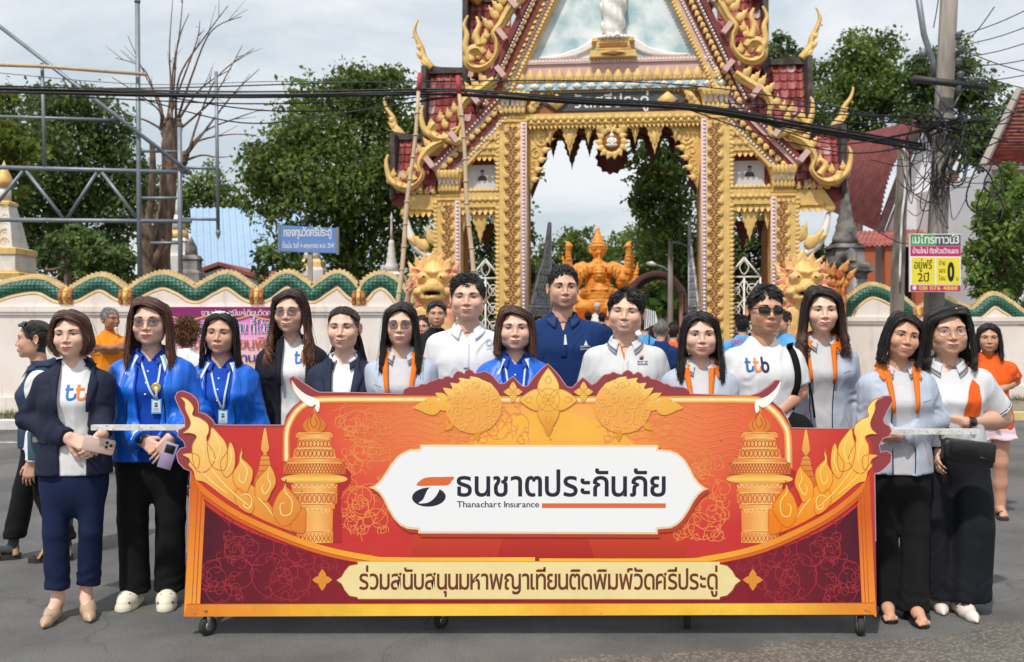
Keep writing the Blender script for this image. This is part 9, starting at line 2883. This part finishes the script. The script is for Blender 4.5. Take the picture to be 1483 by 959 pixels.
for p,yaw in((f1,-.1),(f2,.15)):
 f=Field((p[0]-.14,p[1]-.24,-.01),(p[0]+.14,p[1]+.17,.12),.0045)
 cs,sn=math.cos(yaw),math.sin(yaw)
 R=lambda x,y,z:np.array([p[0]+x*cs-(y+.03)*sn,p[1]+x*sn+(y+.03)*cs,z])
 f.cone(R(0,.05,.034),R(0,-.06,.034),.037,.040,.02).cone(R(0,-.06,.032),R(0,-.13,.022),.041,.030,.02).cone(R(0,-.13,.02),R(0,-.18,.014),.029,.009,.02)
 f.ell(R(0,.0,.085),(.033,.095,.052),.006,True)
 f.fn(lambda q:.001-q[...,2],None,None,0,'and')
 sh=cloth(c,'shoe',f.nets(),'white_leather')
 mb=MB();mb.tube(catmull([R(-.040,-.045,.05),R(-.02,-.05,.078),R(.02,-.05,.078),R(.040,-.045,.05)],5),.006,6);mb.build('strap',M['white_leather'],sh)
 mb=MB();mb.ball(R(.043,-.045,.056),.008,8,6);mb.ball(R(.043,-.03,.052),.006,8,6);mb.build('shoe_buckle',M['gold_trim'],sh)
finish_body(c);glasses(c.root,c.a,'wire')
q=head_pose(np.array([[.03,-.05,.112],[.062,-.045,.095]]),c.a,False)*c.hs+np.array(c.a['hc'])
mb=MB();mb.tube([q[0],q[1]],.005,6);mb.build('hair_clip',M['white_leather'],c.root)
W15=c
b_=tag(empty('handbag',P(1402,656,5.06),-.1),'black leather handbag hanging under the rail beside the wide trousers','bag')
mb=MB();mb.prism([(-.125,-.03),(.115,-.075),(.135,.03),(.12,.05),(-.10,.075),(-.125,.06)],-.025,.03,bev=.01);mb.build('bag_body',M['black_leather'],b_)
mb=MB();mb.prism([(-.095,-.005),(.12,-.045),(.128,.045),(-.10,.078)],-.034,-.026,bev=.004);mb.build('flap',M['black_leather'],b_)
mb=MB();mb.tube([(.045,-.037,-.018),(.075,-.037,-.023)],.002,5);mb.build('clasp',M['wire'],b_)
mb=MB();mb.tube(catmull([(-.12,0,.05),(-.135,.01,.08),(-.12,.02,.11),(-.085,.03,.125)],5),.006,6);mb.build('strap',M['black_leather'],b_)
for c in(W1,W14):
 for s in(-1,1):
  mb=MB();q=head_pose(np.array([[s*.082,.0,-.045]]),c.a,False)[0]*c.hs+np.array(c.a['hc'])
  mb.tube([tuple(q+np.array([.004*math.sin(u),.003,.008*math.cos(u)]))for u in np.linspace(0,6.4,14)],.0022,5);mb.build('earring',M['gold_trim'],c.root)
  # people behind the row and in the gateway
GREY=(.22,.21,.20)
def extra(label,px,chin,hp,Y,rz,skin,hair,shirt,legs='black_cloth',hairc=BK,group=None,sw=.18,face=None,sleeve='short',arms=None,hemz=.07,belly=.01,extras=None):
 fa=dict(skin=skin,hairc=hairc,hair=hair);fa.update(face or{})
 c=person(label,px,chin,hp,Y,rz,fa,sw=sw,lod=1,group=group,belly=belly)
 set_arms(c,*(arms or(None,None)))
 T2=Torso(c.zs,c.sw,c.H,c.bust,c.belly,c.hip,grow=.006)
 cloth(c,'shirt',garment(T2,c.arms,sleeve,(.066,.064,.05),h=.014,wr=.006,seed=c.seed),shirt,True)
 if sleeve=='short':bare_arms(c,h=.012)
 hands(c,fine=False)
 simple_legs(c,legs,rad=(.09,.066,.064),shoes=True)
 if extras:extras(c)
 finish_body(c)
 return c
SH=dict(kind='short',top=.04,side=.016,n=420,comb=(.3,.8,.1),lift=.25)
c=person('woman in profile walking left with sunglasses on her hair and a denim vest',56,517,56,6.5,-1.25,dict(skin=SKM,hairc=BK,lip=(.42,.10,.10),open=.004,hair=dict(kind='back',tail=0,n=240)),sw=.165,lod=1)
set_arms(c);T2=Torso(c.zs,c.sw,c.H,.02,.01,.165,grow=.006)
cloth(c,'shirt',garment(c.T,c.arms,'long',(.060,.052,.044),h=.012,seed=2),'white_cotton',True)
cloth(c,'vest',garment(T2,{},None,opening=(.05,.05,0),h=.012,seed=3),'denim_vest');collar(c,M['denim_vest'],r=.070,hgt=.028,flare=.02,front=.6)
hands(c,fine=False)
H=c.H
legs=[((-.08,0,.5*H),(-.08,-.10,.28*H),(-.07,-.16,.12)),((.08,0,.5*H),(.08,.05,.27*H),(.08,.16,.15))]
cloth(c,'trousers',trousers(H,.172,legs,c.T.hem+.1,.14,(.088,.070,.070),.012,.004,3),'black_cloth')
f=Field((-.3,-.45,-.01),(.3,.35,.30),.008);foot_skin(f,(-.07,-.20),0,.03,0,(-.07,-.14,.24));foot_skin(f,(.08,.13),0,.03,.04,(.08,.18,.26))
V,F=f.nets();cloth(c,'sock',(V,F),'sock_grey')
for p,rx in(((-.07,-.20),0),((.08,.13),.0)):
 mb=MB();out=[(-.046,-.15),(-.02,-.185),(.02,-.18),(.046,-.14),(.045,0),(.036,.085),(-.036,.085),(-.045,0)]
 n=len(out);mb.add([(p[0]+x,p[1]+y,.002)for x,y in out]+[(p[0]+x,p[1]+y,.032)for x,y in out],[tuple(range(n))[::-1],tuple(n+i for i in range(n))]+[(i,(i+1)%n,n+(i+1)%n,n+i)for i in range(n)])
 so=mb.build('shoe',M['dark_sole'],c.root,smooth=False)
 mb=MB()
 for y0,y1 in((-.12,-.03),(-.03,-.12),(.05,.06)):
  q=catmull([(p[0]-.046,p[1]+y0,.03),(p[0]-.02,p[1]+y0*.6+y1*.4,.085),(p[0]+.02,p[1]+y0*.4+y1*.6,.085),(p[0]+.046,p[1]+y1,.03)],5)
  V,F=ribbon3(q,.034,(0,0,1));mb.add(V,F)
 solid(mb.build('strap',M['tan_leather'],so),.005,0)
finish_body(c);glasses(c.root,c.a,'hair')
def old(c):
 f=Field((-.05,-.16,c.ze-.19),(.05,-.02,c.ze-.06),.006);f.cone((0,-.10,c.ze-.10),(0,-.115,c.ze-.155),.022,.008,0)
 V,F=f.nets();V=head_pose(V-np.array([0,-.022,c.ze]),c.a,False)+np.array([0,-.022,c.ze]);obj('beard',mesh('beard',V,F,M['white_leather']),c.root)
c=extra('old man with grey hair and goatee in orange shirt with folded arms',158,477,32,10.2,.35,SKD,dict(SH,top=.035,side=.03),'orange_shirt',hairc=GREY,face=dict(yaw=.75,browc=(.2,.2,.2)),arms=(((168,507,-.1),(146,504,-.26)),((146,508,-.1),(172,502,-.28))),extras=old)
V2=[(x*.05,z)for x,z in()]
c=extra('person seen from behind with a mass of curly brown hair',270,503,34,9.2,2.9,SKM,dict(kind='short',top=.10,side=.12,n=900,mess=1.0,lift=.7,comb=(0,.3,.2)),'white_cotton',hairc=(.15,.06,.025))
c=extra('man in dark shirt with sunglasses pushed up on his black hair',632,472,36,9.6,.12,SKT,dict(SH),'dark_shirt',face=dict(fw=1.02,jw=1.08,frown=.8))
glasses(c.root,c.a,'hair')
c=extra('man making a victory sign with raised hand in front of the guardian lion',612,488,31,10.6,-.05,SKT,dict(SH),'dark_shirt',arms=(None,((586,462,-.05),(592,424,-.12))))
sh,e,w=c.arms[-1]
hf=Field(np.array(w)-.12,np.array(w)+np.array([.12,.12,.24]),.006)
k=np.array(w)
for off,ln in((-.018,.09),(.006,.092),(.026,.085),(.04,.08)):hf.cone(k+(off*.5,0,0),k+(off,-.005,ln),.017,.013,.012)
for off,dx in((-.018,-.024),(.006,.020)):hf.cone(k+(off,-.005,.09),k+(off+dx,-.01,.175),.011,.009,.004)
for off in(.026,.04):hf.cone(k+(off,-.005,.085),k+(off,-.04,.10),.010,.009,.004).cone(k+(off,-.04,.10),k+(off,-.035,.06),.009,.008,.004)
hf.cone(k+(-.02,-.01,.03),k+(.025,-.045,.06),.014,.009,.008)
V,F=hf.nets();obj('raised_hand',mesh('raised_hand',V,F,M['skin'],np.tile(SKT,(len(V),1))),c.root)
def back_print(c):
 f=Torso(c.zs,c.sw,c.H,grow=.006)
 for i,(t,col,z)in enumerate((('เทศบาล',lin((206,90,150)),-.02),('อุบลราชธานี',lin((40,70,140)),-.10))):
  V,F=text_fit(t,-.13,.13,c.zs+z,.075,.02)
  P3=[(-x,float(np.interp(z_,f.z,f.c)+np.interp(z_,f.z,f.b))+.004,z_)for x,z_ in V]
  obj('back_print',mesh('back_print',P3,F,M['print'],np.tile(col,(len(P3),1)),False),c.root)
c=extra('man from behind in light cyan shirt with pink back print',1075,484,27,11.6,2.95,SKT,dict(SH,n=600),'cyan_shirt',extras=back_print,sw=.2)
c=extra('man in profile with short black hair in pale cyan shirt by the right pillar',1135,481,31,11.2,-1.1,SKT,dict(SH),'cyan_shirt')
def flag(c):
 a,e,w=[np.asarray(q)for q in c.arms[1]]
 p=a+(e-a)*.42
 mb=MB()
 for i,col in enumerate(((.5,.05,.06),(.8,.8,.8),(.04,.05,.22),(.8,.8,.8),(.5,.05,.06))):mb.box(p[0]-.005,p[0]+.045,p[1]-.066,p[1]-.062,p[2]+.012-.0065*i,p[2]+.0185-.0065*i,col)
 mb.build('flag_patch',M['print'],c.root,cols=True,smooth=False)
c=person('young woman in orange shirt with folded hands, standing alone on the road at right',1431,509,41,8.0,-.35,dict(skin=SKT*.95,hairc=BK,lip=(.35,.14,.12),frown=1,open=.004,hair=dict(kind='long',len=.19,part=0,n=150)),sw=.17,lod=1)
set_arms(c,L=((1470,552,.0),(1446,566,-.16)),R=((1414,552,.0),(1430,568,-.16)))
T2=Torso(c.zs,c.sw,c.H,.01,.01,.175,grow=.008,hem=c.H*.455)
cloth(c,'tee_shirt',garment(T2,c.arms,'short',(.066,.068,.05),h=.012,wr=.006,seed=2,short=.8),'orange_tee',True)
flag(c);bare_arms(c,h=.010);hands(c,fine=False)
H=c.H
legs=[((s_*.085,0,.5*H),(s_*.10,-.01,.38*H),(s_*.105,-.01,.385*H))for s_ in(-1,1)]
cloth(c,'shorts',trousers(H,.18,legs,H*.5,H*.40,(.10,.11,.115),.012,.003,3),'white_short')
f=Field((-.25,-.3,0),(.3,.25,H*.46),.011)
for s_ in(-1,1):
 f.cone((s_*.09,0,H*.44),(s_*.09,-.01,H*.28),.078,.052,0).cone((s_*.09,-.01,H*.28),(s_*.09,.015,H*.17),.052,.050,.03).cone((s_*.09,.015,H*.17),(s_*.09,.02,.08),.050,.036,.03)
 foot_skin(f,(s_*.09,-.02),s_*.1,.018,0,(s_*.09,.02,.14))
add_body(c,*f.nets())
for s_ in(-1,1):
 mb=MB();out=[(-.042,-.15),(-.02,-.18),(.02,-.18),(.042,-.15),(.040,0),(.034,.075),(-.034,.075),(-.040,0)];n=len(out)
 mb.add([(s_*.09+x,-.02+y,.002)for x,y in out]+[(s_*.09+x,-.02+y,.022)for x,y in out],[tuple(range(n))[::-1],tuple(n+i for i in range(n))]+[(i,(i+1)%n,n+(i+1)%n,n+i)for i in range(n)])
 so=mb.build('sandal',M['dark_sole'],c.root,smooth=False)
 mb=MB();mb.tube(catmull([(s_*.09-.04,-.05,.02),(s_*.09-.01,-.11,.055),(s_*.09+.01,-.11,.055),(s_*.09+.04,-.05,.02)],4),.008,5);mb.build('strap',M['dark_sole'],so)
finish_body(c)
crowd=[('grey haired man from behind in dark blue printed shirt in the gateway',957,491,33,12.4,PI,dict(SH,n=500),GREY,'navy_polo'),('bystander with black hair in orange shirt beside the grey haired man',975,492,25,14.5,2.6,dict(SH),BK,'orange_tee'),('bystander from behind in blue shirt left of the grey haired man',934,482,24,15,PI,dict(SH),BK,'cyan_shirt'),('man in white cap and green white shirt standing on the float front',865,452,14,27,.0,dict(SH),(.75,.75,.75),'white_cotton'),('small bystander with dark hair in front of the sculpture, left',852,466,15,22,PI,dict(SH),BK,'dark_shirt'),('small bystander in blue in front of the sculpture, centre',872,468,15,21,PI,dict(SH),BK,'navy_polo'),('small bystander in pale shirt in the gateway under the awning',990,468,15,23,.4,dict(SH),BK,'pale_polo'),('small bystander in orange shirt under the awning',1003,470,15,21,-.4,dict(SH),BK,'orange_shirt'),('small bystander in cyan in the gateway by the right gate leaf',1002,480,17,19,PI,dict(SH),BK,'cyan_shirt'),('small bystander in dark clothes behind the grey haired man',945,470,15,20,2.8,dict(SH),BK,'dark_shirt'),('small bystander in white behind the smiling man',925,468,16,20,.3,dict(SH),BK,'white_cotton'),('small bystander in blue behind the tall man',780,474,16,21,.3,dict(SH),BK,'blue_polo'),('small bystander in orange beside the orange shirted one, far back',968,466,13,25,.2,dict(SH),BK,'orange_panel')]
for lab,px,ch,hp,Y,rz,hr,hc_,sh_ in crowd:extra(lab,px,ch,hp,Y,rz,SKT,dict(hr,n=260),sh_,hairc=hc_,group='people gathered inside the gateway')
fan=tag(empty('hand_fan',P(941,463,12.0),.2),'pale mesh hand fan held up beside the smiling man','fan')
mb=MB();mb.prism([(-.07+.0,-.12),(.10,-.03),(.07,.10),(-.05,.13)],-.004,.004);mb.build('fan_sheet',M['white_cotton'],fan,smooth=False)
mb=MB()
for k in range(5):mb.bar((-.06+.03*k,-.008,-.10+.015*k),(-.045+.025*k,-.008,.12),.006,.004)
mb.tube([(.0,0,-.06),(-.01,0,-.3)],.008,5);mb.build('fan_rib',M['dark_sole'],fan)
bpy.data.objects.remove(_txto)
